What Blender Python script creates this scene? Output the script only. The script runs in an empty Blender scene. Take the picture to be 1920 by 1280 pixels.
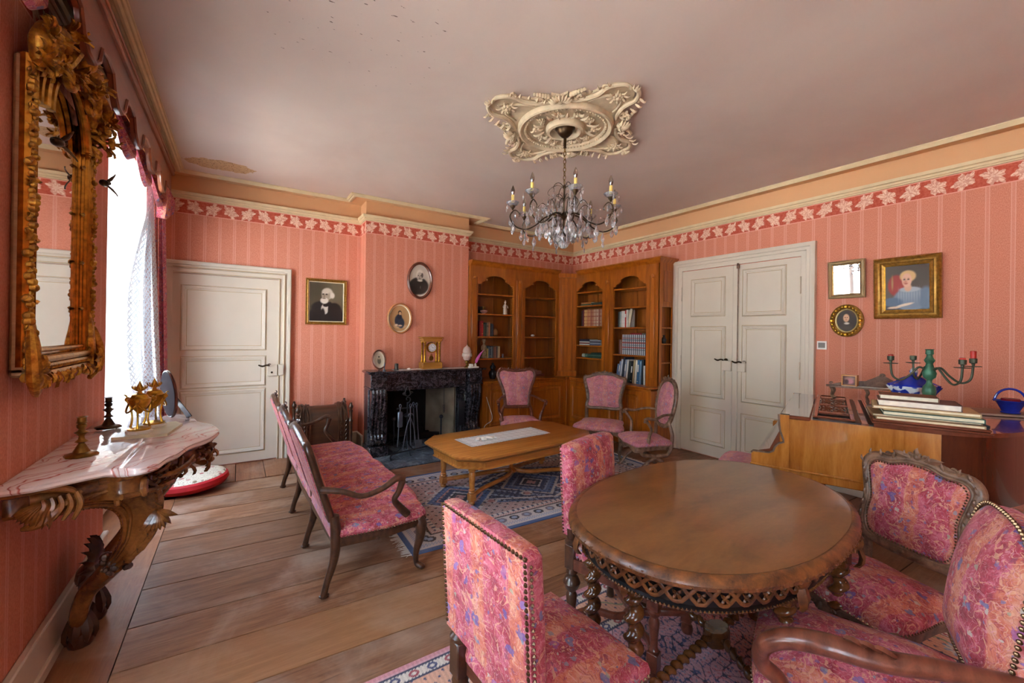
import bpy, math, random
import numpy as np
from mathutils import Matrix, Vector
from math import sin, cos, pi, radians, sqrt
rnd = random.Random(7)
SC = bpy.context.scene
COL = SC.collection

# ---------------- camera, world, lights, exposure ----------------
def camera():
    yaw, pit, rol = radians(33.303), radians(0.082), radians(0.831)
    fw = Vector((sin(yaw)*cos(pit), cos(yaw)*cos(pit), sin(pit)))
    rt = Vector((cos(yaw), -sin(yaw), 0)); up = rt.cross(fw)
    a = cos(rol)*rt + sin(rol)*up; b = -sin(rol)*rt + cos(rol)*up
    cd = bpy.data.cameras.new('camera'); co = bpy.data.objects.new('camera', cd); COL.objects.link(co)
    co.matrix_world = Matrix(((a.x, b.x, -fw.x, 0), (a.y, b.y, -fw.y, 0), (a.z, b.z, -fw.z, 1.5), (0, 0, 0, 1)))
    cd.sensor_width = 36; cd.lens = 782.975/1920*36; cd.shift_y = -0.00854; cd.clip_start = 0.05; cd.clip_end = 200
    SC.camera = co
camera()
SC.view_settings.view_transform = 'Standard'; SC.view_settings.look = 'None'
SC.view_settings.gamma = 1; SC.view_settings.exposure = 1.9
SC.view_settings.use_curve_mapping = False
SC.cycles.max_bounces = 10; SC.cycles.diffuse_bounces = 6; SC.cycles.glossy_bounces = 4
SC.cycles.transmission_bounces = 8; SC.cycles.transparent_max_bounces = 12
SC.cycles.caustics_reflective = False; SC.cycles.caustics_refractive = False
SC.cycles.sample_clamp_indirect = 6
SC.cycles.use_denoising = True

w = bpy.data.worlds.new('world'); SC.world = w; w.use_nodes = True
wn = w.node_tree.nodes; wl = w.node_tree.links
bg = wn['Background']; tc = wn.new('ShaderNodeTexCoord'); sx = wn.new('ShaderNodeSeparateXYZ'); rp = wn.new('ShaderNodeValToRGB')
wl.new(tc.outputs['Generated'], sx.inputs[0]); wl.new(sx.outputs['Z'], rp.inputs[0]); wl.new(rp.outputs[0], bg.inputs[0])
rp.color_ramp.elements[0].position = 0.0; rp.color_ramp.elements[0].color = (0.86, 0.93, 1.0, 1)
rp.color_ramp.elements[1].position = 0.9; rp.color_ramp.elements[1].color = (0.52, 0.70, 1.0, 1)
bg.inputs[1].default_value = 5.5
sn = bpy.data.lights.new('sun', 'SUN'); sn.energy = 55; sn.angle = .01; sn.color = (1.0, .97, .93)
so_ = bpy.data.objects.new('sun', sn); COL.objects.link(so_); so_.rotation_euler = (radians(12), radians(38), 0)
# window openings of the left wall (Y ranges) and of the wall behind the camera (X ranges)
WL = [(3.62, 4.95), (0.70, 1.98), (-1.75, -0.55)]  # third window is unseen, kept for its fill light on the near chairs
WB = []
WZ0, WZ1 = 0.55, 2.82
def light(name, loc, rot, sx_, sy_, power, col, portal=False):
    l = bpy.data.lights.new(name, 'AREA'); l.shape = 'RECTANGLE'; l.size = sx_; l.size_y = sy_; l.energy = power; l.color = col
    if portal: l.cycles.is_portal = True
    o = bpy.data.objects.new(name, l); COL.objects.link(o); o.location = loc; o.rotation_euler = rot
    return o
for (a, b) in WL:
    light('window_portal', (-1.17, (a+b)/2, (WZ0+WZ1)/2), (0, -pi/2, 0), WZ1-WZ0, b-a, 1, (1, 1, 1), True)
for (a, b) in WB:
    light('window_portal', ((a+b)/2, -2.62, (WZ0+WZ1)/2), (pi/2, 0, pi), b-a, WZ1-WZ0, 1, (1, 1, 1), True)

# ---------------- helpers ----------------
def S(h, a=1.0):
    h = h.lstrip('#'); v = [int(h[i:i+2], 16)/255 for i in (0, 2, 4)]
    return tuple((x/12.92 if x <= .04045 else ((x+.055)/1.055)**2.4) for x in v) + (a,)
class NT:
    def __init__(s, name):
        s.m = bpy.data.materials.new(name); s.m.use_nodes = True; s.n = s.m.node_tree.nodes; s.l = s.m.node_tree.links
        s.b = s.n['Principled BSDF']
    def N(s, t, **k):
        n = s.n.new('ShaderNode'+t)
        for a, v in k.items():
            if a.startswith('i_'):
                key = a[2:]; key = int(key) if key.isdigit() else key.replace('_', ' ')
                if hasattr(v, 'is_output'): s.l.new(v, n.inputs[key])
                else: n.inputs[key].default_value = v
            else: setattr(n, a, v)
        return n
    def math(s, op, a, b=None, c=None, clamp=False):
        n = s.n.new('ShaderNodeMath'); n.operation = op; n.use_clamp = clamp
        for i, v in enumerate((a, b, c)):
            if v is None: continue
            if hasattr(v, 'is_output'): s.l.new(v, n.inputs[i])
            else: n.inputs[i].default_value = v
        return n.outputs[0]
    def mix(s, f, a, b, mode='MIX'):
        n = s.n.new('ShaderNodeMix'); n.data_type = 'RGBA'; n.blend_type = mode
        for i, v in ((0, f), (6, a), (7, b)):
            if hasattr(v, 'is_output'): s.l.new(v, n.inputs[i])
            else: n.inputs[i].default_value = v
        return n.outputs[2]
    def ramp(s, f, stops, interp='LINEAR'):
        n = s.n.new('ShaderNodeValToRGB'); s.l.new(f, n.inputs[0]); cr = n.color_ramp; cr.interpolation = interp
        while len(cr.elements) < len(stops): cr.elements.new(0.5)
        for e, (p, c) in zip(cr.elements, stops):
            e.position = p; e.color = c if len(c) == 4 else (*c, 1)
        return n.outputs[0]
    def coord(s, which='Object', scale=(1, 1, 1), rot=(0, 0, 0), loc=(0, 0, 0)):
        tcn = s.n.new('ShaderNodeTexCoord'); mp = s.n.new('ShaderNodeMapping')
        s.l.new(tcn.outputs[which], mp.inputs[0]); mp.inputs['Scale'].default_value = scale
        mp.inputs['Rotation'].default_value = rot; mp.inputs['Location'].default_value = loc
        return mp.outputs[0]
    def noise(s, v, sc=5, det=3, rough=.5, dist=0):
        n = s.n.new('ShaderNodeTexNoise'); s.l.new(v, n.inputs['Vector']); n.inputs['Scale'].default_value = sc
        n.inputs['Detail'].default_value = det; n.inputs['Roughness'].default_value = rough; n.inputs['Distortion'].default_value = dist
        return n
    def bump(s, h, strength=.3, dist=.01):
        n = s.n.new('ShaderNodeBump'); s.l.new(h, n.inputs['Height']); n.inputs['Strength'].default_value = strength
        n.inputs['Distance'].default_value = dist; s.l.new(n.outputs[0], s.b.inputs['Normal'])
    def out(s, col=None, rough=None, metal=None, spec=None, coat=None):
        for key, v in (('Base Color', col), ('Roughness', rough), ('Metallic', metal), ('Specular IOR Level', spec), ('Coat Weight', coat)):
            if v is None: continue
            if hasattr(v, 'is_output'): s.l.new(v, s.b.inputs[key])
            else: s.b.inputs[key].default_value = v
        return s.m
def plain(name, col, rough=.6, metal=0, spec=.5, var=.12, coat=0, bump=0, nsc=12):
    t = NT(name); c = S(col) if isinstance(col, str) else col
    n = t.noise(t.coord(), nsc, 4)
    dk = tuple(x*(1-var) for x in c[:3])+(1,); lt = tuple(min(1, x*(1+var)) for x in c[:3])+(1,)
    if bump: t.bump(n.outputs[0], bump)
    return t.out(t.ramp(n.outputs[0], [(.3, dk), (.7, lt)]), rough, metal, spec, coat)
def wood(name, c1, c2, rough=.35, scale=6, stretch=(1, 12, 12), coat=.2, bump=.08, knots=True, c3=None):
    t = NT(name); v = t.coord(scale=stretch)
    n1 = t.noise(v, scale*.35, 4, .6, 1.2); n2 = t.noise(v, scale*3, 6, .7)
    wv = t.n.new('ShaderNodeTexWave'); t.l.new(v, wv.inputs[0]); wv.inputs['Scale'].default_value = scale*.12
    wv.inputs['Distortion'].default_value = 6; wv.inputs['Detail'].default_value = 3; wv.bands_direction = 'Y'
    f = t.math('ADD', t.math('MULTIPLY', n1.outputs[0], .6), t.math('MULTIPLY', n2.outputs[0], .35))
    f = t.math('ADD', f, t.math('MULTIPLY', wv.outputs['Fac'], .12))
    st = [(.35, S(c1)), (.7, S(c2))]
    if c3: st.insert(0, (.22, S(c3)))
    if bump: t.bump(n2.outputs[0], bump, .004)
    return t.out(t.ramp(f, st), rough, 0, .5, coat)

class MB:
    def __init__(s): s.v = []; s.f = []; s.M = Matrix(); s.mi = []; s.cur = 0
    def at(s, x=0, y=0, z=0, rx=0, ry=0, rz=0, sc=1):
        s.M = Matrix.Translation((x, y, z)) @ Matrix.Rotation(rz, 4, 'Z') @ Matrix.Rotation(ry, 4, 'Y') @ Matrix.Rotation(rx, 4, 'X') @ Matrix.Scale(sc, 4)
        return s
    def add(s, vs, fs):
        o = len(s.v); M = s.M
        s.v += [tuple(M @ Vector(p)) for p in vs]; s.f += [tuple(o+i for i in f) for f in fs]; s.mi += [s.cur]*len(fs)
        return s
    def box(s, x0, x1, y0, y1, z0, z1, b=0):
        if b <= 0:
            vs = [(x, y, z) for z in (z0, z1) for y in (y0, y1) for x in (x0, x1)]
            return s.add(vs, [(0, 2, 3, 1), (4, 5, 7, 6), (0, 1, 5, 4), (2, 6, 7, 3), (0, 4, 6, 2), (1, 3, 7, 5)])
        b = min(b, (x1-x0)*.49, (y1-y0)*.49, (z1-z0)*.49)
        def ring(i, z): return [(x0+i+0, y0+b, z), (x0+b, y0+i, z), (x1-b, y0+i, z), (x1-i, y0+b, z), (x1-i, y1-b, z), (x1-b, y1-i, z), (x0+b, y1-i, z), (x0+i, y1-b, z)]
        def cap(z): return [(x0+b, y0+b, z)]*2+[(x1-b, y0+b, z)]*2+[(x1-b, y1-b, z)]*2+[(x0+b, y1-b, z)]*2
        return s.rings([cap(z0), ring(0, z0+b), ring(0, z1-b), cap(z1)], True)
    def rings(s, R, caps=True, closed=True):
        n = len(R[0]); vs = [p for r in R for p in r]; fs = []
        for i in range(len(R)-1):
            for j in range(n if closed else n-1):
                k = (j+1) % n; fs.append((i*n+j, i*n+k, (i+1)*n+k, (i+1)*n+j))
        if caps and closed:
            fs.append(tuple(range(n-1, -1, -1))); fs.append(tuple((len(R)-1)*n+j for j in range(n)))
        return s.add(vs, fs)
    def lathe(s, prof, n=16, x=0, y=0, z=0, axis='z', sx=1, sy=1):
        R = []
        for (r, h) in prof:
            r = max(r, 1e-5); ring = []
            for j in range(n):
                a = 2*pi*j/n; p = (r*cos(a)*sx, r*sin(a)*sy, h)
                if axis == 'x': p = (p[2], p[0], p[1])
                if axis == 'y': p = (p[0], -p[2], p[1])
                ring.append((p[0]+x, p[1]+y, p[2]+z))
            R.append(ring)
        return s.rings(R)
    def tube(s, pts, r, n=8, flat=1.0, up=None, caps=True, closed=False):
        P = [Vector(p) for p in pts]; m = len(P); R = []
        if not isinstance(r, (list, tuple)): r = [r]*m
        elif len(r) != m:
            r = [float(np.interp(i/(m-1), np.linspace(0, 1, len(r)), r)) for i in range(m)]
        ref = Vector(up) if up else None; prev = None
        for i in range(m):
            if closed: t = P[(i+1) % m]-P[i-1]
            else: t = P[min(i+1, m-1)]-P[max(i-1, 0)]
            if t.length < 1e-9: t = Vector((0, 0, 1))
            t.normalize()
            if ref is not None: u = ref-t*ref.dot(t)
            elif prev is None:
                u = Vector((0, 0, 1)) if abs(t.z) < .9 else Vector((1, 0, 0)); u = u-t*u.dot(t)
            else: u = prev-t*prev.dot(t)
            if u.length < 1e-6: u = Vector((1, 0, 0))-t*t.x
            u.normalize(); prev = u; w_ = t.cross(u)
            R.append([tuple(P[i]+(u*cos(2*pi*j/n)*r[i]*flat+w_*sin(2*pi*j/n)*r[i])) for j in range(n)])
        if closed: R.append(R[0]); caps = False
        return s.rings(R, caps)
    def ball(s, c, r, n=8, m=6, sc=(1, 1, 1)):
        R = []
        for i in range(m+1):
            a = -pi/2+pi*i/m; rr = max(cos(a), 1e-4)*r
            R.append([(c[0]+rr*cos(2*pi*j/n)*sc[0], c[1]+rr*sin(2*pi*j/n)*sc[1], c[2]+r*sin(a)*sc[2]) for j in range(n)])
        return s.rings(R)
    def octa(s, c, r):
        x, y, z = c
        return s.add([(x+r, y, z), (x-r, y, z), (x, y+r, z), (x, y-r, z), (x, y, z+r), (x, y, z-r)],
                     [(0, 2, 4), (2, 1, 4), (1, 3, 4), (3, 0, 4), (2, 0, 5), (1, 2, 5), (3, 1, 5), (0, 3, 5)])
    def prism(s, poly, a0, a1, axis='z'):
        def P(p, h): return {'z': (p[0], p[1], h), 'y': (p[0], h, p[1]), 'x': (h, p[0], p[1])}[axis]
        return s.rings([[P(p, a0) for p in poly], [P(p, a1) for p in poly]])
    def ringpoly(s, outer, inner, a0, a1, axis='y'):
        def P(p, h): return {'z': (p[0], p[1], h), 'y': (p[0], h, p[1]), 'x': (h, p[0], p[1])}[axis]
        R = [[P(p, a0) for p in outer], [P(p, a1) for p in outer], [P(p, a1) for p in inner], [P(p, a0) for p in inner], [P(p, a0) for p in outer]]
        return s.rings(R, False)
    def dome(s, poly, z0, zs, zt, rings=6, inset=.02, under=0):
        """upholstery: sides from z0 to zs with rounded edge, domed to zt at the middle"""
        cx = sum(p[0] for p in poly)/len(poly); cy = sum(p[1] for p in poly)/len(poly)
        R = []
        if under: R += [[(cx+(p[0]-cx)*.01, cy+(p[1]-cy)*.01, z0-under) for p in poly], [(cx+(p[0]-cx)*.8, cy+(p[1]-cy)*.8, z0-under*.6) for p in poly]]
        else: R.append([(cx+(p[0]-cx)*.01, cy+(p[1]-cy)*.01, z0) for p in poly])
        R.append([(p[0], p[1], z0) for p in poly])
        size = max(abs(p[0]-cx) for p in poly); h = zs-z0
        for t in (0.4, .75, .93, 1.0):
            k = 1+.012*sin(t*pi) - (t**6)*inset/size
            R.append([(cx+(p[0]-cx)*k, cy+(p[1]-cy)*k, z0+h*t) for p in poly])
        k0 = 1-inset/size
        for i in range(1, rings+1):
            t = i/rings; k = k0*(1-t)
            zz = zs+(zt-zs)*(1-(1-t)**2.2)
            R.append([(cx+(p[0]-cx)*max(k, .01), cy+(p[1]-cy)*max(k, .01), zz) for p in poly])
        return s.rings(R)
    def scroll(s, c, r0, turns, tr, a0=0, sgn=1, axis='y', n=6, seg=14, shrink=.12):
        pts = []; rad = []
        N_ = int(seg*turns)
        for i in range(N_+1):
            t = i/N_; a = a0+sgn*2*pi*turns*t; r = r0*(1-(1-shrink)*t)
            u, v = r*cos(a), r*sin(a)
            p = {'y': (c[0]+u, c[1], c[2]+v), 'x': (c[0], c[1]+u, c[2]+v), 'z': (c[0]+u, c[1]+v, c[2])}[axis]
            pts.append(p); rad.append(tr*(1-.45*t))
        return s.tube(pts, rad, n)
    def leaf(s, c, d, up, L, W, T=.01):
        d = Vector(d).normalized(); up = Vector(up); up = (up-d*up.dot(d)); up = up.normalized() if up.length > 1e-6 else Vector((0, 0, 1)); w_ = d.cross(up); c = Vector(c)
        vs = []; prof = [(0, .15, 0), (.25, .85, .5), (.55, 1, .9), (.8, .6, .8), (1, .02, .2)]
        for (t, wd, h) in prof:
            b = c+d*(L*t)+up*(T*h*2)
            vs += [tuple(b-w_*W*wd*.5), tuple(b+up*T), tuple(b+w_*W*wd*.5), tuple(b-up*T*.6)]
        fs = []
        for i in range(4):
            for j in range(4): fs.append((i*4+j, i*4+(j+1) % 4, i*4+4+(j+1) % 4, i*4+4+j))
        return s.add(vs, fs)
    def build(s, name, mat, parent=None, smooth=True, angle=40, label=None, kind=None):
        me = bpy.data.meshes.new(name); me.from_pydata(s.v, [], s.f); me.update()
        for m in (mat if isinstance(mat, (list, tuple)) else [mat]): me.materials.append(m)
        if isinstance(mat, (list, tuple)): me.polygons.foreach_set('material_index', s.mi)
        import bmesh
        bm = bmesh.new(); bm.from_mesh(me); bmesh.ops.remove_doubles(bm, verts=bm.verts, dist=1e-5)
        bmesh.ops.recalc_face_normals(bm, faces=bm.faces); bm.to_mesh(me); bm.free()
        if smooth:
            me.polygons.foreach_set('use_smooth', [True]*len(me.polygons)); me.set_sharp_from_angle(angle=radians(angle))
        o = bpy.data.objects.new(name, me); COL.objects.link(o)
        if parent: o.parent = parent
        if label: o['label'] = label
        if kind: o['kind'] = kind
        return o
def tag(o, label, cat, group=None, kind=None):
    o['label'] = label; o['category'] = cat
    if group: o['group'] = group
    if kind: o['kind'] = kind
    return o
def thing(name, label, cat, loc=(0, 0, 0), rz=0, group=None, tilt=None):
    o = bpy.data.objects.new(name, None); COL.objects.link(o); o.empty_display_size = .1
    o.location = loc; o.rotation_euler = tilt if tilt else (0, 0, rz)
    return tag(o, label, cat, group)
def struct(mb, name, mat, **k):
    o = mb.build(name, mat, **k); o['kind'] = 'structure'; return o
def dup(root, loc, rz, label=None):
    r = root.copy(); COL.objects.link(r); r.location = loc; r.rotation_euler = (0, 0, rz)
    if label: r['label'] = label
    for ch in list(root.children):
        c = ch.copy(); COL.objects.link(c); c.parent = r
        for g in ch.children:
            d = g.copy(); COL.objects.link(d); d.parent = c
    return r
def cr(pts, k=6, closed=False):
    """Catmull-Rom resample"""
    P = [Vector(p if len(p) == 3 else (p[0], p[1], 0)) for p in pts]; n = len(P); out = []
    rng = range(n) if closed else range(n-1)
    for i in rng:
        if closed: a, b, c, d = P[(i-1) % n], P[i], P[(i+1) % n], P[(i+2) % n]
        else: a, b, c, d = P[max(i-1, 0)], P[i], P[i+1], P[min(i+2, n-1)]
        for j in range(k):
            t = j/k
            out.append(tuple(.5*((2*b)+(-a+c)*t+(2*a-5*b+4*c-d)*t*t+(-a+3*b-3*c+d)*t**3)))
    if not closed: out.append(tuple(P[-1]))
    return out
def cr2(pts, k=6, closed=True): return [(p[0], p[1]) for p in cr(pts, k, closed)]
def mirx(pts):
    """closed outline from its right half, listed bottom to top (x>=0)"""
    return pts+[(-x, y) for (x, y) in reversed(pts) if abs(x) > 1e-6]
def walk(pts, step, closed=False):
    P = [Vector(p) for p in pts]
    if closed: P.append(P[0])
    out = []; acc = 0
    for a, b in zip(P, P[1:]):
        L = (b-a).length
        while acc <= L and L > 0:
            out.append(tuple(a.lerp(b, acc/L))); acc += step
        acc -= L
    return out
def sweep(mb, path, prof, closed=False):
    """path: list of (x,y,dirx,diry) offsets: point = p + d*n ; prof: (d, z)"""
    R = []
    for (x, y, nx, ny) in path: R.append([(x+nx*d, y+ny*d, z) for (d, z) in prof])
    if closed: R.append(R[0])
    mb.rings(R, False, True)
    if not closed:
        n = len(prof); vs = R[0]+R[-1]; mb.add(vs, [tuple(range(n)), tuple(range(2*n-1, n-1, -1))])
def grid_print(name, W, H, nx, ny, fn, mat, parent=None, plane='xz', mask=None):
    """flat print as a fine grid with colours from fn(u,v) (numpy, 0..1, v up)"""
    U, V = np.meshgrid(np.linspace(0, 1, nx), np.linspace(0, 1, ny))
    C = fn(U, V); C = np.clip(C, 0, 1)
    lin = np.where(C <= .04045, C/12.92, ((C+.055)/1.055)**2.4)
    X = (U-.5)*W; Z = (V-.5)*H
    vs = np.stack([X, np.zeros_like(X), Z] if plane == 'xz' else [X, Z, np.zeros_like(X)], -1).reshape(-1, 3)
    idx = np.arange(nx*ny).reshape(ny, nx)
    a, b, c, d = idx[:-1, :-1], idx[:-1, 1:], idx[1:, 1:], idx[1:, :-1]
    F = np.stack([a, b, c, d], -1).reshape(-1, 4)
    if mask is not None:
        cu = (U[:-1, :-1]+U[1:, 1:])/2; cv = (V[:-1, :-1]+V[1:, 1:])/2; F = F[mask(cu, cv).reshape(-1)]
    me = bpy.data.meshes.new(name); me.from_pydata(vs.tolist(), [], F.tolist()); me.materials.append(mat)
    at = me.color_attributes.new('Col', 'FLOAT_COLOR', 'POINT')
    buf = np.ones((nx*ny, 4), np.float32); buf[:, :3] = lin.reshape(-1, 3); at.data.foreach_set('color', buf.ravel())
    o = bpy.data.objects.new(name, me); COL.objects.link(o)
    if parent: o.parent = parent
    return o
def E_(U, V, cx, cy, rx, ry, soft=.15, rot=0):
    x, y = U-cx, V-cy; c, s_ = cos(rot), sin(rot); x, y = x*c+y*s_, -x*s_+y*c
    d = np.sqrt((x/rx)**2+(y/ry)**2); return np.clip((1+soft-d)/(2*soft), 0, 1)
def paint(C, m, col):
    col = np.array([int(col[i:i+2], 16)/255 for i in (1, 3, 5)]); return C*(1-m[..., None])+col*m[..., None]
# ---------------- materials ----------------
def mat_wallpaper():
    t = NT('wallpaper'); g = t.N('NewGeometry'); sp = t.N('SeparateXYZ', i_0=g.outputs['Position']); sn = t.N('SeparateXYZ', i_0=g.outputs['Normal'])
    isx = t.math('GREATER_THAN', t.math('ABSOLUTE', sn.outputs[0]), .5)
    X, Y, Z = sp.outputs
    s_ = t.math('ADD', t.math('MULTIPLY', X, t.math('SUBTRACT', 1, isx)), t.math('MULTIPLY', t.math('ADD', Y, .0522), isx))
    ph = t.math('FRACT', t.math('DIVIDE', t.math('ADD', s_, 13.3-.09+.0665), .133))   # 0..1, line at .5
    d = t.math('MULTIPLY', t.math('ABSOLUTE', t.math('SUBTRACT', ph, .5)), .133)
    band = t.math('LESS_THAN', d, .0125)
    e1 = t.math('LESS_THAN', t.math('ABSOLUTE', t.math('SUBTRACT', d, .0105)), .0022)
    v = t.coord(scale=(1, 1, .35)); nz = t.noise(v, 260, 2, .6); nz2 = t.noise(t.coord(), 1.3, 3)
    base = t.ramp(nz.outputs[0], [(.38, S('#cc7c62')), (.62, S('#df967c'))])
    base = t.mix(t.math('MULTIPLY', band, .28), base, S('#e6a596'))
    base = t.mix(t.math('MULTIPLY', e1, .45), base, S('#f2c4b2'))
    # frieze with leaf clusters
    z0, z1 = 2.715, 2.872
    inf = t.math('GREATER_THAN', Z, z0)
    fz = t.math('DIVIDE', t.math('SUBTRACT', Z, (z0+z1)/2), .075)
    k = t.math('DIVIDE', s_, .161); cell = t.math('FLOOR', k); fx = t.math('MULTIPLY', t.math('SUBTRACT', t.math('FRACT', k), .5), 2.15)
    flip = t.math('SUBTRACT', t.math('MULTIPLY', t.math('MODULO', t.math('ABSOLUTE', cell), 2), 2), 1)
    fz2 = t.math('ADD', fz, t.math('MULTIPLY', fx, t.math('MULTIPLY', flip, .35)))
    r = t.math('SQRT', t.math('ADD', t.math('POWER', fx, 2), t.math('POWER', fz2, 2)))
    an = t.math('ARCTAN2', fz2, fx)
    lob = t.math('ADD', .80, t.math('MULTIPLY', t.math('COSINE', t.math('MULTIPLY', an, 5)), .17))
    lob = t.math('ADD', lob, t.math('MULTIPLY', t.math('COSINE', t.math('MULTIPLY', an, 13)), .07))
    nf = t.noise(t.coord(), 55, 3, .7)
    leaf = t.math('LESS_THAN', t.math('ADD', r, t.math('MULTIPLY', t.math('SUBTRACT', nf.outputs[0], .5), .5)), lob)
    vein = t.math('GREATER_THAN', t.math('COSINE', t.math('MULTIPLY', an, 10)), -.55)
    lc = t.mix(vein, S('#dba48c'), S('#f4d2bc')); lc = t.mix(t.math('GREATER_THAN', nf.outputs[0], .47), S('#d8a08c'), lc)
    fr = t.mix(leaf, t.ramp(nf.outputs[0], [(.4, S('#b8452f')), (.6, S('#c8614a'))]), lc)
    ln = t.math('GREATER_THAN', t.math('ABSOLUTE', fz), .93)
    fr = t.mix(ln, fr, S('#eaa894'))
    base = t.mix(inf, base, fr)
    base = t.mix(t.math('GREATER_THAN', Z, 2.88), base, S('#dcae7e'))
    base = t.mix(t.math('MULTIPLY', nz2.outputs[0], .18), base, S('#c97a62'))
    t.bump(nz.outputs[0], .12, .002)
    return t.out(base, .75, 0, .25)
M = {}
M['wall'] = mat_wallpaper()
def mat_ceiling():
    t = NT('ceiling_paint'); v = t.coord(); n = t.noise(v, .7, 4, .55, .4); c = t.ramp(n.outputs[0], [(.3, S('#cdb9ab')), (.7, S('#dccbbc'))])
    g = t.N('NewGeometry'); sp = t.N('SeparateXYZ', i_0=g.outputs['Position'])
    def spot(x, y, r, yr):
        dx = t.math('DIVIDE', t.math('SUBTRACT', sp.outputs[0], x), r); dy = t.math('DIVIDE', t.math('SUBTRACT', sp.outputs[1], y), yr)
        d = t.math('ADD', t.math('POWER', dx, 2), t.math('POWER', dy, 2))
        n2 = t.noise(v, 9, 3); return t.math('LESS_THAN', t.math('ADD', d, t.math('MULTIPLY', t.math('SUBTRACT', n2.outputs[0], .5), 1.6)), .9)
    vo = t.N('TexVoronoi', feature='DISTANCE_TO_EDGE', i_Vector=v, i_Scale=30.0)
    n3 = t.noise(v, 26, 4); crk = t.math('LESS_THAN', t.math('ADD', vo.outputs['Distance'], t.math('MULTIPLY', n3.outputs[0], .12)), .1)
    m = t.math('MULTIPLY', spot(-.16, 5.05, .3, .16), 1)
    c = t.mix(m, c, S('#c9a578')); c = t.mix(t.math('MULTIPLY', t.math('MULTIPLY', m, crk), .8), c, S('#80603f'))
    m2 = spot(.55, 2.35, .5, .5); fl = t.math('GREATER_THAN', t.noise(t.coord(scale=(1, 3, 1)), 16, 3).outputs[0], .70)
    c = t.mix(t.math('MULTIPLY', m2, fl), c, S('#6e5a50'))
    return t.out(c, .85, 0, .2)
M['ceiling'] = mat_ceiling()
M['cove'] = plain('cove_paint', '#dcae7e', .8, var=.05, nsc=2)
M['cream'] = plain('cream_moulding', '#dcc79c', .55, var=.06)
M['door'] = plain('door_paint', '#d6cab8', .42, var=.03, nsc=3)
M['doorline'] = plain('door_moulding_line', '#b9a17a', .5, var=.08)
M['base'] = plain('skirting_paint', '#d8cdbb', .45, var=.05, nsc=4)
M['white'] = plain('white_paint', '#efebe4', .5, var=.03)
M['rose'] = plain('rose_plaster', '#d3bf9c', .7, var=.12, nsc=20)
def mat_floor(name, c1, c2, c3, along='x'):
    t = NT(name); oi = t.N('ObjectInfo'); sc = (1.2, 14, 1) if along == 'x' else (14, 1.2, 1)
    tcn = t.N('TexCoord'); ad = t.N('VectorMath', operation='ADD', i_0=tcn.outputs['Object'])
    cb = t.N('CombineXYZ', i_0=t.math('MULTIPLY', oi.outputs['Random'], 37), i_1=t.math('MULTIPLY', oi.outputs['Random'], 91)); t.l.new(cb.outputs[0], ad.inputs[1])
    mp = t.N('Mapping', i_Vector=ad.outputs[0], i_Scale=sc)
    n1 = t.noise(mp.outputs[0], 1.6, 6, .62, 1.1); n2 = t.noise(mp.outputs[0], 9, 5, .7)
    f = t.math('ADD', t.math('MULTIPLY', n1.outputs[0], .65), t.math('MULTIPLY', n2.outputs[0], .35))
    c = t.ramp(f, [(.3, S(c3)), (.45, S(c1)), (.68, S(c2))])
    n3 = t.noise(ad.outputs[0], 2.2, 5, .65, .3); c = t.mix(t.ramp(n3.outputs[0], [(.48, (0, 0, 0, 1)), (.68, (.6, .6, .6, 1))]), c, S('#bfa792'))
    n4 = t.noise(mp.outputs[0], 4.5, 2, .4); c = t.mix(t.ramp(n4.outputs[0], [(.70, (0, 0, 0, 1)), (.78, (.7, .7, .7, 1))]), c, S('#4b2f21'))
    c = t.mix(t.math('MULTIPLY', t.math('SUBTRACT', oi.outputs['Random'], .5), 1.1, clamp=True), c, S('#a97a50')); c = t.mix(t.math('MULTIPLY', t.math('SUBTRACT', .45, oi.outputs['Random']), .9, clamp=True), c, S('#6a4c38'))
    t.bump(n2.outputs[0], .25, .003)
    return t.out(c, t.ramp(n3.outputs[0], [(.3, (.34,)*3+(1,)), (.7, (.55,)*3+(1,))]), 0, .45)
M['floor_x'] = mat_floor('floor_oak', '#7d5236', '#a87c5a', '#54341f')
M['floor_y'] = mat_floor('floor_oak_border', '#8a5638', '#a8744f', '#5e3a26', 'y')
M['gap'] = plain('floor_gap', '#1c120c', .9)
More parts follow.
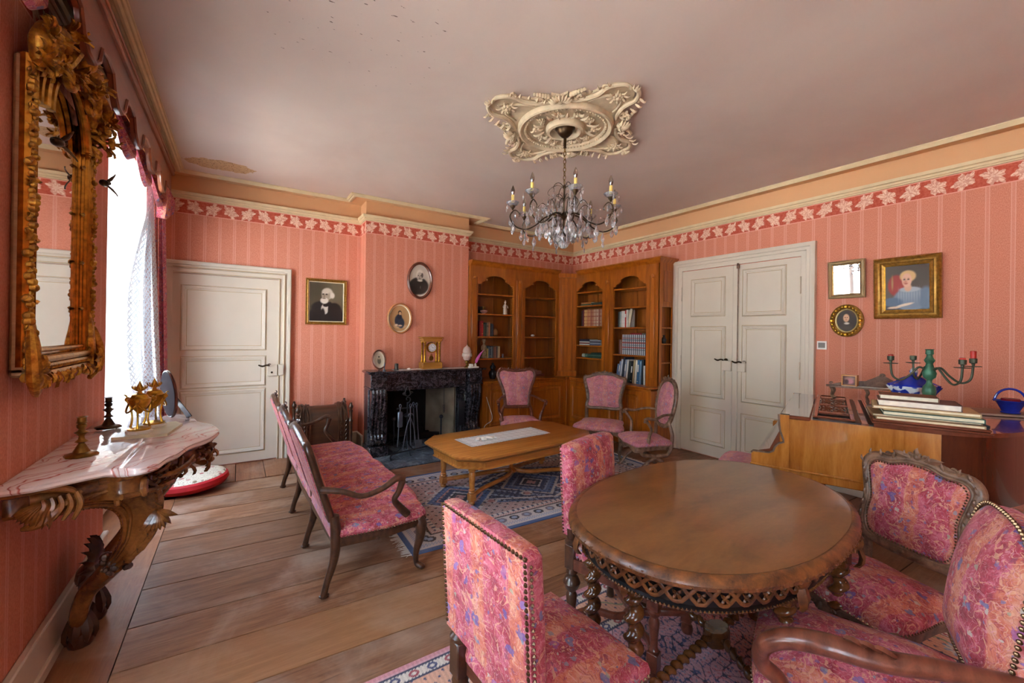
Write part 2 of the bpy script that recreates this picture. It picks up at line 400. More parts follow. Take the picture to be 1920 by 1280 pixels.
def mat_fabric(name, light=0.0, sc=1.0):
    t = NT(name); v = t.coord(scale=(sc,)*3)
    nz = t.noise(v, 8, 3, .55); dm = t.N('Mix', data_type='VECTOR', i_0=.06); t.l.new(v, dm.inputs[4]); t.l.new(nz.outputs['Color'], dm.inputs[5]); dv = dm.outputs[1]
    sp = t.N('SeparateXYZ', i_0=dv)
    colm = t.math('SINE', t.math('MULTIPLY', sp.outputs[0], 2*pi/.17))
    n0 = t.noise(dv, 18, 4, .65); n1 = t.noise(v, 90, 3, .7)
    red = t.ramp(n0.outputs[0], [(.36, S('#84182c')), (.48, S('#ac2e44')), (.60, S('#c45e74'))])
    orn = t.ramp(n0.outputs[0], [(.36, S('#a8443c')), (.5, S('#c8684c')), (.64, S('#d08f74'))])
    base = t.mix(t.ramp(colm, [(.35, (0, 0, 0, 1)), (.60, (1, 1, 1, 1))]), red, orn)
    def lines(scale, lvl, wd, dist, k, col):
        n = t.noise(dv, scale, 1.5, .4, dist); return t.mix(t.math('MULTIPLY', t.math('LESS_THAN', t.math('ABSOLUTE', t.math('SUBTRACT', n.outputs[0], lvl)), wd), k), base, S(col))
    base = lines(15, .5, .020, 1.8, .7, '#dba684'); base = lines(26, .46, .022, 2.5, .65, '#8c1c3c'); base = lines(34, .53, .018, 2.0, .5, '#d99aa8')
    def flowers(scale, thr, size, cols, k, petal=.30):
        vo = t.N('TexVoronoi', i_Vector=dv, i_Scale=scale, i_Randomness=.9); vr = t.N('SeparateColor', i_0=vo.outputs['Color']); vp = t.N('TexVoronoi', i_Vector=dv, i_Scale=scale*3.6)
        dd = t.math('ADD', vo.outputs['Distance'], t.math('MULTIPLY', vp.outputs['Distance'], petal)); g = t.math('GREATER_THAN', vr.outputs[0], thr)
        f = t.math('MULTIPLY', t.math('LESS_THAN', dd, size), g); c = t.math('MULTIPLY', t.math('LESS_THAN', dd, size*.5), g)
        b = t.mix(t.math('MULTIPLY', f, k), base, t.ramp(vr.outputs[1], [(i/len(cols), S(q)) for i, q in enumerate(cols)], 'CONSTANT'))
        return b, c
    base, c = flowers(15, .35, .40, ['#4c4c94', '#6c5ca4', '#8c4c8c', '#5070a0'], .8); base = t.mix(t.math('MULTIPLY', c, .8), base, S('#d08a70'))
    base, c = flowers(27, .60, .38, ['#93a58c', '#b8c0b4', '#6c8c9c', '#c9a07c'], .7); base, c = flowers(38, .62, .40, ['#5a4c8c', '#7c2c50', '#5a6ca0'], .7)
    base = t.mix(.14, base, t.ramp(n1.outputs[0], [(.3, S('#8c3c50')), (.7, S('#e4bcb8'))]))
    if light: base = t.mix(light, base, S('#c99aa8'))
    wv = t.noise(v, 320, 2); t.bump(wv.outputs[0], .2, .002)
    t.b.inputs['Sheen Weight'].default_value = .1
    return t.out(base, .85, 0, .2)
M['fab'] = mat_fabric('floral_tapestry'); M['fab2'] = mat_fabric('floral_tapestry_faded', .34, 1.15); M['fab3'] = mat_fabric('curtain_fabric', 0, 1.4)
M['dark'] = wood('dark_walnut', '#2e1a12', '#54331f', .3, 5, coat=.35)
M['mahog'] = wood('reddish_walnut', '#4e2418', '#7d4430', .3, 5, coat=.3)
M['carved'] = wood('carved_oak_worn', '#4d3020', '#95735a', .42, 9, (4, 4, 4), coat=.1)
M['greyoak'] = wood('grey_worn_walnut', '#3c281c', '#8c6850', .4, 9, (4, 4, 4), coat=.15)
M['honey'] = wood('honey_oak', '#9c5a20', '#cc8c42', .3, 5, coat=.35)
M['case'] = wood('bookcase_cherry', '#86420c', '#bd6a1a', .32, 4, (10, 10, 1), coat=.25, c3='#5c2c0a')
M['casein'] = wood('bookcase_interior', '#70380a', '#a05816', .4, 4, (10, 10, 1), coat=.1)
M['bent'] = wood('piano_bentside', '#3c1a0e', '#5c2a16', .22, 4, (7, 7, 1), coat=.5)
M['piano'] = wood('piano_walnut', '#9a5a1c', '#c8863c', .2, 5, (7, 7, 1), coat=.6, c3='#6e3f18')
M['pianolid'] = wood('piano_lid', '#5c2f1c', '#7d4430', .12, 4, (2, 10, 2), coat=.9)
M['tabletop'] = wood('table_top', '#654020', '#8c5e34', .33, 3, (2, 5, 2), coat=.35, c3='#59301a')
M['tcarve'] = wood('table_carving', '#3a2013', '#8a5428', .38, 10, (4, 4, 4), coat=.2)
M['twist'] = wood('twist_oak', '#2a150a', '#7a4a22', .2, 6, (3, 3, 3), coat=.5)
M['console'] = wood('console_walnut', '#43220f', '#94602e', .25, 7, (3, 3, 3), coat=.5)
M['pelmet'] = wood('pelmet_wood', '#7c4028', '#a05c38', .35, 4, (8, 1, 8), coat=.3)
M['black'] = plain('black_lacquer', '#120e0d', .35)
M['iron'] = plain('wrought_iron', '#3a3d44', .45, .7)
M['steel'] = plain('grey_iron', '#7c8290', .4, .8)
M['brass'] = plain('aged_brass', '#8a6a32', .32, .9, var=.3, nsc=30)
M['brassd'] = plain('dark_bronze', '#4a3824', .35, .85, var=.3, nsc=30)
M['gilt'] = plain('gilt_bronze', '#c09030', .28, .9, var=.35, nsc=40)
def mat_gold():
    t = NT('gold_leaf'); v = t.coord(); n = t.noise(v, 28, 5, .65)
    c = t.ramp(n.outputs[0], [(.3, S('#6e4018')), (.45, S('#aa742a')), (.62, S('#dca848'))])
    t.bump(t.noise(v, 60, 3).outputs[0], .3, .004)
    return t.out(c, t.ramp(n.outputs[0], [(.3, (.5,)*3+(1,)), (.7, (.28,)*3+(1,))]), t.ramp(n.outputs[0], [(.3, (.3,)*3+(1,)), (.5, (.9,)*3+(1,))]))
M['gold'] = mat_gold()
M['goldb'] = plain('burnished_gold', '#b98230', .26, .9, var=.45, nsc=30)
M['frame'] = plain('gilt_frame', '#a57a34', .35, .6, var=.35, nsc=45)
M['nail'] = plain('brass_nail', '#7a6048', .28, .9, var=.2)
M['bone'] = plain('candle_sleeve', '#e3c86e', .5, var=.06)
def mat_marble(name, c1, c2, c3, sc, vein=.03, rough=.12, dist=3.0, stretch=(1, 1, 1)):
    t = NT(name); v = t.coord(scale=stretch); n = t.noise(v, sc, 6, .6, dist); n2 = t.noise(v, sc*2.3, 5, .6, dist*.6)
    c = t.ramp(n.outputs[0], [(.38, S(c1)), (.5, S(c2)), (.53, S(c3)), (.57, S(c2)), (.7, S(c1))])
    ve = t.math('LESS_THAN', t.math('ABSOLUTE', t.math('SUBTRACT', n2.outputs[0], .5)), vein*.3)
    c = t.mix(t.math('MULTIPLY', ve, .6), c, S(c3)); return t.out(c, rough, 0, .5, .2)
def mat_pink_marble():
    t = NT('pink_marble'); v = t.coord(scale=(1, 1.4, 1), rot=(0, 0, .6)); n = t.noise(v, 1.5, 5, .55, .9)
    w_ = t.n.new('ShaderNodeTexWave'); t.l.new(v, w_.inputs[0]); w_.inputs['Scale'].default_value = 1.6; w_.inputs['Distortion'].default_value = 9; w_.inputs['Detail'].default_value = 4; w_.inputs['Detail Scale'].default_value = 1.2
    c = t.ramp(w_.outputs['Fac'], [(.0, S('#e2d3ce')), (.45, S('#dcc6c0')), (.52, S('#b0584c')), (.58, S('#c98a7e')), (.66, S('#e0cfca')), (.84, S('#d9bcb4')), (.88, S('#a04438')), (.91, S('#e0d0ca'))])
    c = t.mix(t.ramp(n.outputs[0], [(.42, (0, 0, 0, 1)), (.62, (1, 1, 1, 1))]), c, S('#d8c8c4')); return t.out(c, .07, 0, .5, .2)
M['marble'] = mat_pink_marble()
M['blackm'] = mat_marble('black_marble', '#1c1a1c', '#29262b', '#5c565e', 8, .05, .18, 1.8)
def mat_mirror(name):
    t = NT(name); return t.out(S('#e8e6e4'), .02, 1)
M['mirror'] = mat_mirror('mirror_glass')
def mat_glass(name, tint='#ffffff', k=.9, rough=.02):
    t = NT(name); tr = t.N('BsdfTransparent', i_Color=S(tint)); gl = t.N('BsdfGlossy', i_Roughness=rough); mx = t.N('MixShader', i_0=1-k)
    t.l.new(tr.outputs[0], mx.inputs[1]); t.l.new(gl.outputs[0], mx.inputs[2]); t.l.new(mx.outputs[0], t.n['Material Output'].inputs[0]); return t.m
M['pane'] = mat_glass('window_pane', '#f4f8fa', .93)
def mat_crystal():
    t = NT('crystal'); t.b.inputs['Transmission Weight'].default_value = .8; t.b.inputs['IOR'].default_value = 1.5
    t.b.inputs['Emission Strength'].default_value = 0
    return t.out(S('#ffffff'), .08, 0, .8)
M['crystal'] = mat_crystal()
M['bulb'] = mat_glass('clear_bulb', '#b8a89a', .72, .05)
def mat_attr(name, rough=.7, bump=0, coat=0):
    t = NT(name); a = t.N('VertexColor', layer_name='Col')
    c = a.outputs[0]
    if bump:
        n = t.noise(t.coord(), 150, 3); t.bump(n.outputs[0], bump, .003); c = t.mix(.12, c, t.ramp(n.outputs[0], [(.3, S('#3a3540')), (.7, S('#e4dcd6'))]))
    return t.out(c, rough, 0, .3, coat)
M['print'] = mat_attr('printed_picture', .4, 0, .3); M['rug'] = mat_attr('woven_rug', .95, .5)
def mat_lace():
    t = NT('lace'); v = t.coord(scale=(1, 1, 1)); sp = t.N('SeparateXYZ', i_0=v)
    u = t.math('ADD', sp.outputs[1], t.math('MULTIPLY', sp.outputs[0], .6))
    A = t.math('ABSOLUTE', t.math('SUBTRACT', t.math('FRACT', t.math('DIVIDE', t.math('ADD', u, sp.outputs[2]), .045)), .5))
    B = t.math('ABSOLUTE', t.math('SUBTRACT', t.math('FRACT', t.math('DIVIDE', t.math('SUBTRACT', u, sp.outputs[2]), .055)), .5))
    hole = t.math('MULTIPLY', t.math('GREATER_THAN', A, .16), t.math('GREATER_THAN', B, .16))
    n = t.noise(v, 160, 2); hole = t.math('MULTIPLY', hole, t.math('GREATER_THAN', n.outputs[0], .5))
    t.l.new(t.math('SUBTRACT', 1, t.math('MULTIPLY', hole, .75)), t.b.inputs['Alpha'])
    t.b.inputs['Subsurface Weight'].default_value = 0
    tl = t.N('BsdfTranslucent', i_Color=S('#c8ccd0')); mx = t.N('MixShader', i_0=.12); t.l.new(t.b.outputs[0], mx.inputs[1]); t.l.new(tl.outputs[0], mx.inputs[2])
    tr = t.N('BsdfTransparent'); m2 = t.N('MixShader', i_0=t.math('MULTIPLY', hole, .6)); t.l.new(mx.outputs[0], m2.inputs[1]); t.l.new(tr.outputs[0], m2.inputs[2])
    t.l.new(m2.outputs[0], t.n['Material Output'].inputs[0]); t.b.inputs['Base Color'].default_value = S('#d9dade'); t.b.inputs['Roughness'].default_value = .9; return t.m
M['lace'] = mat_lace()
M['doily'] = mat_attr('crochet_lace', .9, .3)
# ---------------- room ----------------
YF, XR, XL, YC, YB = 5.593, 4.95, -.6975, 5.32, -2.2
XC1, XC2 = 1.312, 2.735
ZC = 3.118
XO = -1.15
mb = MB()
mb.box(XL-.45, XC1+.18, YF, YF+.2, -.15, 3.3); mb.box(XC2-.18, XR+.2, YF, YF+.2, -.15, 3.3); mb.box(XC1+.18, XC2-.18, YF, YF+.2, .84, 3.3)
mb.box(XC1, XC1+.18, YC, YF, -.15, 3.3); mb.box(XC2-.18, XC2, YC, YF, -.15, 3.3); mb.box(XC1+.18, XC2-.18, YC, YF, .84, 3.3)
struct(mb, 'wall_back', M['wall'], smooth=False)
struct(MB().box(XR, XR+.2, YB-.4, YF+.2, -.15, 3.3), 'wall_right', M['wall'], smooth=False)
mb = MB(); ys = [YB-.4]
for a, b in sorted(WL): ys += [a, b]
ys.append(YF+.2)
for i in range(0, len(ys), 2): mb.box(XO, XL, ys[i], ys[i+1], -.15, 3.3)
for a, b in WL: mb.box(XO, XL, a, b, WZ1+.03, 3.3)
struct(mb, 'wall_left', M['wall'], smooth=False)
mb = MB(); xs = [XL]
for a, b in WB: xs += [a, b]
xs.append(XR)
for i in range(0, len(xs), 2): mb.box(xs[i], xs[i+1], YB-.4, YB, -.15, 3.3)
for a, b in WB: mb.box(a, b, YB-.4, YB, WZ1+.03, 3.3); mb.box(a, b, YB-.4, YB-.2, 0, WZ0)
struct(mb, 'wall_front', M['wall'], smooth=False)
# reveals painted white, with sill and casement
def window(n, a, b, side):
    mb = MB()
    if side == 'L':
        e = .012
        mb.box(XO, XL-.002, a, a+e, 0, WZ1+.03); mb.box(XO, XL-.002, b-e, b, 0, WZ1+.03); mb.box(XO, XL-.002, a, b, WZ1+.018, WZ1+.03)
        mb.box(XO, XO+.17, a, b, 0, WZ0); mb.box(XO-.03, XO+.22, a, b, WZ0, WZ0+.035, .008)
    else:
        mb.box(a, a+.012, YB-.4, YB-.002, 0, WZ1+.03); mb.box(b-.012, b, YB-.4, YB-.002, 0, WZ1+.03); mb.box(a, b, YB-.2, YB+.03, WZ0, WZ0+.035, .008)
    w_ = struct(mb, 'window_%d' % n, M['white'], smooth=False)
    def bar(u0, u1, z0, z1, d=0.0, t=.05):
        m = MB(); x = XO+.03+d
        if side == 'L': m.box(x, x+t, u0, u1, z0, z1, .006)
        else: m.box(u0, u1, YB-.38+d, YB-.38+d+t, z0, z1, .006)
        return m
    z0, z1 = WZ0+.035, WZ1+.018
    for (u0, u1) in ((a+.012, a+.07), (b-.07, b-.012), ((a+b)/2-.045, (a+b)/2+.045)): bar(u0, u1, z0, z1).build('window_stile', M['white'], w_)
    for z in (z0, z1-.07, z0+.62, z0+1.2, z0+1.75): bar(a+.07, b-.07, z, z+.035 if z > z0+.1 and z < z1-.1 else z+.07, .01, .03).build('glazing_bar', M['white'], w_)
    m = MB(); x = XO+.055
    zz = [z0+.05, z0+.62, z0+1.2, z0+1.75, z1-.05]
    for (u0, u1) in ((a+.06, (a+b)/2-.04), ((a+b)/2+.04, b-.06)):
        for p, q in zip(zz, zz[1:]):
            m = MB()
            if side == 'L': m.box(x, x+.004, u0, u1, p, q)
            else: m.box(u0, u1, YB-.355, YB-.351, p, q)
            m.build('pane', M['pane'], w_, smooth=False)
for i, (a, b) in enumerate(WL): window(i+1, a, b, 'L')
for i, (a, b) in enumerate(WB): window(i+4, a, b, 'B')
struct(MB().box(XO-.05, XR+.2, YB-.4, YF+.4, ZC, 3.35), 'ceiling', M['ceiling'], smooth=False)
# mouldings
def inset(pth): return pth
def ring_path(full=True):
    r = sqrt(2)
    P = [(XL, YB, 1, 1), (XR, YB, -1, 1), (XR, YF, -1, -1), (XC2, YF, 1, -1), (XC2, YC, 1, -1), (XC1, YC, -1, -1), (XC1, YF, -1, -1), (XL, YF, 1, -1)]
    return P
crown = [(.145, ZC-.001), (.145, ZC-.012), (.152, ZC-.02), (.165, ZC-.014), (.172, ZC-.030), (.188, ZC-.034), (.196, ZC-.018), (.207, ZC-.022), (.215, ZC-.010), (.224, ZC-.012), (.224, ZC-.001)]
mb = MB(); sweep(mb, ring_path(), crown, True); struct(mb, 'trim_1', M['cream'])
mb = MB(); sweep(mb, ring_path(), [(0, ZC-.003), (.147, ZC-.003), (.147, ZC-.001), (0, ZC-.001)], True); struct(mb, 'trim_2', M['cove'])
rail = [(0, 2.872), (.014, 2.874), (.016, 2.884), (.026, 2.888), (.03, 2.905), (.044, 2.912), (.048, 2.93), (.05, 2.938), (0, 2.938)]
mb = MB(); sweep(mb, ring_path(), rail, True); struct(mb, 'trim_3', M['cream'])
# skirting
def skirt(name, segs):
    mb = MB()
    for (x0, x1, y0, y1, nx, ny) in segs:
        t = .022
        if nx: mb.box(min(x0, x0+nx*t), max(x0, x0+nx*t), y0, y1, 0, .19, .004); mb.box(min(x0, x0+nx*.035), max(x0, x0+nx*.035), y0, y1, 0, .05, .004); mb.box(min(x0, x0+nx*.03), max(x0, x0+nx*.03), y0, y1, .19, .215, .006)
        else: mb.box(x0, x1, min(y0, y0+ny*t), max(y0, y0+ny*t), 0, .19, .004); mb.box(x0, x1, min(y0, y0+ny*.035), max(y0, y0+ny*.035), 0, .05, .004); mb.box(x0, x1, min(y0, y0+ny*.03), max(y0, y0+ny*.03), .19, .215, .006)
    struct(mb, name, M['base'])
skirt('baseboard_left', [(XL, XL, ys[i], ys[i+1]-(.2 if i == len(ys)-2 else 0), 1, 0) for i in range(0, len(ys), 2)])
skirt('baseboard_back', [(.52, XC1, YF, YF, 0, -1), (XC1, XC1, YC, YF-.03, -1, 0)])
skirt('baseboard_right', [(XR, XR, YB, 1.86, -1, 0)])
# floor : sub floor plus planks
fl = struct(MB().box(XO, XR, YB-.2, YF+.4, -.12, -.02), 'floor', M['gap'], smooth=False)
def plank(x0, x1, y0, y1, m, skew=0, g=.003):
    z = -rnd.random()*.002; mb = MB()
    mb.box(x0+g, x1-g, y0+g, y1-g, -.02, z)
    if skew:
        mb.v = [(x, y+skew*(x-x0), z_) for (x, y, z_) in mb.v]
    return mb.build('plank', m, fl, smooth=False)
plank(XL, -.44, YB, 2.1, M['floor_y']); plank(XL, -.44, 2.1, 4.7, M['floor_y'])
for (a, b) in WL: plank(XO, XL, a, b, M['floor_y'])
yy = 4.62; ylist = [4.62, 4.28, 3.98, 3.80, 3.46, 3.15, 2.78, 2.45, 2.10, 1.74, 1.42, 1.05, .70, .33, -.05, -.4, -.75, -1.1, -1.5, -1.85, YB]
sk = -.045
def strip(xa, xb, cuts, g):
    pts = [xa]+cuts+[xb]
    return list(zip(pts, pts[1:]))
for i, (y1, y0) in enumerate(zip(ylist, ylist[1:])):
    cuts = [[2.35], [1.35, 3.6], [3.0], [1.9], [2.6], [1.2, 3.4]][i % 6]
    for (xa, xb) in strip(-.44, XR, cuts, 0):
        mb = MB(); z = -rnd.random()*.002; g = .006 if i % 3 == 0 else .0035
        vs = []
        for zz_ in (-.02, z):
            for (x, y) in ((xa+.002, y0+g), (xb-.002, y0+g), (xb-.002, y1-g), (xa+.002, y1-g)):
                vs.append((x, y+sk*(x+.44)*(1 if y > YB+.05 else 0), zz_))
        mb.add(vs, [(3, 2, 1, 0), (4, 5, 6, 7), (0, 1, 5, 4), (1, 2, 6, 5), (2, 3, 7, 6), (3, 0, 4, 7)])
        mb.build('plank', M['floor_x'], fl, smooth=False)
# far border: diagonal board and planks running to the far wall
def quad(pts, m):
    mb = MB(); vs = [(x, y, -.02) for x, y in pts]+[(x, y, -.0005) for x, y in pts]; n = len(pts)
    mb.add(vs, [tuple(range(n-1, -1, -1)), tuple(range(n, 2*n))]+[(i, (i+1) % n, n+(i+1) % n, n+i) for i in range(n)])
    return mb.build('plank', m, fl, smooth=False)
quad([(-.44, 4.625), (-.44, 4.72), (-.10, 4.93), (1.25, 4.85), (1.25, 4.55)], M['floor_x'])
xs_ = [XL, -.3, .0, .26, .5, .82, 1.1, 1.42]
for a, b in zip(xs_, xs_[1:]): quad([(a+.003, 4.725 if a < -.4 else 4.94), (b-.003, 4.94 if b > -.4 else 4.73), (b-.003, YF), (a+.003, YF)], M['floor_y'])
xs_ = [1.25, 1.9, 2.6, 3.2, 3.8, 4.4, XR]
for a, b in zip(xs_, xs_[1:]): quad([(a+.003, 4.54-.045*(a)), (b-.003, 4.54-.045*b), (b-.003, 4.93 if b > 1.43 else 4.93), (a+.003, 4.93)], M['floor_x'])
plank(1.42, XR, 4.935, YF+.1, M['floor_x'])
# ---- doors
def panel_mould(mb, x0, x1, z0, z1, y, s=-1):
    """raised moulding frame on plane y, facing s"""
    o = [(x0, z0), (x1, z0), (x1, z1), (x0, z1)]
    def ins(d): return [(x0+d, z0+d), (x1-d, z0+d), (x1-d, z1-d), (x0+d, z1-d)]
    R = []
    for d, h in ((0, 0), (.004, .008), (.012, .014), (.022, .012), (.03, .004), (.034, .006), (.042, .001), (.044, -.0)):
        R.append([(p[0], y+s*h, p[1]) for p in ins(d)])
    mb.rings(R, False)
def line_frame(mb, x0, x1, z0, z1, y, t=.006, s=-1, h=.0015):
    mb.box(x0, x1, min(y, y+s*h), max(y, y+s*h), z0, z0+t); mb.box(x0, x1, min(y, y+s*h), max(y, y+s*h), z1-t, z1)
    mb.box(x0, x0+t, min(y, y+s*h), max(y, y+s*h), z0, z1); mb.box(x1-t, x1, min(y, y+s*h), max(y, y+s*h), z0, z1)
def casing(w_, h, cw=.135, T=.055):
    mb = MB()
    prof = [(0, 0), (0, .022), (.02, .03), (.05, .03), (.056, .04), (.085, .042), (.092, .052), (.12, T), (cw, T-.008), (cw, 0)]
    # inner edge at d=0 going outwards; path: up left, across, down right
    P = [(-w_/2, 0, -1, 0), (-w_/2, h, -1, 1), (w_/2, h, 1, 1), (w_/2, 0, 1, 0)]
    R = []
    for (x, z, nx, nz) in P: R.append([(x+nx*d, -hh, z+nz*d) for (d, hh) in prof])
    mb.rings(R, False, True); return mb
def leaf_panels(mb, ml, panels):
    for (x0, x1, z0, z1) in panels:
        panel_mould(mb, x0, x1, z0, z1, -.02); line_frame(ml, x0-.006, x1+.006, z0-.006, z1+.006, -.0195, .005); line_frame(ml, x0+.046, x1-.046, z0+.046, z1-.046, -.0195, .005)
def lever(mb, x, z, dirx=-1):
    mb.lathe([(.022, 0), (.022, -.01), (.01, -.014), (.009, -.05), (.011, -.052)], 12, x, -.04, z, 'y')
    mb.tube(cr([(x, -.09, z), (x+dirx*.03, -.095, z+.008), (x+dirx*.07, -.095, z-.004), (x+dirx*.11, -.092, z+.01)]), [.009, .008, .01, .008], 8)
# single door on the far wall
d1 = struct(MB().box(-.575, .395, -.02, 0, .012, 2.08), 'door_1', M['door'], smooth=False); d1.location = (0, YF, 0)
mb, ml = MB(), MB()
leaf_panels(mb, ml, [(-.50, .275, 1.27, 1.96), (-.495, .275, .865, 1.20), (-.495, .275, .12, .83)])
mb.build('panel_moulding', M['door'], d1); ml.build('painted_line', M['doorline'], d1, smooth=False)
c = casing(.97, 2.085, .13); c.v = [(x-.09, y, z) for x, y, z in c.v]; c.build('door_casing', M['door'], d1)
ml = MB(); line = [(.395, .401), (.437, .441)]
for a in (.0, .052): ml.box(.402+a, .408+a, -.042-a*.3, -.03, 0, 2.09+a); ml.box(-.57, .408+a, -.042-a*.3, -.03, 2.092+a, 2.098+a)
ml.build('painted_line', M['doorline'], d1, smooth=False)
mb = MB().box(.29, .39, -.05, -.02, .97, 1.10, .004); mb.box(.40, .455, -.075, -.05, .975, 1.10, .004); lk = mb.build('lock_case', M['door'], d1)
mb = MB(); lever(mb, .31, 1.09, -1); mb.ball((.335, -.052, 1.01), .012); mb.build('door_handle', M['brassd'], lk, label='dark bronze lever handle')
# double doors on the right wall : local x along -Y (towards camera), facing -X
d2 = struct(MB().box(-.695, .0, -.02, 0, .012, 2.345), 'door_2', M['door'], smooth=False)
d2.location = (XR, 2.70, 0); d2.rotation_euler = (0, 0, -pi/2)
# local x = -(Y-2.70)
b2 = MB().box(.0, .70, -.024, 0, .012, 2.345).build('door_leaf', M['door'], d2, smooth=False)
mb, ml = MB(), MB()
leaf_panels(mb, ml, [(-.565, -.115, 1.75, 2.225), (-.56, -.105, .74, 1.62), (-.55, -.10, .15, .60)]); mb.build('panel_moulding', M['door'], d2); ml.build('painted_line', M['doorline'], d2, smooth=False)
mb, ml = MB(), MB()
leaf_panels(mb, ml, [(.10, .56, 1.74, 2.28), (.10, .565, .74, 1.63), (.10, .565, .13, .60)]); mb.v = [(x, y-.004, z) for x, y, z in mb.v]; ml.v = [(x, y-.005, z) for x, y, z in ml.v]
mb.build('panel_moulding', M['door'], b2); ml.build('painted_line', M['doorline'], b2, smooth=False)
c = casing(1.40, 2.355, .135); c.build('door_casing', M['door'], d2)
MB().box(-.012, .055, -.04, -.02, .012, 2.345, .008).build('meeting_stile', M['door'], d2)
mb = MB(); mb.tube([(.055, -.047, 2.33), (.055, -.047, 1.18)], .005, 6); mb.box(.04, .07, -.055, -.04, 2.30, 2.345); mb.ball((.055, -.055, 2.35), .013)
mb.build('espagnolette_bolt', M['greyoak'], d2)
mb = MB()
for z in (.3, 1.15, 2.05):
    mb.box(.694, .706, -.045, -.02, z-.09, z+.09, .003)
for z in (.3, 1.15, 2.05): mb.box(-.704, -.694, -.045, -.02, z-.09, z+.09, .003)
mb.build('hinge', M['door'], d2, label='long painted leaf hinges')
mb = MB().box(-.13, -.015, -.055, -.02, 1.09, 1.21, .004); mb.box(.06, .15, -.055, -.02, 1.09, 1.215, .004); lk = mb.build('lock_case', M['door'], d2)
mb = MB(); lever(mb, -.085, 1.215, -1); mb.build('door_handle', M['brassd'], lk); mb = MB(); lever(mb, .13, 1.20, -1); mb.build('door_handle', M['brassd'], lk)
# light switch
sw = thing('light_switch', 'small grey rocker light switch with pale frame beside the double doors', 'light switch', (XR, 1.81, 1.425), -pi/2)
MB().ringpoly([(-.042, -.042), (.042, -.042), (.042, .042), (-.042, .042)], [(-.03, -.026), (.03, -.026), (.03, .026), (-.03, .026)], -.012, 0).build('switch_frame', M['white'], sw, smooth=False)
MB().box(-.03, .03, -.009, -.001, -.026, .026).build('rocker', plain('switch_grey', '#6a6460', .4), sw, smooth=False)
# chimney fire box
mb = MB(); x0, x1 = XC1+.18, XC2-.18
mb.box(x0-.03, x0, YC-.02, YF+.42, 0, .84); mb.box(x1, x1+.03, YC-.02, YF+.42, 0, .84); mb.box(x0, x1, YF+.36, YF+.42, 0, .84); mb.box(x0, x1, YC, YF+.42, .84, .87)
struct(mb, 'trim_4', plain('sooty_plaster', '#8d8272', .9, var=.4, nsc=3), smooth=False)
mb = MB().box(x0+.12, x1-.12, YF+.325, YF+.36, 0, .78)
o = struct(mb, 'trim_5', plain('soot_black', '#17130f', .9, var=.3, nsc=5), smooth=False)
# outside : unseen pale ground added to bounce sunlight indoors, and three trees
g = MB().box(-40, XO-.3, -20, 25, -1.0, -.8); struct(g, 'gravel_bounce_ground', plain('gravel', '#c2bcb6', .9, var=.15, nsc=3), smooth=False)
bark = plain('bark', '#5a4a3a', .9, var=.3); leafm = plain('foliage', '#8c9468', .8, var=.35, nsc=5)
def tree(x, y, h, r, sd, lab):
    rr = random.Random(sd); t = thing('garden_tree', lab, 'tree', (x, y, -.8), group='trees outside the windows')
    tr = MB(); tr.tube(cr([(0, 0, 0), (.1, .05, h*.3), (-.05, .1, h*.6), (.1, 0, h*.9)]), [.22, .15, .06], 10)
    for k in range(6):
        a = rr.random()*6.28; z = h*(.35+.08*k); tr.tube(cr([(0, .05, z), (cos(a)*r*.5, sin(a)*r*.5, z+.5), (cos(a)*r*.9, sin(a)*r*.9, z+.9)]), [.07, .02], 6)
    tr.build('trunk', bark, t)
    fm = MB()
    for k in range(1500):
        a = rr.random()*6.28; q = rr.random()**.5*r; z = h*.45+rr.random()*h*.6
        q *= max(.2, 1-abs(z-h*.75)/(h*.5)); p = Vector((cos(a)*q, sin(a)*q, z)); s_ = .12+.1*rr.random()
        u = Vector((rr.uniform(-1, 1), rr.uniform(-1, 1), rr.uniform(-1, 1))).normalized()*s_; v = Vector((rr.uniform(-1, 1), rr.uniform(-1, 1), rr.uniform(-1, 1))).normalized()*s_*.6
        fm.add([tuple(p-u), tuple(p+v), tuple(p+u), tuple(p-v)], [(0, 1, 2, 3)])
    fm.build('foliage', leafm, t, smooth=False, kind='stuff')
tree(-6.5, 4.9, 5.5, 1.9, 1, 'leafy tree in the garden outside the far window'); tree(-9, 1.5, 6.5, 2.2, 2, 'taller leafy tree in the garden outside the middle window')
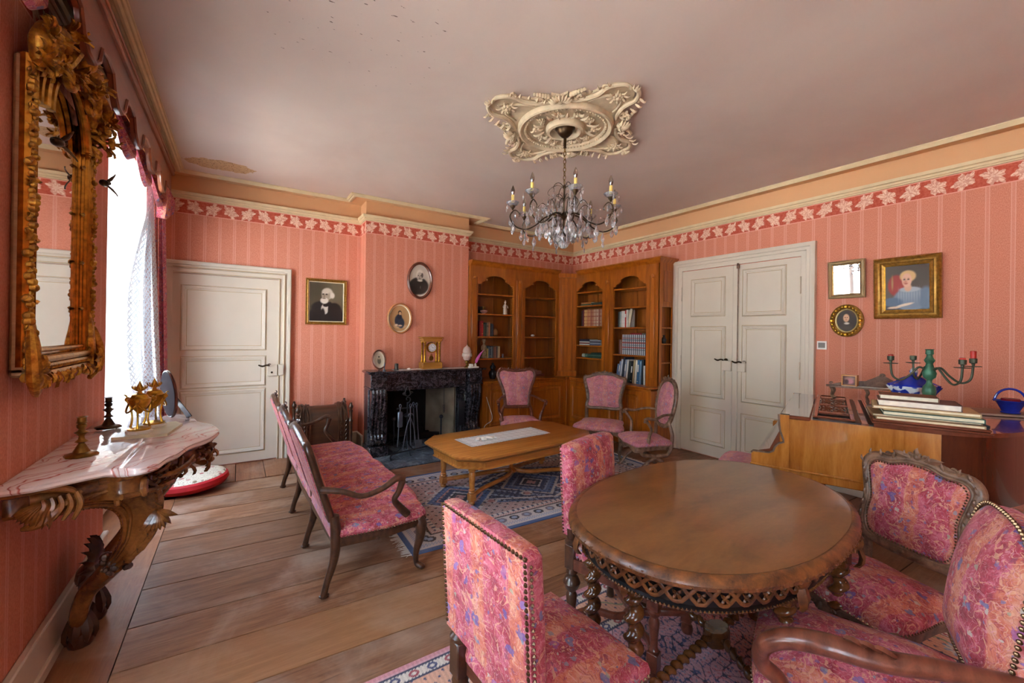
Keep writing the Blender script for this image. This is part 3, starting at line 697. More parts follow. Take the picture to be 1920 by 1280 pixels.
# ---------------- fireplace ----------------
fp = thing('fireplace_surround', 'black veined marble fireplace surround with scrolled jambs against the chimney breast', 'fireplace', (0, 0, 0))
def slab(mb, x0, x1, y0, y1, z0, z1, b=.006): mb.box(x0, x1, y0, y1, z0, z1, b)
mb = MB(); slab(mb, 1.285, 2.865, 4.975, YC, .992, 1.022, .01); mb.build('mantel_shelf', M['blackm'], fp)
mb = MB(); slab(mb, 1.52, 2.60, 5.07, YC, .80, .992); slab(mb, 1.50, 2.62, 5.10, YC, .765, .80); mb.build('frieze_block', M['blackm'], fp)
for x0 in (1.32, 2.62):
    mb = MB(); slab(mb, x0, x0+.20, 5.02, YC, .82, .992); mb.box(x0-.008, x0+.208, 5.01, YC, .80, .822, .006); mb.build('capital_block', M['blackm'], fp)
    mb = MB(); slab(mb, x0+.0, x0+.20, 5.14, YC, .12, .80, .004)
    prof = cr([(0, 5.035, .80), (0, 5.03, .70), (0, 5.055, .55), (0, 5.10, .40), (0, 5.115, .28), (0, 5.085, .19), (0, 5.05, .15)], 5)
    for dx in (.035, .08, .12, .165): mb.tube([(x0+dx, y, z) for _, y, z in prof], [.022, .024, .022, .02], 8)
    mb.prism([(y, z) for _, y, z in prof]+[(5.2, .15), (5.2, .80)], x0+.012, x0+.188, 'x')
    for dx in (.03, .08, .12, .17): mb.lathe([(.001, -.02), (.036, -.018), (.036, .018), (.001, .02)], 12, x0+dx, 5.07, .165, 'x')
    mb.build('jamb', M['blackm'], fp)
    mb = MB(); slab(mb, x0-.015, x0+.215, 4.995, YC, 0, .125, .008); mb.build('plinth', M['blackm'], fp)
for a_, b_ in ((1.52, 1.56), (2.56, 2.62)): MB().box(a_, b_, 5.16, YC+.02, 0, .77).build('inner_cheek', M['blackm'], fp, smooth=False)
mb = MB().box(2.50, 2.60, 5.10, 5.13, .24, .58, .004); mb.box(2.535, 2.555, 5.10, 5.12, .0, .24, .003); mb.ball((2.54, 5.095, .47), .007); mb.build('damper_plate', M['iron'], fp)
slate = mat_marble('hearth_slate', '#3c4654', '#56616f', '#8b97a2', 4, .03, .3, 1.0)
h = struct(MB().box(1.32, 2.85, 4.5, YF+.36, -.02, .002), 'trim_6', M['iron'], smooth=False)
for i in range(10):
    for j in range(7):
        x0 = 1.32+i*.153; y0 = 4.5+j*.152; MB().box(x0+.003, x0+.15, y0+.003, y0+.149, .0, .008+rnd.random()*.003, .002).build('tile', slate, h, smooth=False)
mb = MB(); mb.prism([(2.36, YF+.33), (2.54, YC+.02), (2.56, YC+.02), (2.40, YF+.36)], .0, .80); mb.build('firebox_cheek', plain('pale_firebrick', '#a89a84', .9, var=.3, nsc=4), fp, smooth=False, label='pale plastered right cheek of the firebox')
# fire tools
ft = thing('fire_tool_stand', 'wrought iron fireplace tool stand with scrolled heart top and hanging tools', 'fire tools', (1.76, 5.0, .01))
mb = MB()
for a in (0.5, 2.6, 4.7): mb.tube(cr([(0, 0, .16), (cos(a)*.05, sin(a)*.05, .08), (cos(a)*.12, sin(a)*.12, .012), (cos(a)*.15, sin(a)*.15, .008)]), .007, 6)
mb.build('foot', M['iron'], ft)
mb = MB(); mb.tube([(0, 0, .05), (0, 0, .62)], .009, 8); mb.lathe([(.02, .44), (.055, .46), (.055, .47), (.02, .49)], 12); mb.box(-.13, .13, -.008, .008, .545, .56); mb.build('pole', M['iron'], ft)
mb = MB()
mb.scroll((0, 0, .66), .045, .95, .008, -pi/2+.2, 1); mb.tube(cr([(0, 0, .70), (.035, 0, .72), (.02, 0, .78), (0, 0, .82), (-.02, 0, .78), (-.035, 0, .72), (0, 0, .70)]), .006, 6)
for s in (-1, 1): mb.scroll((s*.045, 0, .735), .022, 1.1, .006, 0, s)
mb.build('scroll_top', M['iron'], ft)
def tool(name, x, y, kind):
    mb = MB(); mb.tube([(x, y, .56), (x*1.3, y*1.2, .10)], .006, 6); mb.tube(cr([(x, y, .56), (x+.012, y, .59), (x, y, .61), (x-.012, y, .59), (x, y, .56)]), .005, 6)
    if kind == 'shovel': mb.box(x*1.3-.04, x*1.3+.04, y*1.2-.004, y*1.2+.004, .03, .15, .003)
    if kind == 'tongs': mb.tube(cr([(x, y, .45), (x-.05, y, .3), (x-.09, y, .05)]), .006, 6); mb.tube(cr([(x, y, .45), (x+.05, y, .3), (x+.08, y, .05)]), .006, 6); mb.scroll((x, y, .46), .04, 1, .006)
    if kind == 'brush': mb.box(x-.03, x+.03, y-.02, y+.02, .33, .52, .01)
    mb.build(name, M['steel'], ft)
tool('hearth_brush', -.10, -.03, 'brush'); tool('tongs', .02, -.05, 'tongs'); tool('shovel', .11, -.02, 'shovel'); tool('poker', .09, .04, 'poker')
fd = thing('hearth_fender', 'low iron fender bar curving across the slate hearth', 'fender', (1.8, 4.93, .01))
mb = MB(); mb.tube(cr([(-.30, -.14, 0), (-.30, -.13, .05), (-.22, -.10, .065), (.1, -.02, .065), (.32, .05, .06), (.42, .10, .0)]), .009, 8); mb.build('bar', M['iron'], fd)
fd2 = thing('firedog', 'upright iron firedog with a knob at the right side of the firebox', 'andiron', (2.32, 5.25, .01))
mb = MB(); mb.tube([(0, 0, .0), (0, 0, .33)], .011, 8); mb.ball((0, 0, .35), .028); mb.tube(cr([(-.12, -.03, 0), (-.06, 0, .06), (.06, 0, .06), (.12, -.03, 0)]), .01, 6); mb.tube([(0, 0, .06), (0, .25, .05)], .01, 6); mb.build('iron', M['iron'], fd2)
fd3 = dup(fd2, (1.72, 5.40, .01), .2, 'iron firedog in the shadow behind the tool stand at left')
ch = thing('chimney_chain', 'thin hanging chimney hook with ring before the pale firebox side', 'chain', (2.38, 5.30, .40))
mb = MB(); mb.tube([(0, 0, .44), (0, 0, .12)], .004, 5)
for k in range(5): mb.tube([(cos(a)*.012, 0, .10-k*.022+sin(a)*.014) for a in np.linspace(0, 6.28, 9)], .0035, 5)
mb.build('hook', M['iron'], ch)
# logs / ash
for i, (x, y, r) in enumerate(((2.0, 5.62, .1), (2.1, 5.55, -.2), (1.9, 5.5, .35))):
    mb = MB(); mb.tube([(-.28, 0, 0), (0, .01, .01), (.3, 0, 0)], [.045, .05, .04], 10)
    o = mb.build('charred_log', plain('charcoal_%d' % i, '#1d1713', .9, var=.5, nsc=20)); o.location = (x, y, .06+.075*(i == 2)); o.rotation_euler = (0, 0, r)
    tag(o, ['charred log at the back of the hearth', 'charred log lying in front of another log', 'short charred log resting on top of the two others'][i], 'log', 'logs in the firebox')

# ---- mantel ornaments
def ovalpath(a, b, n=40, y=0): return [(cos(2*pi*i/n)*a, y, sin(2*pi*i/n)*b) for i in range(n)]
def oval_frame(name, label, loc, a, b, fw, mat, fn, rz=0, rx=0, inner=None, lean=0):
    t = thing(name, label, 'picture', loc, tilt=(rx, 0, rz))
    n = 44; prof = [(0, 0), (0, .018), (fw*.25, .026), (fw*.5, .03), (fw*.8, .02), (fw, .010), (fw, 0)]
    R = []
    for i in range(n+1):
        an = 2*pi*i/n; R.append([(cos(an)*(a-d), -h_, sin(an)*(b-d)) for d, h_ in prof])
    mb = MB(); mb.rings(R, False, True); mb.build('frame', mat, t)
    if inner:
        mb = MB(); R = []
        for i in range(n+1):
            an = 2*pi*i/n; R.append([(cos(an)*(a-fw-d), -h_, sin(an)*(b-fw-d)) for d, h_ in ((-.001, 0), (-.001, .014), (.006, .012), (.012, .004), (.012, 0))])
        mb.rings(R, False, True); mb.build('slip', inner, t)
    g = grid_print('portrait', 2*(a-fw*.6), 2*(b-fw*.6), 60, 76, fn, M['print'], t, mask=lambda u, v: ((u-.5)**2+(v-.5)**2) < .25)
    g.location = (0, -.006, 0)
    return t
def fn_oval_old(U, V):
    C = np.ones(U.shape+(3,))*.72; C = paint(C, E_(U, V, .5, .5, .75, .62, .5), '#c9bfae')
    C = paint(C, E_(U, V, .5, -.02, .52, .42, .1), '#e5e0d4'); C = paint(C, E_(U, V, .46, .34, .42, .25, .08), '#2c2826'); C = paint(C, E_(U, V, .2, .2, .2, .25, .3), '#2e2a28')
    C = paint(C, E_(U, V, .5, .66, .17, .16, .15), '#dcd4c6'); C = paint(C, E_(U, V, .49, .62, .115, .13, .15), '#b8aea0'); C = paint(C, E_(U, V, .6, .66, .05, .07, .3), '#5c544c')
    for x in (.43, .54): C = paint(C, E_(U, V, x, .645, .025, .014, .3), '#3c342e')
    C = paint(C, E_(U, V, .485, .60, .02, .04, .4), '#8d8478'); C = paint(C, E_(U, V, .49, .55, .05, .012, .4), '#5c5048'); C = paint(C, E_(U, V, .5, .50, .12, .03, .3), '#ded6ca')
    C = paint(C, E_(U, V, .52, .3, .012, .05, .3), '#8b8580'); return C
def fn_oval_child(U, V):
    C = np.ones(U.shape+(3,)); C = paint(C, E_(U, V, .5, .5, 2, 2, .1), '#c29a6c'); C = paint(C, E_(U, V, .5, .52, .32, .34, .6), '#b48c60')
    C = paint(C, E_(U, V, .55, .22, .3, .06, .5), '#d8b890'); C = paint(C, E_(U, V, .45, .42, .17, .2, .15), '#2f3444'); C = paint(C, E_(U, V, .56, .34, .14, .18, .15), '#333a4a'); C = paint(C, E_(U, V, .48, .56, .11, .09, .2), '#2a2c3a')
    C = paint(C, E_(U, V, .5, .70, .075, .075, .15), '#3b2c22'); C = paint(C, E_(U, V, .51, .675, .05, .055, .2), '#d9b48c')
    for x in (.49, .53): C = paint(C, E_(U, V, x, .685, .009, .007, .3), '#40302a')
    C = paint(C, E_(U, V, .36, .27, .07, .035, .3), '#e6ccb0'); C = paint(C, E_(U, V, .52, .25, .09, .03, .3), '#d8bd9d'); return C
def fn_man(U, V):
    C = np.ones(U.shape+(3,)); C = paint(C, E_(U, V, .5, .5, 3, 3, .1), '#5c533e'); C = paint(C, E_(U, V, .7, .75, .5, .4, .6), '#6e6650'); C = paint(C, E_(U, V, .2, .8, .3, .3, .6), '#4c4536')
    C = paint(C, E_(U, V, .5, .12, .5, .32, .06), '#262020'); C = paint(C, E_(U, V, .42, .35, .33, .17, .1), '#2a2422'); C = paint(C, E_(U, V, .72, .28, .2, .2, .1), '#241f1e')
    C = paint(C, E_(U, V, .455, .33, .10, .13, .1), '#cfc8bc'); C = paint(C, E_(U, V, .48, .42, .075, .04, .15), '#241e1c'); C = paint(C, E_(U, V, .4, .2, .06, .14, .2), '#2a2422'); C = paint(C, E_(U, V, .6, .3, .06, .2, .15), '#241f1e')
    C = paint(C, E_(U, V, .52, .70, .155, .14, .12), '#c8bfae'); C = paint(C, E_(U, V, .66, .66, .06, .07, .25), '#d8d0c2'); C = paint(C, E_(U, V, .48, .655, .115, .15, .12), '#a79a86'); C = paint(C, E_(U, V, .48, .75, .1, .06, .25), '#cfc5b2')
    C = paint(C, E_(U, V, .44, .53, .11, .075, .15), '#dcd5c8'); C = paint(C, E_(U, V, .43, .585, .05, .012, .3), '#7b6e5e')
    for x in (.41, .5): C = paint(C, E_(U, V, x, .685, .03, .016, .3), '#3c3228'); C = paint(C, E_(U, V, x, .715, .035, .008, .3), '#d8d0c2')
    C = paint(C, E_(U, V, .435, .635, .016, .05, .4), '#8a7c68'); return C
def fn_lady(U, V):
    C = np.ones(U.shape+(3,)); C = paint(C, E_(U, V, .5, .5, 3, 3, .1), '#66584e'); C = paint(C, E_(U, V, .8, .8, .6, .4, .6), '#55493f'); C = paint(C, E_(U, V, .3, .55, .17, .21, .1), '#a23a34'); C = paint(C, E_(U, V, .22, .6, .02, .14, .4), '#b08a58')
    C = paint(C, E_(U, V, .5, .02, .62, .16, .1), '#4a4a52'); C = paint(C, E_(U, V, .58, .27, .34, .23, .08), '#7f8ea0'); C = paint(C, E_(U, V, .85, .28, .13, .22, .15), '#6f7f93'); C = paint(C, E_(U, V, .22, .22, .2, .09, .15), '#5f7086')
    for k in range(9): C = paint(C, E_(U, V, .34+k*.05, .36, .012, .10, .9)*.45, '#c9d0d6')
    C = paint(C, E_(U, V, .55, .46, .2, .05, .15), '#aeb6bd'); C = paint(C, E_(U, V, .52, .5, .07, .08, .2), '#d9a88c')
    C = paint(C, E_(U, V, .52, .72, .155, .115, .12), '#d9b07a'); C = paint(C, E_(U, V, .5, .64, .095, .135, .1), '#e3b095'); C = paint(C, E_(U, V, .47, .6, .04, .03, .4), '#d98f7a')
    for x in (.455, .53): C = paint(C, E_(U, V, x, .655, .022, .012, .3), '#4b3a34'); C = paint(C, E_(U, V, x, .68, .028, .006, .3), '#9c6f4c')
    C = paint(C, E_(U, V, .485, .575, .035, .010, .3), '#a8483c'); C = paint(C, E_(U, V, .48, .615, .014, .025, .4), '#c98a70')
    C = paint(C, E_(U, V, .25, .11, .13, .022, .2, .05), '#e0c4a8'); C = paint(C, E_(U, V, .46, .16, .17, .025, .2, .2), '#e6d2bc'); return C
def fn_boy(U, V):
    C = np.ones(U.shape+(3,)); C = paint(C, E_(U, V, .5, .5, 3, 3, .1), '#3a2c22'); C = paint(C, E_(U, V, .5, .1, .36, .25, .3), '#4a3c30'); C = paint(C, E_(U, V, .48, .68, .16, .14, .2), '#2a1e16')
    C = paint(C, E_(U, V, .48, .60, .115, .15, .15), '#d8a884'); C = paint(C, E_(U, V, .5, .40, .1, .04, .3), '#cfc4b4')
    for x in (.44, .52): C = paint(C, E_(U, V, x, .62, .022, .014, .3), '#33221a')
    C = paint(C, E_(U, V, .48, .53, .03, .010, .3), '#9c4a3c'); C = paint(C, E_(U, V, .475, .575, .012, .025, .4), '#b98562'); return C
def fn_plate(U, V):
    C = np.ones(U.shape+(3,)); C = paint(C, E_(U, V, .5, .5, 3, 3, .1), '#d9d0bc'); C = paint(C, E_(U, V, .5, .5, .32, .34, .08), '#c9bda4'); C = paint(C, E_(U, V, .5, .42, .15, .17, .2), '#6b6258'); C = paint(C, E_(U, V, .5, .58, .08, .08, .2), '#b9a488'); C = paint(C, E_(U, V, .5, .65, .08, .04, .3), '#4c443c'); return C
oval_frame('oval_portrait', 'large oval dark wood framed photograph of an elderly person in black, above the mantel', (2.015, YC-.002, 2.182), .175, .245, .035, M['mahog'], fn_oval_old)
oval_frame('oval_portrait', 'lighter oval frame with a seated child on a tan ground', (1.75, YC-.002, 1.672), .165, .20, .024, wood('light_frame', '#a5683a', '#c88a58', .3, 8), fn_oval_child, inner=plain('cream_mat', '#e8dcc0', .6))
def rect_frame(name, label, loc, rz, w_, h_, fw, mat, fn, prof=None, nx=70, ny=84, slip=None, rx=0, glass=False):
    t = thing(name, label, 'picture', loc, tilt=(rx, 0, rz))
    prof = prof or [(0, 0), (0, .02), (fw*.2, .028), (fw*.45, .018), (fw*.7, .024), (fw, .010), (fw, 0)]
    mb = MB(); R = []
    for (sx_, sz) in ((-1, -1), (1, -1), (1, 1), (-1, 1), (-1, -1)): R.append([(sx_*(w_/2-d), -q, sz*(h_/2-d)) for d, q in prof])
    mb.rings(R, False, True)
    for p in walk([(-w_/2+.006, -.022, -h_/2+.006), (w_/2-.006, -.022, -h_/2+.006), (w_/2-.006, -.022, h_/2-.006), (-w_/2+.006, -.022, h_/2-.006)], .018, True): mb.octa(p, .007)
    mb.build('frame', mat, t, angle=30)
    if slip:
        mb = MB(); R = []
        for (sx_, sz) in ((-1, -1), (1, -1), (1, 1), (-1, 1), (-1, -1)): R.append([(sx_*(w_/2-fw-d), -q, sz*(h_/2-fw-d)) for d, q in ((-.001, 0), (-.001, .012), (.008, .008), (.008, 0))])
        mb.rings(R, False, True); mb.build('slip', slip, t, angle=30)
    if fn:
        g = grid_print('portrait', w_-fw*1.4, h_-fw*1.4, nx, ny, fn, M['print'], t); g.location = (0, -.006, 0)
    return t
rect_frame('portrait_picture', 'gilt framed photograph of a white bearded man in a dark coat and bow tie', (.915, YF-.002, 1.855), 0, .47, .56, .035, M['frame'], fn_man, slip=plain('ivory_slip', '#e3d6b4', .5))
rect_frame('portrait_picture', 'large gilt framed painting of a fair haired lady in grey blue reading a book', (XR-.022, 1.168, 1.955), -pi/2, .445, .545, .07, M['frame'], fn_lady, prof=[(0, 0), (0, .03), (.012, .042), (.02, .036), (.032, .03), (.045, .034), (.055, .018), (.07, .012), (.07, 0)], slip=M['gilt'], rx=.06)
t = rect_frame('wall_mirror', 'small rectangular mirror in a flat pale champagne frame above the round gilt portrait', (XR-.022, 1.605, 2.07), -pi/2-.06, .30, .365, .035, plain('champagne_frame', '#b8a580', .35, .5), None, slip=M['frame'], rx=.05)
t['category'] = 'mirror'; MB().box(-.115, .115, -.006, -.002, -.148, .148).build('glass', M['mirror'], t, smooth=False)
tt = oval_frame('round_portrait', 'round gilt framed dark miniature portrait of a young man, nearest the double doors', (XR-.004, 1.605, 1.67), .135, .158, .045, M['frame'], fn_boy, rz=-pi/2, inner=plain('pale_gilt', '#d8c48a', .35, .5))
mb = MB()
for i in range(24):
    a = 2*pi*i/24; mb.ball((cos(a)*.113, -.028, sin(a)*.135), .011 if i % 6 else .02, 6, 4)
mb.build('beading', M['gilt'], tt)
# plate on mantel
pl = oval_frame('oval_plate', 'oval brown rimmed plate leaning at the left end of the mantel', (1.47, 5.235, 1.15), .085, .125, .018, M['mahog'], fn_plate, rx=-.28)
pl['category'] = 'plate'
mb = MB(); mb.tube(cr([(0, .05, -.127), (0, .0, -.12), (0, -.02, -.127)]), .006, 5); mb.build('easel_foot', M['dark'], pl)
o = MB().lathe([(.018, 0), (.02, .01), (.008, .02), (.006, .05), (.012, .06), (.004, .09), (.002, .11)], 12).build('brass_bell', M['steel']); o.location = (1.49, 5.07, 1.022); tag(o, 'small slender metal hand bell in front of the oval plate', 'bell')
o = MB().lathe([(.024, 0), (.026, .004), (.026, .016), (.0225, .018), (.0225, .075), (.02, .078), (.02, .082), (.002, .084)], 16).build('mantel_jar', plain('jar_pewter', '#4a4540', .3, .6)); o.location = (1.655, 5.12, 1.022); tag(o, 'small dark cylindrical jar with pewter band on the mantel left of the clock', 'jar')
rn = grid_print('mantel_runner', 1.05, .20, 160, 30, lambda U, V: np.stack([.86-.12*((np.sin(U*240)*np.sin(V*60)) > .3)]*3, -1), M['doily'], plane='xy'); rn.location = (2.15, 5.13, 1.0235); tag(rn, 'narrow white lace runner lying along the marble mantel', 'runner')
o = MB().ball((0, 0, .012), .02, 8, 6, (1.3, .8, .6)).build('folded_cloth_scrap', M['white']); o.location = (1.80, 5.08, 1.0235); tag(o, 'small crumpled white scrap at the left end of the mantel runner', 'cloth')
# clock
ck = thing('portico_clock', 'honey wood portico clock with four gilt columns on the mantel', 'clock', (2.12, 5.16, 1.024))
mb = MB().box(-.135, .135, -.075, .075, 0, .085, .004); mb.build('plinth', wood('clock_wood', '#8f5a20', '#c48a3e', .25, 8, coat=.5), ck)
wc = bpy.data.materials['clock_wood']
mb = MB().box(-.13, .13, -.07, .07, .36, .395, .004); mb.box(-.145, .145, -.082, .082, .395, .415, .005); mb.box(-.12, .12, -.06, .06, .35, .36); mb.build('entablature', wc, ck)
for x in (-.1, .1):
    for y in (-.05, .05):
        MB().lathe([(.018, .085), (.02, .09), (.02, .10), (.014, .105), (.013, .33), (.018, .338), (.02, .345), (.018, .352)], 14, x, y).build('column', M['gilt'], ck)
mb = MB(); mb.lathe([(.001, .03), (.066, .03), (.07, .0), (.07, -.02), (.062, -.03), (.056, -.024), (.001, -.024)], 28, 0, -.02, .275, 'y'); mb.build('drum', M['gilt'], ck)
def fn_dial(U, V):
    C = np.ones(U.shape+(3,))*.93; x, y = U-.5, V-.5; r = np.hypot(x, y); a = np.arctan2(x, y)
    for k in range(12):
        d = np.abs((a-k*pi/6+pi) % (2*pi)-pi); C[(d < .07) & (r > .34) & (r < .45)] = .12
    for (an, L, w_) in ((radians(105), .2, .02), (radians(-35), .32, .014)):
        u = x*sin(an)+y*cos(an); v = np.abs(x*cos(an)-y*sin(an)); C[(u > -.03) & (u < L) & (v < w_)] = .05
    C[(r > .33) & (r < .335)] = .4; return C
dl = grid_print('dial', .104, .104, 70, 70, fn_dial, M['print'], ck, mask=lambda u, v: (u-.5)**2+(v-.5)**2 < .25); dl.location = (0, -.0515, .275)
mb = MB(); mb.tube([(0, -.01, .20), (0, -.01, .14)], .003, 6); mb.lathe([(.001, .006), (.03, .005), (.034, 0), (.03, -.005), (.001, -.006)], 20, 0, -.012, .135, 'y'); mb.scroll((0, -.012, .175), .022, 1, .004, -1.5); mb.build('pendulum', M['brass'], ck)
# lamp, feather inkstand
lp = thing('mantel_oil_lamp', 'small lamp with frosted pink glass shade at the right end of the mantel', 'lamp', (2.63, 5.12, 1.022))
MB().lathe([(.04, 0), (.042, .006), (.02, .02), (.012, .04), (.014, .06), (.03, .075), (.03, .09), (.012, .10)], 16).build('base', M['brass'], lp)
MB().lathe([(.03, .10), (.05, .12), (.056, .16), (.05, .20), (.058, .205), (.06, .225), (.048, .265), (.022, .29), (.01, .295), (.008, .31), (.001, .315)], 20).build('lamp_shade', plain('pink_frosted_glass', '#cbb0a6', .3, spec=.6), lp)
mb = MB()
for k in range(14): mb.leaf((cos(k*.449)*.057, sin(k*.449)*.057, .2), (cos(k*.449)*.1, sin(k*.449)*.1, -1), (cos(k*.449), sin(k*.449), 0), .05, .016, .003)
mb.build('petal', M['white'], lp, label='white pressed glass petals')
iw = thing('inkstand', 'white marble inkstand on the mantel beside the pink lamp', 'inkstand', (2.70, 5.06, 1.022))
MB().box(-.07, .07, -.035, .035, 0, .02, .004).box(-.06, -.01, -.022, .022, .02, .055, .005).build('block', M['white'], iw)
MB().lathe([(.018, .02), (.018, .045), (.01, .05), (.01, .06)], 12, .03).build('ink_pot', M['white'], iw)
qf = MB(); P = cr([(.0, 0, .03), (.03, 0, .09), (.085, .0, .17), (.135, 0, .215)], 5)
qf.tube(P, [.003, .002], 5); n = len(P)
R = [[(p[0]+s*.0, p[1]-.002, p[2]) for s in (0,)] for p in P]
wd = [.004, .012, .024, .03, .032, .032, .030, .028, .024, .02, .016, .012, .008, .006, .003, .001]
vs = []; 
for i, p in enumerate(P):
    q = wd[min(i, 15)]*.7; vs += [(p[0]-q*.8, p[1]-.001, p[2]+q*.6), (p[0], p[1]-.005, p[2]), (p[0]+q*.8, p[1]-.001, p[2]-q*.6), (p[0], p[1]+.003, p[2])]
fs = [(i*4+j, i*4+(j+1) % 4, i*4+4+(j+1) % 4, i*4+4+j) for i in range(n-1) for j in range(4)]
qf.add(vs, fs); qo = qf.build('quill_pen', plain('pink_feather', '#e070c0', .8)); qo.location = (2.73, 5.06, 1.05); tag(qo, 'bright pink feather quill standing in the white inkstand', 'quill')
# cable beside fireplace
mb = MB(); mb.tube(cr([(2.93, 5.09, .60), (2.99, 5.08, .42), (3.02, 5.08, .33), (3.0, 5.07, .26), (2.9, 5.05, .22), (2.86, 5.04, .16)]), .004, 6); o = mb.build('loose_cable', M['white']); tag(o, 'thin pale cable curling beside the right jamb of the fireplace', 'cable')

# ---------------- bookcases ----------------
def arch_valance(mb, x0, x1, z0, z1, zt, y0, y1):
    a = (x1-x0)/2; c = (x0+x1)/2
    half = cr([(a, z0, 0), (a*.86, z0+.005, 0), (a*.76, z0+.035, 0), (a*.60, z0+.055, 0), (a*.52, z0+.095, 0), (a*.3, z1-.01, 0), (0, z1, 0)], 4)
    low = [(c+x, z) for x, z, _ in half]+[(c-x, z) for x, z, _ in reversed(half[:-1])]
    n = len(low); up = [(p[0], zt) for p in low]
    R = [[(p[0], y0, p[1]) for p in low], [(p[0], y0, p[1]) for p in up], [(p[0], y1, p[1]) for p in up], [(p[0], y1, p[1]) for p in low], [(p[0], y0, p[1]) for p in low]]
    mb.rings([list(r) for r in zip(*R)], True, False) if False else mb.rings(R, False, False)
    for (sx_, zz_) in ((.58, z0+.068), (-.58, z0+.068)): mb.ball((c+sx_*a*.9, y0-.004, zz_), .014, 6, 4)
def cornice(mb, pts, z0, h=.075, out=.055):
    prof = [(0, z0), (.006, z0+.01), (.012, z0+.02), (.03, z0+.035), (.042, z0+.05), (out, z0+.06), (out, z0+h), (-.10, z0+h), (-.10, z0)]
    sweep(mb, pts, prof)
def panel_door(mb, x0, x1, z0, z1, y):
    panel_mould(mb, x0+.05, x1-.05, z0+.05, z1-.05, y); mb.box(x0+.11, x1-.11, y-.01, y, z0+.11, z1-.11, .004)
def bookcase(name, label, loc, rz, W, stiles, opens, shelves, dep, bdep, ztop, doors, backdep, ext=0, bx0=0):
    t = thing(name, label, 'bookcase', loc, rz)
    cz = .80
    mb = MB()
    for (x0, x1) in stiles: mb.box(x0, x1, 0, .035, cz+.02, ztop)
    for (x0, x1) in opens: arch_valance(mb, x0, x1, 2.20, 2.335, ztop, .002, .03)
    mb.build('face_frame', M['case'], t)
    mb = MB()
    for (x0, x1) in stiles:
        if x1-x0 > .10:
            m = (x0+x1)/2; mb.box(m-.035, m+.035, -.012, 0, cz+.12, 2.28, .006); mb.tube([(m-.05, -.004, cz+.1), (m-.05, -.004, 2.3)], .006, 6); mb.tube([(m+.05, -.004, cz+.1), (m+.05, -.004, 2.3)], .006, 6); mb.ball((m, -.012, 2.29), .028, 8, 6, (1, .5, 1))
    if mb.v: mb.build('pilaster', M['case'], t, kind='stuff')
    mb = MB(); mb.box(0, W, backdep-.02, backdep, cz, ztop); mb.box(0, .02, .03, backdep, cz, ztop); mb.box(W-.02, W, .03, backdep, cz, ztop); mb.box(0, W, 0.03, backdep, ztop-.03, ztop)
    for (x0, x1), (q0, q1) in zip(opens, opens[1:]): mb.box((x1+q0)/2-.012, (x1+q0)/2+.012, .03, backdep, cz, ztop)
    for (x0, x1) in opens:
        for q in (.33, .7): mb.box(x0+(x1-x0)*q-.006, x0+(x1-x0)*q+.006, backdep-.03, backdep-.02, cz, ztop-.05)
    mb.build('carcass', M['casein'], t, smooth=False)
    for (x0, x1), zs in zip(opens, shelves):
        for z in zs: MB().box(x0-.05, x1+.05, .015, backdep-.02, z-.011, z+.011, .004).build('shelf', M['case'], t)
    for (x0, x1) in opens:
        mb = MB()
        for k in range(46): mb.box(x1-.004, x1+.012, .05, .075, .9+k*.03, .915+k*.03)
        mb.build('shelf_rack', M['casein'], t, smooth=False, kind='stuff')
    W += ext
    mb = MB().box(0, W, .03, backdep, ztop-.012, ztop); mb.build('top_board', M['case'], t, smooth=False)
    mb = MB().box(bx0, W, -bdep-.03, backdep, cz-.005, cz+.02, .006); mb.box(0, bx0+.01, .06, backdep, cz-.005, cz+.02); mb.build('counter', M['case'], t)
    mb = MB().box(bx0, W, -bdep, backdep, .09, cz-.005); mb.box(bx0, W, -bdep-.012, backdep, 0, .10, .006); mb.box(bx0, W, -bdep-.015, backdep, cz-.03, cz-.005, .006); mb.build('base_cabinet', M['case'], t, smooth=False)
    for (x0, x1) in doors:
        mb = MB().box(x0, x1, -bdep-.012, -bdep, .13, cz-.05, .003); panel_door(mb, x0, x1, .13, cz-.05, -bdep-.012); d = mb.build('cabinet_door', M['case'], t)
        k = MB().ball((x1-.035, -bdep-.03, .5), .009, 6, 5).build('knob', M['brass'], d)
    return t
ZT = 2.455
bl = bookcase('bookcase', 'cherry wood bookcase in the corner beside the fireplace, mostly empty shelves', (XC2+.005, 5.26, 0), 0, 1.66,
    [(0, .125), (.74, .95), (1.57, 1.66)], [(.125, .74), (.95, 1.57)], [[2.06, 1.77, 1.44, 1.12]]*2, .33, .15, ZT, [(.20, .82), (.90, 1.6)], .32, 0, .135)
mb = MB(); cornice(mb, [(0, 0, 0, -1), (1.62, 0, 0, -1)], ZT); mb.build('cornice', M['case'], bl)
br = bookcase('bookcase', 'cherry wood bookcase along the right wall, filled with books, beside the double doors', (4.62, 5.2, 0), -pi/2, 1.62,
    [(0, .07), (.65, .87), (1.47, 1.68)], [(.07, .65), (.87, 1.47)], [[2.17, 1.95, 1.62, 1.32, 1.12], [2.16, 1.89, 1.60, 1.21]], .33, .15, ZT, [(.12, .86), (.90, 1.2), (1.23, 1.55)], .32, .06)
mb = MB(); cornice(mb, [(.10, 0, 0, -1), (1.68, 0, 1, -1), (1.68, .32, 1, 0)], ZT); mb.build('cornice', M['case'], br)
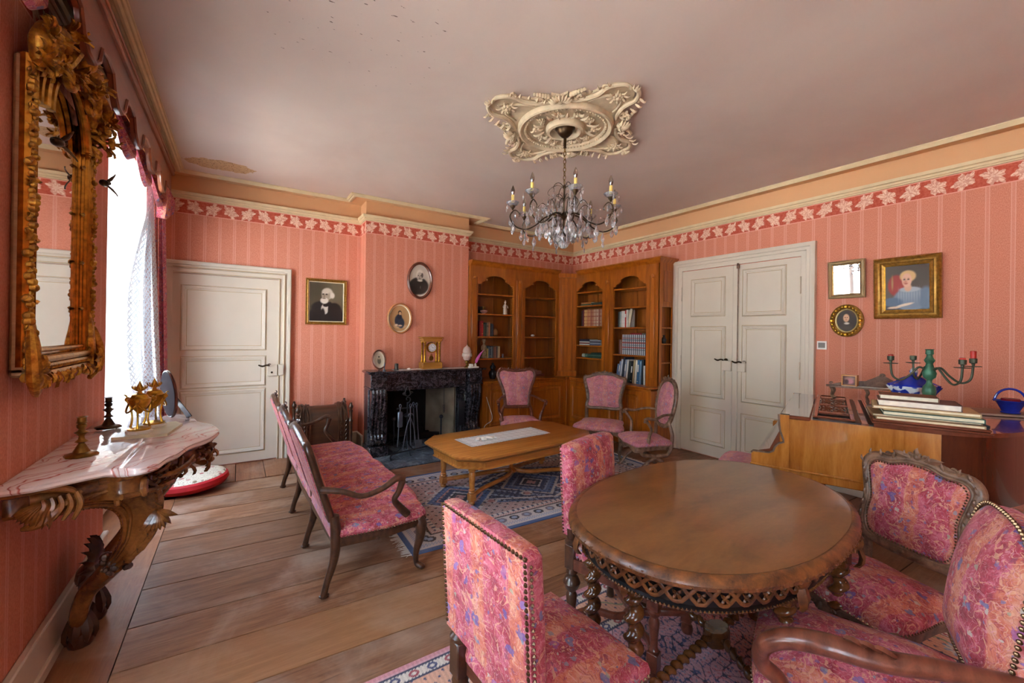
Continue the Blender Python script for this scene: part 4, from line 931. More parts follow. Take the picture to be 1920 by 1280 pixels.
# end niche with open shelves
mb = MB(); mb.box(1.665, 1.685, .0, .05, .82, ZT); mb.box(1.665, 1.685, .26, .32, .82, ZT); mb.box(1.665, 1.685, .05, .26, 1.88, ZT); mb.box(1.665, 1.685, .05, .26, .82, .87)
e = mb.build('end_frame', M['case'], br, smooth=False)
mb = MB(); mb.box(1.685, 1.695, .08, .23, 1.95, 2.36, .004); mb.build('end_panel', M['case'], br)
for z in (1.60, 1.385, 1.135): MB().box(1.62, 1.69, .045, .265, z-.009, z+.009, .003).build('shelf', M['case'], br)
# corner pilaster
A_, B_ = Vector((-.062, -.262)), Vector((.072, .0)); u_ = (B_-A_).normalized(); n_ = Vector((u_.y, -u_.x)); L_ = (B_-A_).length
def cp(s_, o_): p = A_+u_*s_+n_*o_; return (p.x, p.y)
mb = MB(); mb.prism([cp(0, 0), cp(L_, 0), cp(L_, -.05), cp(0, -.05)], .82, ZT+.01)
mb.prism([cp(.05, 0), cp(.05, .012), cp(L_-.05, .012), cp(L_-.05, 0)], .93, 2.30); mb.prism([cp(.08, .012), cp(.08, .022), cp(L_-.08, .022), cp(L_-.08, .012)], .98, 2.22); mb.tube([cp(.075, .014)+(.98,), cp(.075, .014)+(2.22,)], .006, 6); mb.tube([cp(L_-.075, .014)+(.98,), cp(L_-.075, .014)+(2.22,)], .006, 6)
mb.prism([cp(-.01, 0), cp(-.01, .03), cp(L_+.01, .03), cp(L_+.01, 0)], ZT-.04, ZT+.03); mb.prism([cp(-.01, 0), cp(-.01, .02), cp(L_+.01, .02), cp(L_+.01, 0)], .82, .90)
mb.box(.0, .12, -.225, -.15, .0, .80, .004); mb.box(-.04, .13, -.25, -.12, .795, .82, .004)
mb.build('corner_pilaster', M['case'], br)
_bm = {}
def bmat(c, rough=.6):
    if c not in _bm: _bm[c] = plain('book_'+c.strip('#'), c, rough, var=.12, nsc=30)
    return _bm[c]
PG = plain('book_pages', '#d8ccae', .9, var=.08, nsc=60)
def bookmesh(w_, h_, d_, c, band=None):
    mb = MB(); t = .003; mb.cur = 0
    sp = [(0, .004), (w_*.2, 0), (w_*.8, 0), (w_, .004)]
    mb.prism(sp+[(w_, d_), (w_-t, d_), (w_-t, .006), (t, .006), (t, d_), (0, d_)], 0, h_)
    mb.cur = 1; mb.box(t, w_-t, .006, d_-.004, .004, h_-.004)
    mats = [bmat(c), PG]
    if band:
        mb.cur = 2
        for (za, zb) in band[1]: mb.box(w_*.2, w_*.8, -.0012, .002, h_*za, h_*zb)
        mats.append(bmat(band[0]))
        if len(band) > 2:
            mb.cur = 3
            for (za, zb) in band[2][1]: mb.box(w_*.2, w_*.8, -.0022, .002, h_*za, h_*zb)
            mats.append(bmat(band[2][0]))
    return mb, mats
def book(label, frame, x, y, z, w_, h_, d_, c, band=None, lean=0, group=None, flat=False, rot=0):
    """frame: (origin x, y, rz) of the bookcase; local x along shelf"""
    mb, mats = bookmesh(w_, h_, d_, c, band)
    o = mb.build('book', mats, smooth=False)
    ox, oy, rz = frame; wx = ox+cos(rz)*x-sin(rz)*y; wy = oy+sin(rz)*x+cos(rz)*y
    Mx = Matrix.Translation((wx, wy, z)) @ Matrix.Rotation(rz+rot, 4, 'Z')
    if flat: Mx = Mx @ Matrix.Translation((0, 0, w_)) @ Matrix.Rotation(pi/2, 4, 'Y')
    elif lean: Mx = Mx @ Matrix.Rotation(lean, 4, 'Y')
    o.matrix_world = Mx
    return tag(o, label, 'book', group)
FL = (XC2+.005, 5.26, 0); FR = (4.62, 5.2, -pi/2)
ORD = ['first', 'second', 'third', 'fourth', 'fifth', 'sixth', 'seventh', 'eighth', 'ninth', 'tenth', 'eleventh', 'twelfth', 'thirteenth', 'fourteenth', 'fifteenth']
def row(frame, x, z, specs, where, group, y=.07):
    for i, sp in enumerate(specs):
        w_, h_, c, cn = sp[:4]; band = sp[4] if len(sp) > 4 else None; lean = sp[5] if len(sp) > 5 else 0
        if lean: x += sin(lean)*0
        book('%s book, %s from left %s' % (cn, ORD[i], where), frame, x, y, z, w_, h_, sp[6] if len(sp) > 6 else .15, c, band, lean, group)
        x += w_+.0015
gb = ('#c8a050', [(.15, .18), (.8, .83)])
row(FL, .20, 1.451, [(.03, .215, '#8c1c1c', 'dark red'), (.03, .225, '#b01c20', 'bright red', gb), (.025, .18, '#5a5640', 'olive'), (.028, .20, '#2c3a30', 'dark green'), (.03, .20, '#8c7458', 'tan', ('#4a3020', [(.7, .8)])), (.026, .21, '#b9744c', 'orange brown', gb), (.03, .19, '#2e3236', 'charcoal'), (.024, .18, '#3a3f4a', 'slate')], 'on the middle shelf beside the fireplace', 'books on the middle shelf by the fireplace')
row(FL, .33, 1.131, [(.02, .14, '#a88c50', 'small ochre'), (.024, .17, '#4c5c64', 'grey blue'), (.02, .18, '#39444c', 'dark slate', gb), (.022, .17, '#5f6a70', 'grey'), (.02, .175, '#3f3c3a', 'black'), (.022, .165, '#7a4a38', 'brown'), (.02, .17, '#8b5a44', 'rust'), (.02, .17, '#4a3a34', 'dark brown'), (.02, .175, '#9c8a6c', 'beige'), (.02, .17, '#c9b48c', 'cream')], 'on the lower shelf next to the carved statuette', 'small books on the lower shelf by the fireplace')
row(FR, .125, 1.631, [(.03, .25, '#3c1c1e', 'dark maroon'), (.034, .27, '#6a1c28', 'deep red')]+[(.034, .265, c, n, ('#8c3c2c', [(.12, .17), (.32, .36), (.55, .62), (.8, .84)])) for c, n in (('#c99a5c', 'honey leather'), ('#c4925a', 'tan leather'), ('#b5744c', 'russet leather'), ('#bb8054', 'caramel leather'), ('#9c5c44', 'brown leather'), ('#a86e50', 'worn brown leather'), ('#b8937a', 'pale leather'), ('#a98670', 'dusty leather'), ('#b99c86', 'pinkish leather'), ('#8c5a48', 'chestnut leather'), ('#a8785c', 'light chestnut'), ('#94644c', 'umber leather'))], 'in the leather row on the right bookcase', 'leather bound row', y=.06)
wb = [('#a8aeb4', [(.0, .1), (.9, 1)]), ]
row(FR, .93, 1.611, [(.03, .225, '#2c3030', 'black'), (.03, .23, '#8a9490', 'grey green'), (.03, .235, '#d8d0c8', 'white'), (.034, .235, '#dcd6d0', 'off white'), (.024, .24, '#b8302c', 'red and white', ('#e8e0d8', [(.6, .8)])), (.03, .25, '#d0cabc', 'ivory')], 'on the upper book shelf beside the doors', 'books on the upper shelf by the doors', y=.04)
book('large pale beige art book leaning beside the white books', FR, 1.10, .05, 1.611, .035, .27, .20, '#cdbfa2', None, .14, None, rot=.55)
bs = ('#b4bac0', [(.0, .24), (.27, .46), (.48, .72), (.75, 1)], ('#b0564c', [(.32, .40), (.55, .64), (.80, .84)]))
for i in range(3): book('small brown volume, %s from left before the grey striped set' % ORD[i], FR, .935+i*.026, .06, 1.221, .024, .21, .15, ['#6c3c34', '#8c6a58', '#7a4c40'][i], None, 0, 'small brown volumes')
for i in range(13):
    book('grey and red banded encyclopedia volume, %s from left' % ORD[i], FR, 1.015+i*.0345, .045, 1.221, .033, .285, .19, '#343a44', bs, 0, 'grey striped encyclopedia set')
book('dark red book lying flat on top of the grey striped set', FR, 1.16, .05, 1.507, .022, .2, .17, '#8c1c28', None, 0, None, flat=True)
sp2 = [(.03, .26, '#5c6c8c', 'blue grey', .16), (.022, .3, '#8c98b4', 'pale blue', .14), (.03, .33, '#c8ccd4', 'white', .13), (.03, .36, '#2c3444', 'navy', .12), (.028, .33, '#8f9ab0', 'steel blue', .12), (.028, .33, '#d6d2cc', 'pale grey', .11), (.04, .31, '#2c3430', 'dark green', .10), (.03, .3, '#141414', 'black', .09), (.026, .33, '#b8a078', 'tan', .08), (.032, .33, '#dcd6c8', 'cream', .08), (.034, .335, '#3c6c94', 'bright blue', .06), (.03, .32, '#6c8ca8', 'sky blue', .05), (.03, .34, '#22262c', 'charcoal', .04), (.022, .26, '#e0dad4', 'thin white', 0)]
x = .90
for i, (w_, h_, c, cn, ln) in enumerate(sp2):
    book('tall %s picture book leaning on the counter, %s from left' % (cn, ORD[i]), FR, x, .035, .822, w_, h_, .2, c, ('#e4e0da', [(.1, .12), (.5, .8)]) if i % 3 == 1 else None, ln, 'tall picture books on the counter'); x += w_+.009
# lying books
for i, (c, cn, z, xx, th) in enumerate((('#4c5c48', 'green', 1.961, .12, .028), ('#b5743c', 'orange brown', 1.991, .13, .022), ('#3c463c', 'dark green', 1.961, .36, .04))):
    book('%s book lying flat on the high shelf above the leather row' % cn, FR, xx, .05, z, th, .23, .16, c, None, 0, 'flat books on the high shelf', flat=True)
for i, (c, cn) in enumerate((('#e2dcd4', 'white'), ('#8c3c3c', 'red'), ('#d9d2c6', 'cream'), ('#3c3c54', 'dark blue'), ('#2c2c3a', 'black blue'))):
    book('%s magazine lying flat in the left stack under the leather row, %s from bottom' % (cn, ORD[i]), FR, .11+.008*(i % 2), .04, 1.331+i*.019, .018, .23, .2, c, None, 0, 'magazine stack, left', flat=True)
for i, (c, cn) in enumerate((('#5c5c74', 'slate blue'), ('#9098ac', 'pale blue'), ('#4c4450', 'plum'), ('#8c94a4', 'grey'))):
    book('%s magazine lying flat in the right stack under the leather row, %s from bottom' % (cn, ORD[i]), FR, .35, .04, 1.331+i*.021, .02, .23, .2, c, None, 0, 'magazine stack, right', flat=True)
for i, (c, cn) in enumerate((('#2c4c3c', 'dark green'), ('#3c5c4c', 'mid green'), ('#1f3a30', 'bottle green'))):
    book('%s album lying flat on the lowest shelf, %s from bottom' % (cn, ORD[i]), FR, .33+.02*i, .05, 1.131+i*.028, .027, .26, .2, c, None, 0, 'green albums on the lowest shelf', flat=True)
for i in range(3):
    o = MB().lathe([(.001, 0), (.03, .001), (.03, .06), (.001, .061)], 12, axis='x').build('paper_roll', plain('roll_%d' % i, ['#a8b4a8', '#5c7c6c', '#3c5c50'][i], .6)); o.location = (4.72, 5.2-.14-.065*i, 1.162); o.rotation_euler = (0, 0, -pi/2)
    tag(o, ['pale', 'mid', 'dark'][i]+' green paper roll end beside the green albums', 'roll', 'paper rolls')
for i, (c, cn, w_, h_) in enumerate((('#6c3c34', 'dark red brown', .035, .34), ('#a0685c', 'faded pink', .05, .28))):
    book('%s large album lying flat behind the fiddle backed armchair, %s from bottom' % (cn, ORD[i]), FL, 1.05, .06, .822+.036*i, w_, h_, .2, c, None, 0, 'large albums behind the armchair', flat=True)
# shelf ornaments
def orn(name, label, cat, prof, loc, mat, n=14, group=None):
    o = MB().lathe(prof, n).build(name, mat); o.location = loc; return tag(o, label, cat, group)
orn('lidded_bowl', 'pale pink lidded bowl on the second shelf beside the fireplace', 'bowl', [(.02, 0), (.022, .01), (.045, .02), (.055, .035), (.05, .05), (.012, .055), (.001, .056)], (3.02, 5.36, 1.782), plain('pink_ceramic', '#c9998c', .3))
o = MB().box(-.06, .06, -.02, .02, 0, .11, .005).build('black_tray', M['black']); o.location = (2.98, 5.44, 1.782); tag(o, 'black lacquer tray standing behind the pink bowl', 'tray')
orn('gilt_cup', 'small gilt cup standing behind the pink bowl', 'cup', [(.018, 0), (.006, .01), (.006, .05), (.02, .06), (.03, .085), (.03, .11), (.026, .11), (.001, .07)], (3.055, 5.44, 1.782), M['brass'])
fg = MB(); fg.lathe([(.04, 0), (.042, .01), (.035, .03), (.038, .07), (.03, .11), (.022, .13), (.024, .15), (.012, .165), (.01, .17)], 12, sx=.9, sy=.7); fg.ball((0, -.004, .185), .018); fg.tube(cr([(.02, 0, .14), (.038, -.01, .12), (.03, -.03, .10)]), [.01, .006], 6); fg.tube(cr([(-.02, 0, .14), (-.04, -.01, .11), (-.02, -.03, .09)]), [.01, .006], 6); fg.ball((.004, .0, .205), .012)
o = fg.build('porcelain_figurine', plain('porcelain', '#d9c4b0', .3)); o.location = (3.39, 5.36, 1.782); tag(o, 'small white porcelain figure of a robed person on the second shelf', 'figurine')
orn('gourd', 'round brown gourd beside the books on the middle shelf', 'gourd', [(.01, 0), (.045, .02), (.055, .05), (.05, .08), (.03, .105), (.012, .12), (.01, .13)], (3.235, 5.40, 1.452), plain('gourd_brown', '#8c5c28', .6))
st = MB(); st.box(-.035, .035, -.03, .03, 0, .03, .004); st.lathe([(.028, .03), (.03, .06), (.026, .12), (.032, .17), (.02, .20), (.014, .205)], 10, sx=1, sy=.8); st.ball((0, -.002, .228), .024, 8, 6, (.85, .9, 1.1)); st.lathe([(.026, .24), (.03, .25), (.028, .275), (.012, .28)], 10)
for s in (-1, 1): st.tube(cr([(s*.03, 0, .18), (s*.04, -.005, .13), (s*.015, -.03, .11)]), [.011, .008], 6); st.tube([(s*.014, -.01, .03), (s*.016, -.01, .12)], [.014, .016], 6)
o = st.build('carved_statuette', plain('carved_pale_wood', '#9c8460', .7, var=.3, nsc=40)); o.location = (3.03, 5.36, 1.132); tag(o, 'standing carved wooden statuette with tall headdress on the lower shelf', 'statuette')
orn('small_bottle', 'small blue grey bottle between the statuette and the small books', 'bottle', [(.014, 0), (.016, .01), (.016, .07), (.006, .09), (.006, .11), (.008, .112)], (3.09, 5.36, 1.132), plain('bottle_slate', '#5c6474', .3))
orn('pewter_pot', 'tiny pewter pot at the right end of the small books', 'pot', [(.016, 0), (.018, .03), (.015, .05), (.017, .055), (.001, .056)], (3.36, 5.36, 1.132), M['steel'])
orn('dark_vase', 'dark bulbous vase with lid on the counter left of the armchair back', 'vase', [(.04, 0), (.042, .01), (.06, .06), (.062, .09), (.045, .12), (.03, .125), (.035, .15), (.045, .16), (.04, .19), (.02, .21), (.018, .235), (.001, .24)], (3.17, 5.33, .822), plain('dark_glaze', '#1f2226', .25))
o = MB().ball((0, 0, .018), .03, 10, 6, (1.2, .8, .62)).build('white_shell', M['white']); o.location = (3.93, 5.38, 1.452); tag(o, 'small white shell alone on an empty shelf', 'shell')
orn('niche_vase', 'small dark vase with a white front in the end niche', 'vase', [(.02, 0), (.03, .02), (.034, .05), (.02, .08), (.012, .09), (.018, .11), (.001, .112)], (4.76, 3.548, 1.395), plain('dark_silver_vase', '#3a3a38', .2, .5))
# ---------------- seat furniture ----------------
def facing(deg): return radians(deg+90)
def nails(mb, pts, step=.017, r=.0065, closed=False):
    for p in walk(pts, step, closed):
        if r > .0068: mb.ball(p, r*.9, 6, 4)
        else: mb.octa(p, r)
def vup(poly, y): return [(p[0], y, p[1]) for p in poly]
def pad_v(mb, poly, y_back, y_front, bulge, tilt=0, z0=0):
    """vertical upholstered pad, outline poly in (x,z); dome towards -y"""
    m = MB(); m.dome(poly, 0, y_back-y_front, y_back-y_front+bulge, 7, .018)
    vs = [(x, y_back-h, z) for (x, z, h) in m.v]
    if tilt: vs = [(x, y+(z-z0)*tilt, z) for x, y, z in vs]
    mb.add(vs, m.f)
def side_chair(name, label, loc, rz, group=None):
    t = thing(name, label, 'chair', loc, rz, group)
    w_, d_, lean = .226, .225, .06
    zb, zt = .50, .932
    mb = MB(); poly = cr2([(-w_+.01, zb), (w_-.01, zb), (w_, zb+.01), (w_+.0, zt-.02), (w_-.02, zt), (0, zt+.006), (-w_+.02, zt), (-w_, zt-.02), (-w_, zb+.01)], 3)
    poly = [(-w_, zb), (0, zb-.004), (w_, zb), (w_+.004, (zb+zt)/2), (w_, zt-.015), (w_-.02, zt), (w_*.5, zt+.004), (0, zt+.006), (-w_*.5, zt+.004), (-w_+.02, zt), (-w_, zt-.015), (-w_-.004, (zb+zt)/2)]
    pad_v(mb, poly, d_+.035, d_-.030, .032, lean, zb); mb.build('backrest', M['fab'], t)
    mb = MB(); yb = d_+.037
    nails(mb, [(x, yb+(z-zb)*lean-.001, z) for x, z in ((-w_+.008, zb+.01), (-w_+.006, zt-.010), (w_-.006, zt-.010), (w_-.008, zb+.01))], .0165, .0072)
    for s in (-1, 1): nails(mb, [(s*(w_+.007), yb-.010+(z-zb)*lean, z) for z in (zb+.01, zt-.02)], .0165, .006)
    mb.build('nail_row', M['nail'], t, kind='stuff', label='brass upholstery nails')
    mb = MB(); mb.dome([(-.235, -.23), (0, -.24), (.235, -.23), (.24, 0), (.205, .215), (0, .22), (-.205, .215), (-.24, 0)], .385, .445, .485, 7, .03); mb.build('seat', M['fab'], t)
    mb = MB(); mb.box(-.215, .215, -.222, -.20, .335, .39, .003); mb.box(-.195, .195, .19, .212, .335, .39, .003)
    for s in (-1, 1): mb.box(s*.215-.011, s*.215+.011, -.2, .2, .335, .39, .003)
    mb.build('seat_rail', M['mahog'], t)
    mb = MB()
    nails(mb, [(-.232, -.236, .395), (.232, -.236, .395)], .018, .006)
    for s in (-1, 1): nails(mb, [(s*.240, -.22, .395), (s*.243, 0, .395), (s*.212, .2, .395)], .018, .006)
    mb.build('nail_row', M['nail'], t, kind='stuff')
    turned = [(.010, 0), (.024, .004), (.030, .022), (.026, .04), (.012, .05), (.014, .06)]
    for s in (-1, 1):   # front legs
        mb = MB(); x, y = s*.205, -.205
        mb.lathe(turned, 12, x, y); mb.box(x-.024, x+.024, y-.024, y+.024, .058, .135, .003)
        mb.lathe([(.016, .135), (.022, .145), (.016, .155), (.018, .20), (.024, .26), (.016, .285), (.028, .30), (.028, .31), (.018, .32)], 12, x, y)
        mb.box(x-.026, x+.026, y-.026, y+.026, .32, .39, .003); mb.build('leg', M['mahog'], t)
        mb = MB(); x, y = s*.20, .22
        mb.lathe([(.012, 0), (.022, .01), (.018, .06), (.024, .15), (.028, .20), (.018, .215), (.034, .235), (.044, .26), (.034, .285), (.02, .295), (.03, .31), (.024, .33)], 12, x, y)
        mb.box(x-.028, x+.028, y-.028, y+.028, .33, .45, .004); mb.lathe([(.02, .45), (.036, .455), (.036, .465), (.024, .475), (.03, .49), (.032, .53)], 12, x, y+.002)
        mb.build('leg', M['dark'], t)
    mb = MB()
    for s in (-1, 1):
        P = cr([(s*.205, -.205, .10), (s*.13, -.15, .115), (s*.07, -.05, .10), (s*.03, .0, .10), (-s*.03, .02, .10), (-s*.07, .06, .10), (-s*.13, .15, .115), (-s*.20, .205, .10)], 5)
        mb.tube(P, .016, 8, 1.2)
    mb.lathe([(.03, .085), (.04, .10), (.03, .118), (.014, .125), (.02, .14), (.004, .155)], 14); mb.build('stretcher', M['mahog'], t)
    return t
side_chair('side_chair', 'upholstered high backed side chair in the foreground seen from behind, left of the oval table', (.885, 1.10, .006), facing(4))
side_chair('side_chair', 'upholstered square backed side chair behind the oval table, toward the coffee table', (1.66, 1.41, .006), facing(-75))

def cab_leg(mb, x, y, z, h, ox, oy, s=1.0, foot=True):
    """cabriole leg from (x,y,h) to floor; ox,oy outward direction"""
    P = cr([(x, y, h), (x+ox*.022, y+oy*.022, h*.86), (x+ox*.018, y+oy*.018, h*.62), (x-ox*.006, y-oy*.006, h*.34), (x-ox*.006, y-oy*.006, h*.12), (x+ox*.02, y+oy*.02, .015)], 5)
    mb.tube(P, [.028*s, .034*s, .026*s, .017*s, .014*s, .018*s], 10)
    if foot: mb.ball((x+ox*.028, y+oy*.028, .014), .020*s, 8, 6, (1.1, 1.1, .75))
def carve_knee(mb, x, y, z, ox, oy, n=5, s=1.0):
    for k in range(n):
        a = (k-(n-1)/2)*.35; mb.leaf((x+ox*.02, y+oy*.02, z), (ox*.3+sin(a)*.5, oy*.3+sin(a)*.3, -1), (ox, oy, .2), .07*s, .016*s, .004)

def frame_tube(mb, poly, y, r, flat=1.0, tilt=0, z0=0, k=1):
    mb.tube([(p[0], y+(p[1]-z0)*tilt, p[1]) for p in poly], r, 10, flat, up=(0, 1, 0), closed=True)
def scale_poly(poly, d):
    cx = sum(p[0] for p in poly)/len(poly); cy = sum(p[1] for p in poly)/len(poly); R = max(abs(p[0]-cx) for p in poly)
    return [(cx+(p[0]-cx)*(1+d/R), cy+(p[1]-cy)*(1+d/R)) for p in poly]
def crest(mb, z, y, w_=.06, s=1.0):
    for s_ in (-1, 1):
        mb.scroll((s_*.03*s, y-.012, z+.012*s), .022*s, 1.2, .007*s, 0 if s_ > 0 else pi, -s_)
        mb.leaf((s_*.02*s, y-.014, z), (s_, 0, .25), (0, -1, 0), .075*s, .028*s, .006); mb.leaf((s_*.075*s, y-.012, z-.002), (s_, 0, -.15), (0, -1, 0), .06*s, .02*s, .005)
        mb.scroll((s_*.12*s, y-.01, z-.008*s), .012*s, 1, .005*s)
    mb.ball((0, y-.014, z+.012*s), .015*s, 8, 6); mb.leaf((0, y-.014, z+.01*s), (0, 0, 1), (0, -1, 0), .04*s, .024*s, .006)

def fauteuil(name, label, loc, rz, kind, mat, fab, group=None, seat_z=.44, nail=False, arms=True, s=1.0):
    t = thing(name, label, 'armchair' if arms else 'chair', loc, rz, group)
    if kind == 'fiddle':
        half = [(0, .545), (.13, .545), (.155, .56), (.165, .66), (.19, .78), (.235, .90), (.255, .97), (.24, 1.03), (.19, 1.055), (.1, 1.04), (0, 1.03)]
    elif kind == 'queen':
        half = [(0, .58), (.15, .575), (.20, .60), (.19, .68), (.20, .80), (.235, .95), (.235, 1.0), (.18, 1.02), (.10, 1.055), (0, 1.065)]
    elif kind == 'round':
        half = [(0, .53), (.09, .54), (.16, .60), (.20, .70), (.215, .82), (.20, .94), (.15, 1.03), (.08, 1.07), (0, 1.085)]
    elif kind == 'shield':
        half = [(0, .535), (.15, .54), (.20, .57), (.215, .65), (.205, .74), (.225, .84), (.235, .90), (.20, .94), (.12, .945), (.06, .965), (0, .97)]
    else:
        half = [(0, .53), (.16, .535), (.20, .56), (.22, .66), (.235, .80), (.22, .90), (.16, .945), (.08, .965), (0, .97)]
    poly = cr2(mirx(half), 4)
    tilt = .17; yb = .20; z0 = .54
    mb = MB(); pad_v(mb, scale_poly(poly, -.018), yb+.012, yb-.015, .035, tilt, z0); mb.build('backrest', fab, t)
    # back panel
    mb = MB(); frame_tube(mb, poly, yb, .021*s, 1.0, tilt, z0); frame_tube(mb, scale_poly(poly, -.016), yb-.014, .008, 1, tilt, z0)
    zt = half[-1][1]; crest(mb, zt+.006, yb+(zt-z0)*tilt, s=1.0*s)
    crest(mb, half[0][1]-.01, yb, s=.5)
    rr = random.Random(3)
    for p in walk([(p[0], 0, p[1]) for p in scale_poly(poly, .006)], .055, True)[2:]:
        if p[2] > .62: mb.leaf((p[0], yb-.018+(p[2]-z0)*tilt, p[2]), (rr.uniform(-.4, .4), 0, 1 if p[2] < 1 else .2), (0, -1, 0), .04, .016, .004)
    mb.build('back_frame', mat, t)
    if nail:
        mb = MB(); nails(mb, [(p[0], yb-.022+(p[1]-z0)*tilt, p[1]) for p in scale_poly(poly, -.030)], .0135, .0055, True); mb.build('nail_row', M['nail'], t, kind='stuff')
    # seat
    wf, wb_, df, db = .27, .215, .26, .22
    so = cr2([(-wb_, db), (0, db+.01), (wb_, db), (wb_+.02, .05), (wf, -.14), (wf-.01, -df+.02), (wf-.07, -df-.005), (.08, -df-.02), (0, -df-.035), (-.08, -df-.02), (-wf+.07, -df-.005), (-wf+.01, -df+.02), (-wf, -.14), (-wb_-.02, .05)], 4)
    mb = MB(); mb.dome(so, seat_z-.075, seat_z-.02, seat_z+.03, 7, .035); mb.build('seat', fab, t)
    mb = MB(); R = []
    so2 = scale_poly(so, -.006)
    for k_, (d_, z) in enumerate(((-.02, seat_z-.07), (0.004, seat_z-.07), (.006, seat_z-.085), (0.0, seat_z-.12), (-.02, seat_z-.12), (-.02, seat_z-.07))):
        R.append([(p[0], p[1], z-(.02*cos(p[0]*26) if z < seat_z-.1 and p[1] < -.15 else 0)) for p in scale_poly(so2, d_)])
    mb.rings(R, False, True); 
    for s_ in (-1, 1): mb.scroll((s_*.05, -df-.028, seat_z-.105), .014, 1, .005, 0, s_)
    mb.leaf((0, -df-.035, seat_z-.09), (0, 0, -1), (0, -1, 0), .04, .03, .006)
    mb.build('seat_rail', mat, t)
    mb = MB(); nails(mb, [(p[0], p[1], seat_z-.068) for p in scale_poly(so, .004)], .017, .0055, True); mb.build('nail_row', M['nail'], t, kind='stuff')
    hz = seat_z-.08
    if kind == 'round':      # X framed legs
        mb = MB()
        for s_ in (-1, 1):
            for d in (-1, 1):
                P = cr([(s_*.235, d*.20, hz+.02), (s_*.235, d*.15, hz-.09), (s_*.235, d*.02, .23), (s_*.235, -d*.14, .12), (s_*.235, -d*.23, .01)], 5)
                mb2 = MB(); mb2.tube(P, [.022, .02, .022, .018, .02], 8); mb2.ball((s_*.235, -d*.24, .014), .022, 8, 6, (1, 1.2, .7)); mb2.build('leg', mat, t)
        mb.tube([(-.235, 0, .215), (.235, 0, .215)], .016, 8); mb.ball((0, 0, .215), .03); mb.build('stretcher', mat, t)
    else:
        for s_ in (-1, 1):
            mb = MB(); cab_leg(mb, s_*(wf-.03), -df+.04, 0, hz+.02, s_*.7, -.7); carve_knee(mb, s_*(wf-.03), -df+.035, hz-.02, s_*.7, -.7, 5); mb.build('leg', mat, t)
            mb = MB(); P = cr([(s_*(wb_-.015), db-.02, hz+.02), (s_*(wb_-.01), db, hz*.6), (s_*(wb_-.0), db+.05, .01)], 5); mb.tube(P, [.024, .02, .018], 8); mb.build('leg', mat, t)
    # back posts
    for s_ in (-1, 1):
        mb = MB(); x1 = half[2][0]; mb.tube(cr([(s_*(wb_-.015), db-.01, hz), (s_*(wb_-.015), db, seat_z+.04), (s_*(x1+.0), yb, .60)]), [.024, .022, .018], 8); mb.build('back_post', mat, t)
    if arms:
        for s_ in (-1, 1):
            xb = np.interp(.70, [p[1] for p in half[1:-1]], [p[0] for p in half[1:-1]])+.0
            P = cr([(s_*xb, yb+.02, .695), (s_*(xb+.04), .10, .70), (s_*(wf+.02), -.03, .665), (s_*(wf+.03), -.12, .675), (s_*(wf+.035), -.165, .66)], 5)
            mb = MB(); mb.tube(P, [.018, .017, .019, .023, .020], 10, .8); mb.scroll((s_*(wf+.035), -.165, .645), .018, 1.1, .011, pi/2, -1, 'x'); 
            mb.tube(cr([(s_*(wf+.03), -.15, .66), (s_*(wf+.02), -.105, .60), (s_*(wf+.01), -.07, .54), (s_*(wf-.02), -.08, .47), (s_*(wf-.03), -.09, seat_z-.07)], 5), [.018, .015, .016, .02, .022], 10)
            mb.build('arm', mat, t)
    return t
fauteuil('armchair', 'open armchair with fiddle shaped carved back before the bookcase beside the fireplace', (3.03, 4.40, 0), facing(247), 'fiddle', M['mahog'], M['fab2']).scale = (1, 1, .97)
fauteuil('side_chair', 'armless carved chair with square arched back in the corner between the bookcases', (3.86, 3.80, 0), facing(216), 'queen', M['greyoak'], M['fab2'], arms=False, seat_z=.45).scale = (1.12, 1.12, .92)
fauteuil('armchair', 'open armchair on crossed legs facing left beside the white double doors', (3.82, 3.06, 0), facing(154), 'round', M['carved'], M['fab2'], seat_z=.42).scale = (.93, .93, .93)
fauteuil('carved_chair', 'carved chair with nailed medallion back on the right of the oval table, before the piano', (2.40, .67, .006), facing(158), 'shield', M['greyoak'], M['fab'], nail=True, arms=False, seat_z=.45, s=1.15).scale = (.95, .95, .96)
